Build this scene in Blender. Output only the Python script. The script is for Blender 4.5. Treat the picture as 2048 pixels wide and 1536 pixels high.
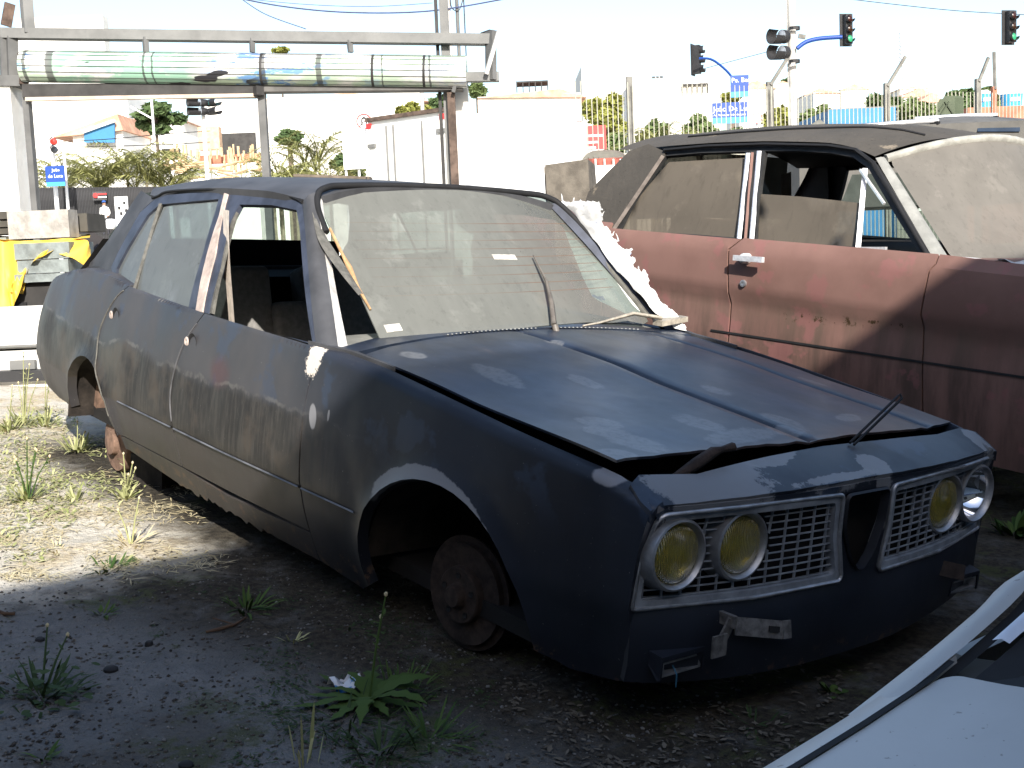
import bpy, math, random
from mathutils import Vector, Matrix, noise
from mathutils.geometry import delaunay_2d_cdt
R_ = math.radians
for o in list(bpy.data.objects): bpy.data.objects.remove(o)
scene = bpy.context.scene; COL = scene.collection
rnd = random.Random(7)

# ------------------------------------------------------------------ camera, frames
# "near" frame: the sloping yard, x forward along the dark sedan, y to its left; world: z along gravity
def basis(yaw, pitch, roll):
    f = Vector((math.cos(yaw)*math.cos(pitch), math.sin(yaw)*math.cos(pitch), -math.sin(pitch)))
    rt = f.cross(Vector((0, 0, 1))).normalized(); up = rt.cross(f)
    c, s = math.cos(roll), math.sin(roll)
    return (c*rt + s*up, -s*rt + c*up, f)
FPX = 2501.11
NB = basis(R_(141.236), R_(9.645), R_(3.216)); NC = Vector((2.7466, -2.7468, 1.4854))
WB = basis(R_(141.236), R_(6.3), R_(-2.4))
M3 = lambda b: Matrix((b[0], b[1], b[2]))
Q3 = M3(WB).transposed() @ M3(NB); Q = Q3.to_4x4()
WC = Q3 @ NC
cam = bpy.data.cameras.new('camera'); camo = bpy.data.objects.new('camera', cam); COL.objects.link(camo)
camo.matrix_world = Matrix.Translation(WC) @ Matrix((WB[0], WB[1], -WB[2])).transposed().to_4x4()
cam.sensor_width = 36; cam.lens = FPX/2048*36; cam.clip_start = .05; cam.clip_end = 4000
scene.camera = camo
# sun: behind the photographer, high right
SUN_N = Vector((math.cos(R_(-30))*math.cos(R_(33.5)), math.sin(R_(-30))*math.cos(R_(33.5)), math.sin(R_(33.5))))
SUN_W = Q3 @ SUN_N
sun = bpy.data.lights.new('sun', 'SUN'); sun.energy = 5.0; sun.angle = R_(.53); sun.color = (1, .95, .87)
suno = bpy.data.objects.new('sun', sun); COL.objects.link(suno)
suno.rotation_euler = SUN_W.to_track_quat('Z', 'Y').to_euler()
suno.location = (0, 0, 30)
world = bpy.data.worlds.new('World'); scene.world = world; world.use_nodes = True
wn = world.node_tree; bg = wn.nodes['Background']; sky = wn.nodes.new('ShaderNodeTexSky')
sky.sky_type = 'NISHITA'; sky.sun_disc = False
sky.sun_elevation = math.asin(SUN_W.z); sky.sun_rotation = math.atan2(SUN_W.x, SUN_W.y)
sky.air_density = 1.0; sky.dust_density = 1.5; sky.ozone_density = .6
hs = wn.nodes.new('ShaderNodeHueSaturation'); hs.inputs['Saturation'].default_value = 1.02      # milky, hazy daylight sky
wn.links.new(sky.outputs[0], hs.inputs['Color']); wn.links.new(hs.outputs[0], bg.inputs[0]); bg.inputs[1].default_value = .15
vs = scene.view_settings; vs.view_transform = 'Standard'; vs.look = 'None'; vs.exposure = .87; vs.gamma = 1
vs.use_curve_mapping = False

def nray(u, v): return NB[0]*((u-1024)/FPX) - NB[1]*((v-768)/FPX) + NB[2]
def onP(u, v, n, p):
    d = nray(u, v); n = Vector(n); return NC + d*((Vector(p)-NC).dot(n)/d.dot(n))
def onY(u, v, y): return onP(u, v, (0, 1, 0), (0, y, 0))
def onX(u, v, x): return onP(u, v, (1, 0, 0), (x, 0, 0))
def onZ(u, v, z): return onP(u, v, (0, 0, 1), (0, 0, z))
def bw(u, v, d):            # a point of the world at depth d
    return WC + (WB[0]*((u-1024)/FPX) - WB[1]*((v-768)/FPX) + WB[2])*d

# ------------------------------------------------------------------ ground height (near frame)
def gz(x, y): return .115 + .035*x + .02*(y+.7)
def ground(u, v):           # pixel -> yard surface
    n = Vector((-.035, -.02, 1)); return onP(u, v, n, (0, -.7, .115))

# ------------------------------------------------------------------ mesh helpers
def lerp(a, b, t): return a+(b-a)*t
def tab(T):
    def f(x):
        if x <= T[0][0]: return T[0][1]
        for (a, b), (c, d) in zip(T, T[1:]):
            if x <= c:
                t = (x-a)/(c-a); return b+(d-b)*t
        return T[-1][1]
    # light smoothing
    return lambda x: (f(x-.06)+2*f(x)+f(x+.06))/4
BASE = {}
class MB:
    def __init__(s): s.v = []; s.f = []; s.m = []
    def add(s, vs, fs, mi=0):
        n = len(s.v); s.v += [Vector(p) for p in vs]; s.f += [tuple(i+n for i in f) for f in fs]; s.m += [mi]*len(fs); return s
    def box(s, c, d, rot=None, mi=0):
        c = Vector(c); h = Vector(d)/2
        P = [Vector((x*h.x, y*h.y, z*h.z)) for x in (-1, 1) for y in (-1, 1) for z in (-1, 1)]
        if rot is not None: P = [rot @ p for p in P]
        return s.add([c+p for p in P], [(0, 1, 3, 2), (4, 6, 7, 5), (0, 4, 5, 1), (2, 3, 7, 6), (0, 2, 6, 4), (1, 5, 7, 3)], mi)
    def bar(s, p, q, w, h=None, up=(0, 0, 1), mi=0):
        p, q = Vector(p), Vector(q); h = h or w; d = (q-p)
        x = d.normalized(); u = Vector(up)
        if abs(x.dot(u)) > .97: u = Vector((1, 0, 0)) if abs(x.x) < .9 else Vector((0, 1, 0))
        y = u.cross(x).normalized(); z = x.cross(y)
        rot = Matrix((x, y, z)).transposed()
        return s.box((p+q)/2, (d.length, w, h), rot, mi)
    def tube(s, pts, r, n=8, cap=True, mi=0):
        pts = [Vector(p) for p in pts]; rs = r if isinstance(r, (list, tuple)) else [r]*len(pts)
        V = []; F = []; prev = None
        for i, p in enumerate(pts):
            t = (pts[min(i+1, len(pts)-1)]-pts[max(i-1, 0)]).normalized()
            if prev is None:
                a = Vector((0, 0, 1)) if abs(t.z) < .9 else Vector((1, 0, 0))
                y = t.cross(a).normalized()
            else: y = (prev - t*prev.dot(t)).normalized()
            prev = y; z = t.cross(y)
            for k in range(n):
                a = 2*math.pi*k/n; V.append(p+(y*math.cos(a)+z*math.sin(a))*rs[i])
        for i in range(len(pts)-1):
            for k in range(n):
                a = i*n+k; b = i*n+(k+1) % n; F.append((a, b, b+n, a+n))
        if cap: F.append(tuple(range(n-1, -1, -1))); F.append(tuple(range(len(V)-n, len(V))))
        return s.add(V, F, mi)
    def lathe(s, o, ax, prof, n=32, mi=0, up=None, arc=1.0):   # prof: (radius, along)
        o = Vector(o); ax = Vector(ax).normalized(); a = Vector(up) if up else (Vector((0, 0, 1)) if abs(ax.z) < .9 else Vector((1, 0, 0)))
        y = ax.cross(a).normalized(); z = y.cross(ax); V = []; F = []
        for r, h in prof:
            for k in range(n):
                t = 2*math.pi*arc*k/n; V.append(o+ax*h+(y*math.cos(t)+z*math.sin(t))*r)
        for i in range(len(prof)-1):
            for k in range(n if arc == 1 else n-1):
                p = i*n+k; q = i*n+(k+1) % n; F.append((p, q, q+n, p+n))
        return s.add(V, F, mi)
    def prism(s, poly, ext, mi=0):              # 3D polygon (list) extruded by vector
        P = [Vector(p) for p in poly]; e = Vector(ext); n = len(P)
        F = [tuple(range(n-1, -1, -1)), tuple(range(n, 2*n))]+[(i, (i+1) % n, (i+1) % n+n, i+n) for i in range(n)]
        return s.add(P+[p+e for p in P], F, mi)
    def grid(s, nu, nv, fn, mi=0):
        V = [fn(i/(nu-1), j/(nv-1)) for i in range(nu) for j in range(nv)]
        return s.add(V, [(i*nv+j, i*nv+j+1, (i+1)*nv+j+1, (i+1)*nv+j) for i in range(nu-1) for j in range(nv-1)], mi)
    def build(s, name, mat, parent=None, smooth=None, base=None, **props):
        me = bpy.data.meshes.new(name)
        b = Vector(base) if base is not None else (BASE.get(parent.name, Vector()) if parent else Vector())
        me.from_pydata([p-b for p in s.v], [], s.f)
        for m in (mat if isinstance(mat, (list, tuple)) else [mat]): me.materials.append(m)
        if any(s.m): me.polygons.foreach_set('material_index', s.m)
        if smooth is not None:
            me.shade_smooth()
            if smooth < 180: me.set_sharp_from_angle(angle=R_(smooth))
        me.update()
        o = bpy.data.objects.new(name, me); COL.objects.link(o)
        if parent: o.parent = parent
        BASE[o.name] = b
        for k, v_ in props.items(): o[k] = v_
        return o
def tag(o, label=None, cat=None, group=None, kind=None):
    if label: o['label'] = label
    if cat: o['category'] = cat
    if group: o['group'] = group
    if kind: o['kind'] = kind
    return o
def thing(name, label, cat, base=(0, 0, 0), near=True, group=None):
    o = bpy.data.objects.new(name, None); COL.objects.link(o); o.empty_display_size = .2
    o.matrix_world = (Q if near else Matrix.Identity(4)) @ Matrix.Translation(Vector(base))
    BASE[o.name] = Vector(base); return tag(o, label, cat, group)
def single(o, label, cat, near=True, group=None, base=None):   # a thing that is one mesh
    if near: o.matrix_world = Q @ Matrix.Translation(BASE[o.name])
    else: o.matrix_world = Matrix.Translation(BASE[o.name])
    return tag(o, label, cat, group)

def inpoly(x, y, P):
    c = False; j = len(P)-1
    for i in range(len(P)):
        a, b = P[i], P[j]
        if (a[1] > y) != (b[1] > y) and x < (b[0]-a[0])*(y-a[1])/(b[1]-a[1])+a[0]: c = not c
        j = i
    return c
def resample(P, step):
    out = []
    for a, b in zip(P, P[1:]+P[:1]):
        n = max(1, int(math.hypot(b[0]-a[0], b[1]-a[1])/step))
        out += [(a[0]+(b[0]-a[0])*i/n, a[1]+(b[1]-a[1])*i/n) for i in range(n)]
    return out
def curve(P, n=6):          # Catmull-Rom through points (open)
    out = []
    for i in range(len(P)-1):
        p0 = P[max(i-1, 0)]; p1 = P[i]; p2 = P[i+1]; p3 = P[min(i+2, len(P)-1)]
        for k in range(n):
            t = k/n
            out.append(tuple(.5*((2*b)+(c-a)*t+(2*a-5*b+4*c-d)*t*t+(3*b-a-3*c+d)*t**3) for a, b, c, d in zip(p0, p1, p2, p3)))
    out.append(tuple(P[-1])); return out
def rounded(P, r, n=4):
    out = []; N = len(P)
    for i in range(N):
        a, b, c = Vector(P[i-1]), Vector(P[i]), Vector(P[(i+1) % N])
        rr = r[i] if isinstance(r, (list, tuple)) else r
        u = (a-b); w = (c-b); k = min(rr, u.length*.45, w.length*.45)
        p = b+u.normalized()*k; q = b+w.normalized()*k
        for j in range(n+1):
            t = j/n; out.append(tuple(p*(1-t)**2+b*2*t*(1-t)+q*t*t))
    return out
def panel(mb, outline, surf, step=.05, flange=.015, holes=(), inward=None, thick=None, mi=0, extra=()):
    """sheet with the outline (2-D) laid on surf(u,v); edges turned by `flange` along -normal (inward: reference point or vector)"""
    loops = [resample(list(outline), step)]+[resample(list(h), step) for h in holes]
    V2 = []; E = []
    for L in loops:
        n = len(V2); V2 += L; E += [(n+i, n+(i+1) % len(L)) for i in range(len(L))]
    xs = [p[0] for p in loops[0]]; ys = [p[1] for p in loops[0]]
    nb = len(V2); x = min(xs)+step*.5
    bl = [p for L in loops for p in L]
    cell = {}
    for p in bl: cell.setdefault((int(p[0]//step), int(p[1]//step)), []).append(p)
    for p in extra:
        if inpoly(p[0], p[1], loops[0]) and not any(inpoly(p[0], p[1], h) for h in loops[1:]) and all((p[0]-q[0])**2+(p[1]-q[1])**2 > 9e-6 for q in bl):
            V2.append(p); cell.setdefault((int(p[0]//step), int(p[1]//step)), []).append(p)
    while x < max(xs):
        y = min(ys)+step*.5
        while y < max(ys):
            if inpoly(x, y, loops[0]) and not any(inpoly(x, y, h) for h in loops[1:]):
                cx, cy = int(x//step), int(y//step)
                if all((p[0]-x)**2+(p[1]-y)**2 > (step*.5)**2 for i in (-1, 0, 1) for j in (-1, 0, 1) for p in cell.get((cx+i, cy+j), ())):
                    V2.append((x, y))
            y += step
        x += step
    r = delaunay_2d_cdt([Vector(p) for p in V2], E, [], 0, 1e-6)
    vo, fo = r[0], r[2]
    F = []
    for f in fo:
        cx = sum(vo[i][0] for i in f)/len(f); cy = sum(vo[i][1] for i in f)/len(f)
        if inpoly(cx, cy, loops[0]) and not any(inpoly(cx, cy, h) for h in loops[1:]): F.append(tuple(f))
    P3 = [Vector(surf(p[0], p[1])) for p in vo]
    def nrm(u, v):
        e = 1e-3; a = Vector(surf(u+e, v))-Vector(surf(u-e, v)); b = Vector(surf(u, v+e))-Vector(surf(u, v-e))
        return a.cross(b).normalized()
    sgn = 1
    if inward is not None:
        k = max(1, len(vo)//60); acc = 0
        for i in range(0, len(vo), k):
            d_ = Vector(inward)-P3[i]; acc += 1 if nrm(vo[i][0], vo[i][1]).dot(d_) > 0 else -1
        sgn = -1 if acc > 0 else 1
    if sgn < 0: F = [tuple(reversed(f)) for f in F]
    mb.add(P3, F, mi)
    if flange:
        for L in loops:
            A = []; B = []
            for p in L:
                s3 = Vector(surf(*p)); A.append(s3); B.append(s3-nrm(*p)*sgn*flange)
            n = len(A)
            mb.add(A+B, [(i, (i+1) % n, (i+1) % n+n, i+n) for i in range(n)], mi)
    if thick:
        mb.add([p-nrm(q[0], q[1])*sgn*thick for p, q in zip(P3, vo)], [tuple(reversed(f)) for f in F], mi)
    return mb
def mirror(surf): return lambda u, v: (lambda p: Vector((p[0], -p[1], p[2])))(surf(u, v))

# ------------------------------------------------------------------ materials
class NT:
    def __init__(s, name):
        s.m = bpy.data.materials.new(name); s.m.use_nodes = True; s.t = s.m.node_tree; s.n = s.t.nodes
        s.b = s.n['Principled BSDF']; s.out = s.n['Material Output']; s._oc = None
    def new(s, t, **k):
        x = s.n.new(t)
        for a, b in k.items(): setattr(x, a, b)
        return x
    def ln(s, a, b): s.t.links.new(a, b)
    def oc(s):
        if s._oc is None: s._oc = s.new('ShaderNodeTexCoord').outputs['Object']
        return s._oc
    def put(s, sock, v):
        if hasattr(v, 'links') or hasattr(v, 'is_output'): s.ln(v, sock)
        elif isinstance(v, (tuple, list)): sock.default_value = tuple(v)+((1,) if len(v) == 3 and sock.type == 'RGBA' else ())
        else: sock.default_value = v
    def noise(s, scale, detail=4, rough=.55, vec=None, sc=None, dist=0):
        x = s.new('ShaderNodeTexNoise'); x.inputs['Scale'].default_value = scale; x.inputs['Detail'].default_value = detail
        x.inputs['Roughness'].default_value = rough; x.inputs['Distortion'].default_value = dist
        v = vec or s.oc()
        if sc: v = s.map(v, scale=sc)
        s.ln(v, x.inputs['Vector']); return x.outputs['Fac']
    def map(s, v, loc=(0, 0, 0), rot=(0, 0, 0), scale=(1, 1, 1), t='POINT'):
        m = s.new('ShaderNodeMapping', vector_type=t); s.ln(v, m.inputs['Vector'])
        m.inputs['Location'].default_value = loc; m.inputs['Rotation'].default_value = rot; m.inputs['Scale'].default_value = scale
        return m.outputs[0]
    def ramp(s, v, a, b, c=0., d=1., smooth=True):
        m = s.new('ShaderNodeMapRange', interpolation_type='SMOOTHSTEP' if smooth else 'LINEAR'); s.put(m.inputs[0], v)
        for i, q in enumerate((a, b, c, d)): m.inputs[i+1].default_value = q
        return m.outputs[0]
    def math(s, op, a, b=0., c=0., clamp=False):
        m = s.new('ShaderNodeMath', operation=op, use_clamp=clamp); s.put(m.inputs[0], a); s.put(m.inputs[1], b); s.put(m.inputs[2], c); return m.outputs[0]
    def mix(s, f, a, b, mode='MIX'):
        m = s.new('ShaderNodeMix', data_type='RGBA', blend_type=mode); s.put(m.inputs[0], f); s.put(m.inputs[6], a); s.put(m.inputs[7], b); return m.outputs[2]
    def xyz(s, v=None):
        x = s.new('ShaderNodeSeparateXYZ'); s.ln(v or s.oc(), x.inputs[0]); return x.outputs
    def ell(s, c, r, rz=0, axis='z', nz=None, amp=.5, soft=.12):
        rot = {'z': (0, 0, rz), 'y': (0, rz, 0), 'x': (rz, 0, 0)}[axis]
        v = s.map(s.oc(), c, rot, r, 'TEXTURE')
        l = s.new('ShaderNodeVectorMath', operation='LENGTH'); s.ln(v, l.inputs[0]); d = l.outputs['Value']
        if nz is not None: d = s.math('ADD', d, s.math('MULTIPLY', s.math('SUBTRACT', nz, .5), amp))
        return s.ramp(d, 1+soft, 1-soft)
    def bump(s, h, dist=.01, strength=1.):
        b = s.new('ShaderNodeBump'); b.inputs['Strength'].default_value = strength; b.inputs['Distance'].default_value = dist
        s.ln(h, b.inputs['Height']); s.ln(b.outputs[0], s.b.inputs['Normal']); return s
    def set(s, **k):
        for a, b in k.items(): s.put(s.b.inputs[{'col': 'Base Color', 'rough': 'Roughness', 'metal': 'Metallic', 'spec': 'Specular IOR Level', 'ior': 'IOR',
            'em': 'Emission Color', 'es': 'Emission Strength', 'alpha': 'Alpha', 'coat': 'Coat Weight', 'coatr': 'Coat Roughness', 'trans': 'Transmission Weight', 'sub': 'Subsurface Weight'}[a]], b)
        return s
def mk(name, col, rough=.7, var=.25, scale=6, metal=0., spec=.4, bump=0., bscale=40, col2=None, sc=None, **k):
    n = NT(name); f = n.noise(scale, 5, .6, sc=sc)
    c2 = col2 or tuple(c*(1-var) for c in col); c1 = col if col2 else tuple(min(1, c*(1+var*.6)) for c in col)
    n.set(col=n.mix(n.ramp(f, .3, .7), c1, c2), rough=rough, metal=metal, spec=spec, **k)
    if bump: n.bump(n.noise(bscale, 4), bump)
    return n.m
def emit(name, col, st):
    n = NT(name); n.set(col=(.02, .02, .02), em=col, es=st); return n.m
# ------------------------------------------------------------------ materials of the cars
CARB = (-1.2, 0, gz(-1.2, -.7))
def navy(name, hood=False):
    n = NT(name); n._oc = n.map(n.oc(), loc=CARB); x, y, z = n.xyz()
    big = n.noise(2.2, 5, .6); fine = n.noise(60, 3, .6); nz = n.noise(9, 4, .6)
    streak = n.noise(1, 6, .7, sc=(22, 22, 1.6)); blot = n.noise(3.1, 4, .6); sp = n.noise(150, 2, .5)
    c = n.mix(n.ramp(big, .35, .7), (.006, .0085, .0155), (.010, .015, .027))
    if hood:
        d = n.ramp(n.noise(1, 5, .6, sc=(2.2, 5, 2)), .38, .72, .05, .55)
        c = n.mix(d, c, (.046, .066, .108))
        c = n.mix(n.ramp(n.math('MULTIPLY', n.ramp(n.noise(1, 5, .65, sc=(3, 14, 3)), .52, .75), n.ramp(big, .4, .6)), 0, 1, 0, .6), c, (.060, .050, .050))
        # bare primer ovals
        E = [((-.12, -.50, .9), (.12, .045, .3), -.1), ((.02, -.28, .9), (.07, .035, .3), 0), ((-.42, -.60, .9), (.05, .035, .3), .2), ((.36, -.53, .85), (.065, .05, .3), .2), ((.44, -.57, .85), (.075, .05, .3), .1),
             ((.545, -.56, .83), (.085, .055, .3), .15), ((.46, -.25, .85), (.085, .05, .3), .15), ((.585, -.22, .83), (.05, .14, .3), .1), ((.575, -.02, .83), (.04, .08, .3), 0), ((.52, .33, .83), (.03, .06, .3), .3), ((.5, .05, .83), (.07, .04, .3), .1),
             ((-.42, -.03, .92), (.03, .035, .3), 0), ((.15, .62, .87), (.06, .02, .3), .1), ((-.54, .66, .92), (.03, .05, .3), 0), ((.60, -.68, .83), (.05, .045, .3), 0), ((.2, .1, .87), (.06, .035, .3), 0)]
        pm = None
        nz2 = n.noise(17, 6, .78)
        for e in E:
            k = n.ell(e[0], e[1], e[2], 'z', nz2, 1.2, .16); pm = k if pm is None else n.math('MAXIMUM', pm, k)
        pm = n.math('MULTIPLY', pm, n.ramp(fine, .25, .6, .2, .55))
        c = n.mix(pm, c, (.19, .195, .20))
        scr = n.math('MULTIPLY', n.ramp(n.noise(1, 2, .5, sc=(9, 240, 3)), .73, .76), n.ramp(n.noise(6, 3), .52, .6)); c = n.mix(n.math('MULTIPLY', scr, .5), c, (.24, .25, .27))
        c = n.mix(n.math('MULTIPLY', n.ramp(sp, .735, .775), .6), c, (.33, .33, .33))
        rust = n.ramp(n.math('ADD', x, n.math('MULTIPLY', nz, .05)), .655, .68)
        c = n.mix(n.math('MULTIPLY', rust, .55), c, (.09, .06, .045))
        rg = n.ramp(big, .3, .7, .34, .52)
    else:
        # dust on the flanks, kept off in dark vertical runs
        film = n.ramp(n.noise(1, 4, .6, sc=(3, 3, 2)), .3, .7, .35, .8)
        runs = n.math('MAXIMUM', n.ramp(streak, .40, .58), n.ramp(blot, .47, .58))
        band = n.math('MULTIPLY', n.ramp(z, .455, .47), n.ramp(z, .72, .60))
        band2 = n.ramp(z, .26, .5, .25, 1)
        f = n.math('MULTIPLY', film, n.math('SUBTRACT', 1, n.math('MULTIPLY', n.math('MULTIPLY', runs, band), .93)))
        rear = n.ramp(x, -.3, -.85, .05, 1)
        c = n.mix(n.math('MULTIPLY', f, n.math('MULTIPLY', rear, .62)), c, n.mix(n.ramp(z, .5, .72), (.12, .10, .08), (.135, .128, .124)))
        c = n.mix(n.math('MULTIPLY', n.ramp(n.noise(5, 4, .6), .57, .63), n.math('MULTIPLY', n.ramp(z, .6, .75), .35)), c, (.035, .06, .11))
        zz = n.math('ADD', z, n.math('ADD', n.math('MULTIPLY', n.math('SUBTRACT', n.noise(1, 5, .7, sc=(26, 26, 3)), .5), .028), n.math('MULTIPLY', n.math('SUBTRACT', n.noise(3.2, 4, .6), .5), .14)))
        zone = n.math('MULTIPLY', n.math('MULTIPLY', n.ramp(zz, .71, .665), n.ramp(z, .452, .462)), rear)
        fs = n.noise(1, 5, .75, sc=(60, 60, 4)); bro = n.noise(4.2, 5, .6)
        zcol = n.mix(n.ramp(fs, .42, .68), n.mix(n.ramp(bro, .48, .62), (.016, .0145, .013), (.058, .045, .033)), (.052, .047, .040))
        c = n.mix(n.math('MULTIPLY', zone, .88), c, zcol)
        tide = n.math('MULTIPLY', n.math('MULTIPLY', n.ramp(zz, .685, .692), n.ramp(zz, .705, .697)), n.math('MULTIPLY', n.ramp(n.noise(7, 4, .7), .42, .6), rear)); c = n.mix(n.math('MULTIPLY', tide, .28), c, (.22, .21, .19))
        c = n.mix(n.math('MULTIPLY', n.ell((-1.28, -.85, .735), (.07, .3, .05), 0, 'y', nz, .9, .5), .35), c, (.11, .03, .03))
    # scratches and chips
        c = n.mix(n.math('MULTIPLY', n.ramp(sp, .74, .78), .5), c, (.3, .29, .27))
        # grey primer on arch lip, filler at the door gap
        ax = n.math('DIVIDE', n.math('SUBTRACT', x, .06), .385); az = n.math('DIVIDE', n.math('SUBTRACT', z, .3), .345)
        e = n.math('SQRT', n.math('ADD', n.math('MULTIPLY', ax, ax), n.math('MULTIPLY', az, az)))
        arch = n.math('MULTIPLY', n.ramp(n.math('ADD', n.math('ADD', e, n.ramp(x, .02, .33, 0, .13, False)), n.math('MULTIPLY', n.noise(16, 5, .7), .08)), 1.16, 1.145), n.ramp(e, .985, .99))
        arch = n.math('MULTIPLY', arch, n.math('MULTIPLY', n.ramp(n.math('ADD', x, n.math('MULTIPLY', nz, .1)), -.19, -.17), n.math('MULTIPLY', n.ramp(z, .5, .52), n.ramp(y, -.4, -.6))))
        c = n.mix(n.math('MULTIPLY', arch, .9), c, (.21, .215, .225))
        fil = n.ell((-.655, -.80, .875), (.040, .2, .06), .3, 'y', n.noise(45, 5, .85), 2.2, .06)
        c = n.mix(fil, c, (.74, .66, .57))
        c = n.mix(n.ell((-.61, -.84, .70), (.022, .2, .04), -.2, 'y', nz, .5, .1), c, (.22, .22, .23))
        c = n.mix(n.ell((-.52, -.85, .10+.62), (.006, .2, .018), 0, 'y', nz, .5, .1), c, (.22, .22, .23))
        c = n.mix(n.ell((.635, -.77, .79), (.045, .12, .03), .2, 'y', nz, .8, .1), c, (.2, .2, .21))
        # nose panel primer
        for e in (((.735, -.50, .77), (.2, .17, .2), 0), ((.70, -.23, .8), (.04, .1, .2), .2), ((.80, .08, .75), (.05, .05, .2), 0), ((.74, .69, .77), (.06, .04, .2), 0), ((.82, -.1, .735), (.02, .2, .03), 0)):
            c = n.mix(n.math('MULTIPLY', n.math('MULTIPLY', n.ell(e[0], e[1], e[2], 'z', n.noise(14, 5, .75), 1.4, .06), n.ramp(x, .66, .67)), .85), c, (.19, .197, .208))
        # rot along the sill
        rot = n.math('MULTIPLY', n.ramp(n.math('ADD', z, n.math('MULTIPLY', nz, .12)), .37, .33), n.ramp(n.noise(22, 4, .7), .55, .62))
        c = n.mix(n.math('MULTIPLY', rot, .7), c, (.12, .075, .05))
        rg = n.ramp(film, .35, .8, .42, .62)
    n.set(col=c, rough=rg, spec=.5 if hood else .38, coat=.3 if hood else n.math('MULTIPLY', n.ramp(x, .62, .68), .3), coatr=.28); n.bump(n.noise(3.5, 3), .006, .5)
    return n.m
M = {}
M['navy'] = navy('navy_paint'); M['hood'] = navy('hood_paint', True)
M['bead'] = mk('worn_highlight_paint', (.10, .10, .105), .4, .6, 9)  # pale tone puts the crease highlight into the colour; also on worn door edges
M['roofp'] = mk('roof_paint', (.062, .063, .068), .62, .35, 5, bump=.001, bscale=12)
M['frame'] = mk('door_frame_paint', (.045, .052, .075), .5, .4, 10)
M['black'] = mk('black_rubber', (.012, .012, .013), .75, .3, 10)
M['inside'] = mk('dark_interior', (.012, .011, .011), .9, .3, 8)
M['under'] = mk('underbody_dirt', (.028, .022, .018), .95, .5, 14, bump=.004)
M['pink'] = mk('old_primer', (.50, .41, .36), .75, .35, 14)
M['greyseal'] = mk('dry_seal', (.13, .125, .11), .8, .4, 30)
M['filler'] = mk('white_filler', (.62, .60, .57), .85, .3, 25, bump=.002)
M['chrome'] = mk('weathered_chrome', (.6, .56, .58), .28, .3, 20, metal=1.)
M['alu'] = mk('dull_aluminium', (.40, .41, .43), .42, .3, 22, metal=.75)
M['rust'] = mk('rusty_iron', (.038, .026, .021), .9, .5, 30, bump=.002, bscale=80)
M['rust2'] = mk('pale_rust', (.20, .125, .09), .9, .4, 22, bump=.002, bscale=60)
M['grey'] = mk('grille_grey', (.24, .265, .30), .5, .3, 18)
M['cloth'] = mk('seat_cloth', (.22, .21, .20), .95, .2, 40, bump=.001, bscale=400)
M['belt'] = mk('belt_webbing', (.80, .70, .60), .8, .2, 30)
M['dash'] = mk('dusty_dash', (.20, .20, .18), .9, .3, 12)
M['mirrorglass'] = mk('reflector', (.8, .82, .86), .08, .05, 5, metal=1.)
M['white'] = mk('white_paint', (.62, .62, .60), .5, .12, 4)
def lens_mat():
    n = NT('yellow_lens'); x, y, z = n.xyz(); w = n.new('ShaderNodeTexWave', bands_direction='Y'); w.inputs['Scale'].default_value = 55
    n.ln(n.oc(), w.inputs[0])
    n.set(col=n.mix(n.noise(18), (.50, .38, .02), (.70, .56, .08)), rough=.14, spec=.6, trans=.7); n.bump(w.outputs['Fac'], .004); return n.m
M['lens'] = lens_mat()
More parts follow.
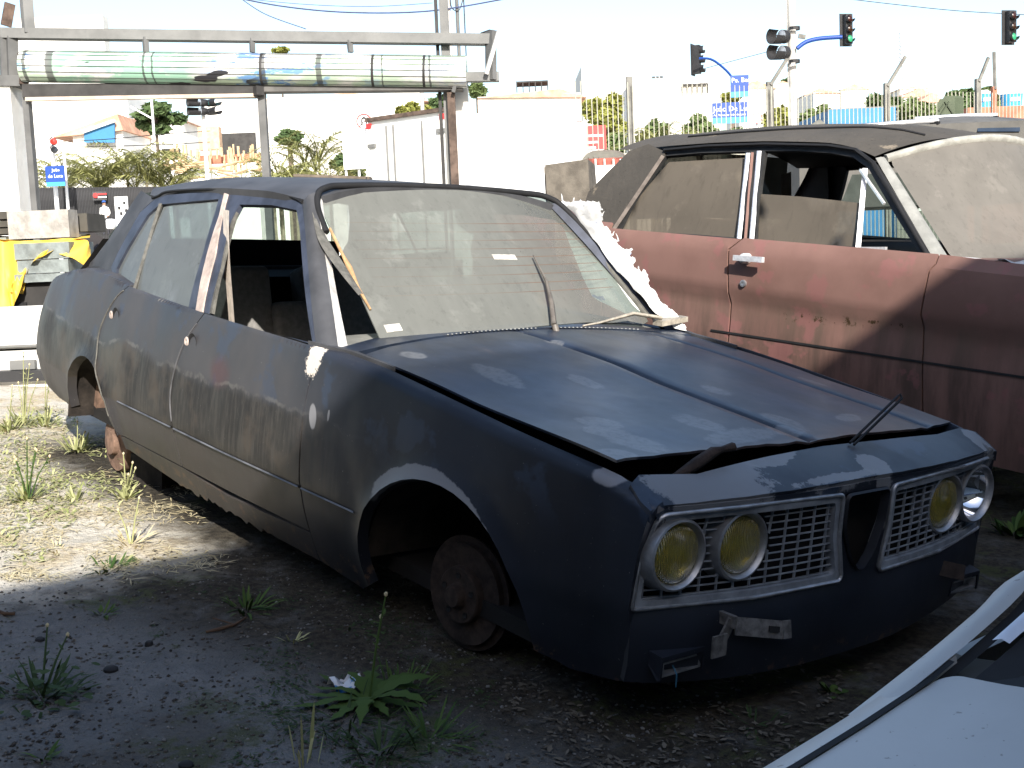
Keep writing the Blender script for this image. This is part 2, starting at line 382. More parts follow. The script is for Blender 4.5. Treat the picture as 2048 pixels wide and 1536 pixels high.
def dust_glass(name, dust, amount, lines=False, tint=(.75, .85, .8), smear=.2):
    n = NT(name); t = n.new('ShaderNodeBsdfTransparent'); t.inputs[0].default_value = tint+(1,)
    gl = n.new('ShaderNodeBsdfGlossy'); gl.inputs['Roughness'].default_value = .06
    f = n.noise(1, 5, .6, sc=(3, 3, 3)); f2 = n.noise(1, 4, .6, sc=(4, 22, 2))
    d = n.math('ADD', amount, n.math('MULTIPLY', n.math('SUBTRACT', n.math('ADD', n.math('MULTIPLY', f, .6), n.math('MULTIPLY', f2, .4)), .5), smear*2), clamp=True)
    col = n.mix(n.ramp(f, .3, .7), dust, tuple(c*.8 for c in dust))
    if lines: d = n.math('SUBTRACT', d, n.math('MULTIPLY', n.ramp(n.xyz(n.map(n.oc(), loc=CARB))[1],   .12, .45), .24), clamp=True)
    col = n.mix(n.math('MULTIPLY', n.ramp(n.noise(1, 5, .7, sc=(26, 26, 2.2)), .52, .68), .32), col, tuple(c*.55 for c in dust))
    col = n.mix(n.math('MULTIPLY', n.ramp(n.noise(4.5, 5, .7), .56, .66), .35), col, tuple(min(1, c*1.35) for c in dust))
    spk = n.math('MAXIMUM', n.ramp(n.noise(120, 2, .5), .73, .77), n.math('MULTIPLY', n.ramp(n.noise(46, 3, .6), .70, .74), n.ramp(n.noise(3, 3), .45, .6)))
    col = n.mix(n.math('MULTIPLY', spk, .5), col, (.05, .045, .04))
    if lines:
        x, y, z = n.xyz(n.map(n.oc(), loc=CARB)); s = n.math('ADD', z, n.math('MULTIPLY', y, -.012))
        fr = n.math('FRACT', n.math('MULTIPLY', s, 1/.0285))
        ln_ = n.math('MULTIPLY', n.math('LESS_THAN', fr, .09), n.math('MULTIPLY', n.ramp(s, 1.03, 1.04), n.ramp(s, 1.31, 1.30)))
        ln_ = n.math('MULTIPLY', ln_, n.math('MULTIPLY', n.ramp(y, -.5, -.46), n.ramp(y, .62, .58)))
        col = n.mix(n.math('MULTIPLY', ln_, n.ramp(y, -.1, .25, .25, .8)), col, (.13, .08, .055)); d = n.math('MAXIMUM', d, n.math('MULTIPLY', ln_, .9))
    n.set(col=col, rough=.85, spec=.15)
    m1 = n.new('ShaderNodeMixShader'); n.ln(d, m1.inputs[0]); n.ln(t.outputs[0], m1.inputs[1]); n.ln(n.b.outputs[0], m1.inputs[2])
    fr = n.new('ShaderNodeFresnel'); fr.inputs[0].default_value = 1.45
    m2 = n.new('ShaderNodeMixShader'); n.ln(n.math('MULTIPLY', fr.outputs[0], n.math('SUBTRACT', 1, n.math('MULTIPLY', d, .8))), m2.inputs[0]); n.ln(m1.outputs[0], m2.inputs[1]); n.ln(gl.outputs[0], m2.inputs[2])
    n.ln(m2.outputs[0], n.out.inputs[0]); return n.m
M['screen'] = dust_glass('dusty_screen_glass', (.18, .183, .166), .85, True, (.72, .84, .80), .26)
M['sideglass'] = dust_glass('dusty_side_glass', (.17, .185, .185), .78, False, (.6, .75, .75), .2)
M['farglass'] = dust_glass('thin_dust_glass', (.16, .2, .19), .45, False, (.7, .85, .82), .3)

# ------------------------------------------------------------------ dark blue sedan
wc = tab([(-3.72, .58), (-3.6, .66), (-3.4, .695), (-3.1, .71), (-2.7, .735), (-2.3, .765), (-1.2, .795), (-.6, .808), (0, .797), (.3, .785), (.6, .762), (.78, .732), (.85, .71)])
wm = tab([(-3.72, .66), (-3.6, .735), (-3.4, .775), (-3.1, .80), (-2.7, .826), (-2.2, .846), (-1.2, .857), (-.4, .847), (0, .842), (.4, .815), (.78, .742), (.85, .72)])
zc = tab([(-3.72, .76), (-3.6, .80), (-3.4, .862), (-3.15, .912), (-2.9, .944), (-2.6, .952), (-2.3, .93), (-2.0, .916), (-1.2, .914), (-.66, .912), (-.31, .893), (0, .860), (.27, .827), (.51, .80), (.66, .783), (.78, .738), (.85, .73)])
ARF = (.06, .30, .385, .345); ARR = (-2.60, .24, .33, .35)
def side(x, v):
    Z = zc(x); C = wc(x); m = wm(x); r = lerp(.016, .032, max(0, min(1, (x+.72)/.12)))
    def wall(v):
        if v >= .46:
            t = (v-.46)/(Z-.46); w = m-(m-C)*t**2.1
        else:
            d = .46-v; w = m-.006-.09*d-.75*d*d
        for a, b, rx, rz in (ARF, ARR):
            e = math.hypot((x-a)/rx, (v-b)/rz)
            if e < 1.16: w += .016*(1-max(0, (e-1)/.16))**1.5
        return w
    if v <= Z-r: return Vector((x, -wall(v), v))
    w0 = wall(Z-r)
    if v <= Z:
        th = (v-(Z-r))/r*math.pi/2; return Vector((x, -(w0-r*(1-math.cos(th))), Z-r+r*math.sin(th)))
    d = v-Z; y = w0-r-d; z = Z+.004*min(1, d/.02)
    if x > -.6 and d > .012:                 # channel beside the hood
        q = min(1, (d-.012)/.03); y = w0-r-.012-.012*q-.2*max(0, d-.042); z -= .05*q*q*(3-2*q)*min(1, (x+.6)/.1)
    return Vector((x, -y, z))
SHO = [(x*.03-3.7, zc(x*.03-3.7)+k) for x in range(151) for k in (-.045, -.03, -.022, -.015, -.008, 0, .006, .012, .018, .025, .032, .04, .055)]
def crest(x0, x1, d, n=8): return [(lerp(x0, x1, i/n), zc(lerp(x0, x1, i/n))+d) for i in range(n+1)]
def arch(A, a0, a1, n=16, s=1.): return [(A[0]+A[2]*s*math.cos(R_(lerp(a0, a1, i/n))), A[1]+A[3]*s*math.sin(R_(lerp(a0, a1, i/n)))) for i in range(n+1)]

sedan = thing('derelict_sedan', 'derelict dark blue four-door sedan without wheels, four round headlights, in the foreground', 'car', (-1.2, 0, gz(-1.2, -.7)))
IN = (-1.2, 0, .6)
cutF = [(-.628, .906), (-.655, .81), (-.668, .665), (-.66, .445), (-.645, .318)]
cutM = [(-1.515, .907), (-1.625, .78), (-1.675, .60), (-1.643, .458), (-1.62, .312)]
cutR = [(-2.30, .924), (-2.41, .857), (-2.50, .718), (-2.475, .582), (-2.36, .461), (-2.318, .36), (-2.262, .307)]
cF, cM, cR = curve(cutF, 5), curve(cutM, 5), curve(cutR, 5)
sh = lambda P, d: [(x+d, z) for x, z in P]
fender_o = sh(cF, .004)+[(-.642, .215), (-.40, .192), (-.318, .232)]+arch(ARF, 190, -2, 22)+[(.456, .283), (.537, .262), (.684, .279), (.742, .30), (.742, .48), (.752, .62), (.775, .738)]+crest(.77, -.62, .056, 14)
fdoor_o = sh(cM, .004)+list(reversed(sh(cF, -.004)))
rdoor_o = sh(cR, .004)+list(reversed(sh(cM, -.004)))
quart_o = list(reversed(sh(cR, -.004)))+crest(-2.31, -3.70, .10, 14)+[(-3.69, .6), (-3.66, .48), (-3.56, .40), (-3.42, .325), (-3.2, .295), (-2.925, .30)]+list(reversed(arch(ARR, 8, 172, 18)))
quart_o = list(reversed(sh(cR, -.004)))+[(-2.30, .932+.05)]+crest(-2.36, -3.70, .10, 14)+[(-3.69, .6), (-3.66, .48), (-3.56, .40), (-3.42, .325), (-3.2, .295), (-2.925, .30)]+arch(ARR, 170, 10, 18)
for sgn in (1, -1):
    sf = side if sgn == 1 else mirror(side)
    def P(nm, o, mat, fl=.02, st=.03):
        return panel(MB(), o, sf, st, fl, inward=IN, extra=SHO).build(nm, mat, sedan, 35)
    P('front_fender', fender_o, M['navy'], .035)
    fd = P('front_door', fdoor_o, M['navy']); rd = P('rear_door', rdoor_o, M['navy'])
    P('quarter_panel', quart_o, M['navy'], .04)
    for x0, x1, par in ((-2.21, -1.655, rd), (-1.63, -.668, fd), (-.65, -.335, sedan)):
        MB().grid(24, 5, lambda i, j: (lambda p: Vector((p.x, p.y-sgn*.0035*math.sin(math.pi*j), p.z)))(sf(lerp(x0, x1, i), .456+.009*j))).build('crease_bead', M['bead'], par, 60)
    # sill, rusted ragged lower edge
    rr = random.Random(3); bot = []
    for i in range(60):
        x = lerp(-2.25, -.645, i/59); z = .213+.035*max(0, (-1.75-x)/.5)
        if -1.75 < x < -.95: z += rr.uniform(-.014, .012)
        bot.append((x, z))
    P('sill', bot+[(-.645, .312), (-1.25, .288), (-1.62, .306), (-2.255, .302)], M['navy'], .03, .03)
    for C_e, par in ((cR, rd), (cM, fd)):
        L_e = [sf(x+.004, z) for x, z in C_e[2:-6]]; b = MB(); b.tube([p+Vector((0, -.0015*sgn, 0)) for p in L_e], .0028, 5); b.build('worn_edge', M['bead'] if par is fd else M['greyseal'], par, 60)
    # far/near handle recess, broken lock holes
    for d, x, z in ((fd, -1.545, .80), (rd, -2.34, .80)):
        p = side(x, z); p.y *= sgn
        b = MB(); b.lathe(p+Vector((0, .006*sgn, 0)), (0, -sgn, 0), [(0, -.002), (.02, 0), (.031, .008), (.034, .0085)], 20); b.build('handle_recess', M['black'], d, 40)
        b = MB(); b.lathe(p+Vector((-.05, 0, -.004)), (0, -sgn, 0), [(.0, .001), (.006, .005), (.014, .006), (.019, .002)], 9); b.build('lock_hole', M['pink'], d, 40)
# greenhouse ---------------------------------------------------------------
wb = tab([(-3.3, .63), (-3.1, .66), (-2.7, .715), (-2.3, .755), (-1.2, .785), (-.6, .79)])
wt = tab([(-2.9, .50), (-2.8, .52), (-2.3, .56), (-1.8, .583), (-1.1, .583), (-.9, .57)])
def gh(x, z):
    t = (z-.905)/.43; w = lerp(wb(x), wt(x), t)+.018*4*t*(1-t)*(1 if 0 < t < 1 else 0)
    return Vector((x, -w, z))
def onG(u, v, off=0.):
    d = nray(u, v); lo, hi = 1.5, 9.
    f = lambda t: (NC+d*t).y - (gh((NC+d*t).x, (NC+d*t).z).y-off)
    for _ in range(50):
        m = (lo+hi)/2
        if f(m) < 0: lo = m
        else: hi = m
    p = NC+d*hi; return (p.x, p.z)
G = lambda *P: [onG(*p) for p in P]
fwin = G((479, 409), (543, 410), (593, 420), (599, 455), (602, 490), (608, 565), (625, 686), (570, 672), (490, 650), (417, 628), (440, 535), (462, 440))
fout = G((458, 388), (543, 391), (588, 400), (604, 408), (608, 440), (612, 475), (621, 590), (631, 691), (570, 672), (490, 650), (405, 624), (430, 510), (449, 410))
rwin = G((319, 409), (437, 398), (430, 425), (405, 510), (377, 615), (320, 602), (266, 586), (290, 500))
rout = G((309, 399), (334, 390), (380, 386), (452, 384), (440, 430), (415, 510), (393, 621), (330, 606), (266, 588), (236, 577), (226, 556), (222, 534), (250, 478), (280, 425))
vent = G((313, 413), (290, 500), (266, 586), (237, 574), (229, 557), (232, 536), (250, 501), (273, 462), (295, 428))
for sgn in (1, -1):
    sf = (lambda u, v: gh(u, v)) if sgn == 1 else mirror(gh)
    off = lambda k: (lambda u, v: sf(u, v)+Vector((0, k*sgn, 0)))
    fr = panel(MB(), fout, sf, .05, .02, [fwin], inward=(-1.6, 0, 1.1)).build('front_door_frame', M['frame'], sedan, 35)
    # rear frame: hole covers glass + vent
    hole = G((319, 409), (437, 398), (430, 425), (405, 510), (377, 614), (320, 601), (266, 585), (238, 573), (231, 557), (233, 537), (251, 502), (274, 463), (295, 430))
    rf = panel(MB(), rout, sf, .05, .02, [hole], inward=(-1.6, 0, 1.1)).build('rear_door_frame', M['frame'], sedan, 35)
    gl = M['sideglass'] if sgn == 1 else M['farglass']
    panel(MB(), G((322, 414), (360, 404), (395, 406), (436, 402), (405, 510), (377, 616), (320, 603), (266, 588), (290, 500)), off(.012), .06, 0).build('rear_door_glass', gl, sedan, 180)
    panel(MB(), vent, off(.012), .06, 0).build('vent_glass', gl, sedan, 180)
    b = MB(); a, c = onG(322, 408), onG(267, 588); b.bar(sf(*a), sf(*c), .014, .012); b.build('vent_bar', M['greyseal'], sedan)
    if sgn == 1:   # bare pillar and dried seal left by the missing chrome
        panel(MB(), G((451, 386), (458, 388), (433, 510), (407, 624), (394, 621), (416, 510), (441, 430)), off(-.006), .05, .012, inward=(-1.6, 0, 1.1)).build('centre_pillar', M['pink'], sedan, 30, label='centre pillar with pinkish bare primer')
        panel(MB(), G((462, 400), (471, 408), (471, 424), (445, 520), (422, 627), (409, 624), (434, 512)), off(.003), .05, .012, inward=(-1.6, 0, 1.1)).build('window_seal', M['greyseal'], sedan, 30)
    else:
        panel(MB(), G((451, 386), (458, 388), (433, 510), (407, 624), (394, 621), (416, 510), (441, 430)), off(.0), .05, .012, inward=(-1.6, 0, 1.1)).build('centre_pillar', M['frame'], sedan, 30)
    # C pillar
    cp = G((282, 381), (309, 398), (280, 424), (250, 477), (222, 533), (225, 548))+[(-2.62, .935), (-2.80, .935), (-3.16, .90)]+G((190, 515), (220, 475), (255, 420))
    panel(MB(), cp, sf, .05, .02, inward=(-1.6, 0, 1.1)).build('rear_pillar', M['roofp'], sedan, 40)
    # A pillar: outer skin and white inner flange
    wsn = Vector((.46, 0, .54)).normalized()
    Aout = [sf(*onG(*p)) for p in ((605, 405), (611, 470), (621, 590), (632, 692))]
    Ain = [Vector((-1.135, -.555*sgn, 1.375)), Vector((-.97, -.615*sgn, 1.225)), Vector((-.80, -.68*sgn, 1.075)), Vector((-.60, -.76*sgn, .915))]
    Afl = [Vector((-1.15, -.52*sgn, 1.36)), Vector((-.985, -.585*sgn, 1.215)), Vector((-.815, -.645*sgn, 1.06)), Vector((-.615, -.715*sgn, .905))]
    def lad(A, B, nm, mat, k=12):
        A = curve([tuple(p) for p in A], 4); B = curve([tuple(p) for p in B], 4); n = len(A)
        b = MB(); b.grid(n, 5, lambda i, j: Vector(A[round(i*(n-1))]).lerp(Vector(B[round(i*(n-1))]), j)+Vector((.012, -.012*sgn, .006))*4*j*(1-j)*(1 if k else 0)); return b.build(nm, mat, sedan, 50)
    lad(Aout, Ain, 'windscreen_pillar', M['roofp'])
    lad(Ain, Afl, 'pillar_flange', M['filler'] if sgn == 1 else M['frame'], 0)
ra, rb_ = Vector((-3.02, 0, .99)), Vector((-2.80, 0, 1.315))
def rwn(s_, t): p = ra.lerp(rb_, t); return Vector((p.x-.07*(1-s_*s_), s_*lerp(.665, .515, t), p.z))
panel(MB(), rounded([(-.97, .24), (.97, .24), (.95, .95), (-.95, .95)], .08, 3), rwn, .15, 0).build('rear_window', M['farglass'], sedan, 60)
b = MB(); b.grid(9, 4, lambda i, j: rwn(2*i-1, .26-.5*j)); b.grid(9, 2, lambda i, j: rwn((2*i-1)*.86, .92+.06*j)); b.build('rear_window_panel', M['inside'], sedan, 60)
# gutter, roof ------------------------------------------------------------
gut = [onG(*p) for p in ((306, 397), (318, 393), (334, 385), (380, 381), (447, 380), (543, 386), (590, 397), (606, 406))]
zr = tab([(-3.0, 1.29), (-2.85, 1.325), (-2.6, 1.365), (-2.2, 1.392), (-1.7, 1.408), (-1.3, 1.407), (-1.15, 1.392), (-1.08, 1.375)])
def roof(x, y):
    w = wt(x)+.004; t = min(1, abs(y)/w); e = tab_g(x); return Vector((x, y, lerp(zr(x)+.012*(1-t*t), e, t**5)))
gx = sorted(gut); tab_g = tab([(-2.95, 1.30)]+[(a, b+.008) for a, b in gx]+[(-1.05, 1.345)])
ro = [(-2.63, -.538), (-2.5, -.55), (-2.2, -.568), (-1.8, -.587), (-1.3, -.587), (-1.16, -.583), (-1.13, -.52), (-1.165, -.3), (-1.175, 0), (-1.165, .3), (-1.13, .52), (-1.16, .583), (-1.3, .587), (-1.8, .587), (-2.2, .568), (-2.5, .55), (-2.63, .538), (-2.8, .45), (-2.87, .3), (-2.9, 0), (-2.87, -.3), (-2.8, -.45)]
panel(MB(), ro, roof, .05, .03, inward=(-1.8, 0, 0)).build('roof', M['roofp'], sedan, 40)
panel(MB(), [(x*.985-.03, y*.93) for x, y in ro], lambda x, y: roof(x, y)-Vector((0, 0, .04)), .08, 0).build('headliner', M['inside'], sedan, 60)
for sgn in (1, -1):
    b = MB(); pts = [gh(*g)+Vector((0, -.003, .002)) for g in gut]; pts = [Vector((p.x, p.y*sgn, p.z)) for p in pts]
    b.tube(curve([tuple(p) for p in pts], 3), .006, 6); b.build('roof_gutter', M['black'], sedan, 60)
# windscreen header gasket and the strip hanging off it
hd = [(-1.0, -.585, 1.245), (-1.075, -.575, 1.315), (-1.13, -.548, 1.366), (-1.155, -.505, 1.39), (-1.175, -.4, 1.402), (-1.185, 0, 1.412), (-1.175, .4, 1.402), (-1.155, .52, 1.388), (-1.10, .575, 1.34), (-.9, .655, 1.16), (-.72, .70, 1.0), (-.66, .72, .945)]
b = MB(); b.tube(curve(hd, 6), .012, 8); b.build('screen_gasket', M['black'], sedan, 60)
hang = [onP(u, v, wsn, (-.62+k, 0, .92)) for u, v, k in ((629, 424, .0), (640, 465, .01), (652, 490, .02), (672, 520, .02), (695, 553, .03), (722, 590, .03))]
b = MB(); C_ = [Vector(p) for p in curve([tuple(p) for p in hang], 5)]; b.grid(len(C_), 3, lambda i, j: C_[round(i*(len(C_)-1))]+Vector((.006*math.cos(3*j), (.012+.012*math.sin(i*3.1))*(j-.5)*2, .005*math.sin(3*j)))); b.build('hanging_trim', M['greyseal'], sedan, 60)
# glass pane leaning in the screen opening (a rear window with heater wires)
wp = Vector((-.617, 0, .925)); ws_x = Vector((0, 1, 0)); ws_u = Vector((-.54, 0, .46)).normalized()
def scr(a, b_): return wp+ws_x*a+ws_u*b_+wsn*(.035*(1-(a/.62)**2)-.03)
gp = []
for u, v in ((642, 397), (648, 384), (847, 381), (1085, 384), (1106, 391), (1122, 404), (1160, 448), (1225, 530), (1300, 618), (1306, 630), (1296, 637), (1175, 643), (1077, 654), (872, 677), (790, 688), (776, 686), (769, 674), (715, 556)):
    p = onP(u, v, wsn, wp)-wp; gp.append((p.dot(ws_x), p.dot(ws_u)))
gpane = panel(MB(), gp, scr, .05, .005, inward=(-2, 0, 0)).build('screen_glass', M['screen'], sedan, 30, label='dusty heated rear window leaning in the windscreen opening')
def onscr(u, v, off=.004):
    p = onP(u, v, wsn, wp)-wp; return scr(p.dot(ws_x), p.dot(ws_u))+wsn*off
for P, mt, nm in ((((982, 511), (1028, 511), (1034, 521), (988, 521)), 'white', 'sticker'), (((772, 642), (802, 641), (809, 655), (779, 657)), 'white', 'sticker')):
    b = MB(); b.prism([onscr(*p, -.002) for p in P], wsn*.004); b.build(nm, mk('paper_sticker', (.5, .48, .43), .8, .25, 60), gpane)
b = MB(); b.tube([onscr(*p, .006) for p in ((663, 450), (690, 505), (703, 530), (720, 568), (745, 612))], [.005, .006, .011, .006, .004], 6); b.build('sealant_bead', mk('orange_sealant', (.42, .26, .13), .8, .3, 30), gpane, 60)
b = MB(); b.tube([onscr(*p, .008) for p in ((1121, 402), (1160, 447), (1225, 529), (1302, 622))], .012, 6); b.build('edge_trim', mk('dull_trim', (.12, .115, .10), .6, .3, 30), gpane, 60)
# cowl, hood, nose -----------------------------------------------------------
def topz(x, y):           # hood height
    k = min(1, abs(y)/.74); zz = tab_h(x); return zz+lerp(.03, .002, max(0, min(1, (x+.1)/.7)))*(1-k*k)
tab_h = tab([(-.72, .915), (-.5, .906), (-.18, .880), (.09, .852), (.35, .838), (.5, .830), (.66, .817), (.8, .80)])
def hood(x, y):
    z = topz(x, y)
    for c, w, d in ((-.03, .010, .012), (-.62, .03, 0), (.55, .010, .006)):
        z -= d*math.exp(-((y-c-(.02 if c > .3 else 0)*x)/w)**2)
    z += .002*math.exp(-((x-.66)/.04)**2)*math.sin(y*9)
    z -= .026*max(0, min(1, (y+.2)/.9))*max(0, min(1, x/.6))
    return Vector((x, y, z))
rr = random.Random(11)
fe = [(.665-.04*(abs(y)/.7)**2+rr.uniform(-.006, .006), y) for y in [i*.04 for i in range(-17, 18)]]
hood_o = [(.632, -.715), (.60, -.714), (.3, -.714), (-.1, -.713), (-.5, -.722)]+[(-.52-.10*(1-(y/.73)**2), y) for y in [-.6, -.4, -.2, 0, .2, .4, .6]]+[(-.5, .73), (-.1, .73), (.3, .725), (.62, .715)]+list(reversed(fe))
panel(MB(), hood_o, hood, .035, .007, inward=(0, 0, 0), thick=.006, extra=[(i*.03-.6, c+.02*(c > .3)*(i*.03-.6)+k) for i in range(43) for c in (-.03, .55) for k in (-.02, -.01, -.005, 0, .005, .01, .02)]).build('hood', M['hood'], sedan, 30)
cowl_o = [(-.525, -.74)]+[(-.53-.10*(1-(y/.73)**2), y) for y in [-.6, -.4, -.2, 0, .2, .4, .6]]+[(-.525, .74), (-.60, .76)]+[(-.625-.10*(1-(y/.76)**2), y) for y in [.6, .4, .2, 0, -.2, -.4, -.6]]+[(-.60, -.76)]
panel(MB(), cowl_o, lambda x, y: Vector((x, y, topz(x, y)+.004)), .05, .02, inward=(0, 0, 0)).build('cowl_panel', M['hood'], sedan, 30)
b = MB()                   # perforated air intake rows
for i in range(44):
    y = -.34+i*.0185+(.0 if i < 22 else .06); x = -.60-.0*(y)-.075*(1-(y/.76)**2)+.055; b.lathe((x, y, topz(x, y)+.0045), (0, 0, 1), [(.0034, 0), (.003, .0025), (0, .003)], 7)
b.build('intake_rivets', mk('dull_rivet', (.34, .34, .33), .6), sedan, kind='stuff')
for sgn in (1, -1):        # corner between fender top, pillar foot and cowl
    o = [(-.66, .80), (-.62, .755), (-.50, .74), (-.40, .745), (-.40, .752), (-.50, .79)]
    panel(MB(), [(x, -y*sgn) for x, y in [(-.72, .80), (-.60, .76), (-.52, .742), (-.30, .742), (-.30, .752), (-.52, .76), (-.62, .79)]], lambda x, y: Vector((x, y, zc(x)+.010)), .05, .02, inward=(0, 0, 0)).build('cowl_corner', M['roofp'], sedan, 40)
def xn(y, z): return .838-.105*(abs(y)/.73)**2.2+.03*max(0, (z-.66)/.08)*(abs(y)/.73)
def nose_s(x, y):          # top of the nose: from hood gap down to the lip
    x0 = .66-.0*y; x1 = xn(y, .735)+.002; t = max(0, min(1.05, (x-x0)/(x1-x0)))
    zz = .79+.01*(1-(y/.73)**2)-.055*t**1.5; return Vector((x, y, zz))
no = [(.675, -.68), (.70, -.73)]+[(.745, -.738), (.775, -.733)]+[(xn(y, .735), y) for y in [-.7, -.6, -.45, -.3, -.15, 0, .15, .3, .45, .6, .7]]+[(.775, .733), (.745, .738), (.70, .73), (.675, .68)]+[(.70, .52), (.695, .23), (.685, 0), (.695, -.23), (.715, -.52)]
panel(MB(), no, nose_s, .04, .03, inward=(.3, 0, .3)).build('nose_panel', M['navy'], sedan, 40)
# front face below the lip: apron with grille apertures
def face(y, z):
    x = xn(y, z)
    if z < .47: x += .012*min(1, (.47-z)/.03)-.35*max(0, .36-z)**1.3
    return Vector((x, y, z))
gR = [(-.735, .481), (-.735, .50), (-.725, .60), (-.70, .70), (-.685, .716), (-.5, .719), (-.115, .714), (-.108, .70), (-.106, .60), (-.082, .49), (-.09, .478), (-.4, .477)]
gR = rounded(gR, .012, 2); gL = [(-y, z) for y, z in reversed(gR)]
V = rounded([(-.092, .712), (.10, .712), (.092, .62), (.05, .53), (.012, .492), (-.014, .492), (-.05, .53), (-.09, .62)], .02, 3)
ap = [(-.738, .30), (-.738, .48), (-.738, .60), (-.732, .733), (-.4, .7335), (0, .734), (.4, .7335), (.732, .733), (.738, .60), (.738, .48), (.738, .31), (.62, .30), (.45, .285), (.2, .265), (-.2, .262), (-.45, .27), (-.65, .285)]
panel(MB(), ap, face, .04, .02, [gR, gL, V], inward=(0, 0, .5)).build('front_apron', M['navy'], sedan, 40)
back = MB(); back.grid(20, 2, lambda i, j: Vector((xn(-.72+1.44*i, .6)-.075, -.72+1.44*i, .45+.27*j))); back.build('radiator_panel', M['inside'], sedan)
b = MB(); Vi = [(y*.86, .6+(z-.6)*.92) for y, z in V]; n = len(V)
b.add([face(*p)+Vector((.004, 0, 0)) for p in V]+[face(*p)+Vector((.012, 0, 0)) for p in [(y*.93, .6+(z-.6)*.96) for y, z in V]]+[face(*p)-Vector((.012, 0, 0)) for p in Vi], [(i, (i+1) % n, (i+1) % n+n, i+n) for i in range(n)]+[(i+n, (i+1) % n+n, (i+1) % n+2*n, i+2*n) for i in range(n)])
b.build('shield_surround', mk('shield_black', (.012, .014, .02), .5), sedan, 40)
for sgn, gg in ((1, gR), (-1, gL)):
    inn = [(-.405*sgn+(y+.405*sgn)*.93, .598+(z-.598)*.83) for y, z in gg]
    fs = lambda y, z: face(y, z)+Vector((.006, 0, 0))
    gr = panel(MB(), gg, fs, .035, .03, [inn], inward=(0, 0, .6)).build('grille', M['grey'], sedan, 40)
    b = MB(); b.tube([face(y, z)+Vector((.009, 0, 0)) for y, z in gg]+[face(*gg[0])+Vector((.009, 0, 0))], .006, 6); b.build('grille_trim', M['alu'], gr, 60)
    zs = [.502+i*.0198 for i in range(11)]; ys = [-.70+i*.0505 for i in range(13)]
    def span(fixed, hz):
        pts = []
        N = 240
        for i in range(N+1):
            t = i/N; p = (-.76+.70*t, fixed) if hz else (fixed, .46+.28*t)
            if inpoly(p[0]*sgn, p[1], inn): pts.append(p)
        runs = []; cur = []
        for p in pts+[None]:
            ok = p is not None and all(math.hypot(abs(p[0])-a, p[1]-.612) > .091 for a in (.636, .435)) and (not cur or math.hypot(p[0]-cur[-1][0], p[1]-cur[-1][1]) < .01)
            if ok: cur.append(p)
            else:
                if len(cur) > 4: runs.append((cur[0], cur[-1]))
                cur = []
        return runs
    for z in zs:
        for s_ in span(z, True):
            bb = MB(); n = 7
            bb.grid(n, 2, lambda i, j: face(lerp(s_[0][0], s_[1][0], i)*sgn, z)+Vector((-.004-.006*j, 0, .0012)))
            bb.grid(n, 2, lambda i, j: face(lerp(s_[0][0], s_[1][0], i)*sgn, z)+Vector((-.004, 0, -.0014+.0029*j)))
            bb.grid(n, 2, lambda i, j: face(lerp(s_[0][0], s_[1][0], i)*sgn, z)+Vector((-.004-.006*j, 0, -.0012))); bb.build('grille_bar', M['grey'], gr)
    for y in ys:
        for s_ in span(y, False):
            bb = MB(); bb.bar(face(y*sgn, s_[0][1])-Vector((.008, 0, 0)), face(y*sgn, s_[1][1])-Vector((.008, 0, 0)), .0025, .007, (1, 0, 0)); bb.build('grille_upright', M['grey'], gr)
    for y, xr, kind in ((.636, .785, 1), (.435, .806, 0)):
        ax = Vector((1, -.02*sgn, 0)).normalized(); o = Vector((xr, -y*sgn, .612))
        h = MB(); h.lathe(o, ax, [(.098, -.055), (.096, -.045), (.091, -.03), (.0905, -.006), (.0885, .001), (.083, .003), (.079, -.002), (.0745, -.010), (.073, -.02)], 40)
        hl = h.build('headlight', M['alu'], sedan, 40)
        bare = (sgn == -1 and kind == 1)
        l = MB()
        if bare: l.lathe(o, ax, [(.073, -.016), (.068, -.03), (.055, -.05), (.035, -.066), (.012, -.072), (.012, -.05), (0, -.048)], 36); l.build('reflector', M['mirrorglass'], hl, 50, label='bare chrome reflector without its lens')
        else: l.lathe(o, ax, [(.0735, -.016), (.071, -.008), (.06, -.001), (.04, .005), (.02, .0075), (.0001, .008)], 36); l.build('lens', M['lens'], hl, 60)
        if not bare: MB().lathe(o, ax, [(.073, -.02), (.055, -.05), (.02, -.065), (.0001, -.066)], 24).build('reflector', M['mirrorglass'], hl, 60)
# bumper irons, side lamp shells
for s_, y0 in ((1, -.50), (-1, .44)):
    b = MB(); mt = M['rust'] if s_ == -1 else mk('flaky_steel', (.17, .165, .16), .6, .5, 40, metal=.3)
    x0 = .80
    if s_ == 1:
        b.bar((x0, -.49, .44), (x0+.05, -.49, .44), .012, .03); b.bar((x0+.04, -.49, .445), (x0+.03, -.515, .385), .03, .006, (1, 0, 0))
        b.box((x0+.04, -.53, .385), (.005, .05, .055)); b.build('bumper_iron', mt, sedan)
        b = MB(); b.bar((x0+.02, -.455, .415), (x0+.06, -.32, .392), .045, .005, (1, 0, .2)); b.bar((x0+.06, -.32, .392), (x0+.065, -.295, .392), .045, .006, (1, 0, .2)); bi = b.build('bumper_iron', mt, sedan); MB().bar((x0+.0535, -.365, .402), (x0+.062, -.335, .397), .014, .004, (1, 0, .2)).build('slot', M['black'], bi)
    else:
        b.bar((x0, .40, .43), (x0+.04, .52, .40), .045, .005, (1, 0, .2)); b.build('bumper_iron', mt, sedan)
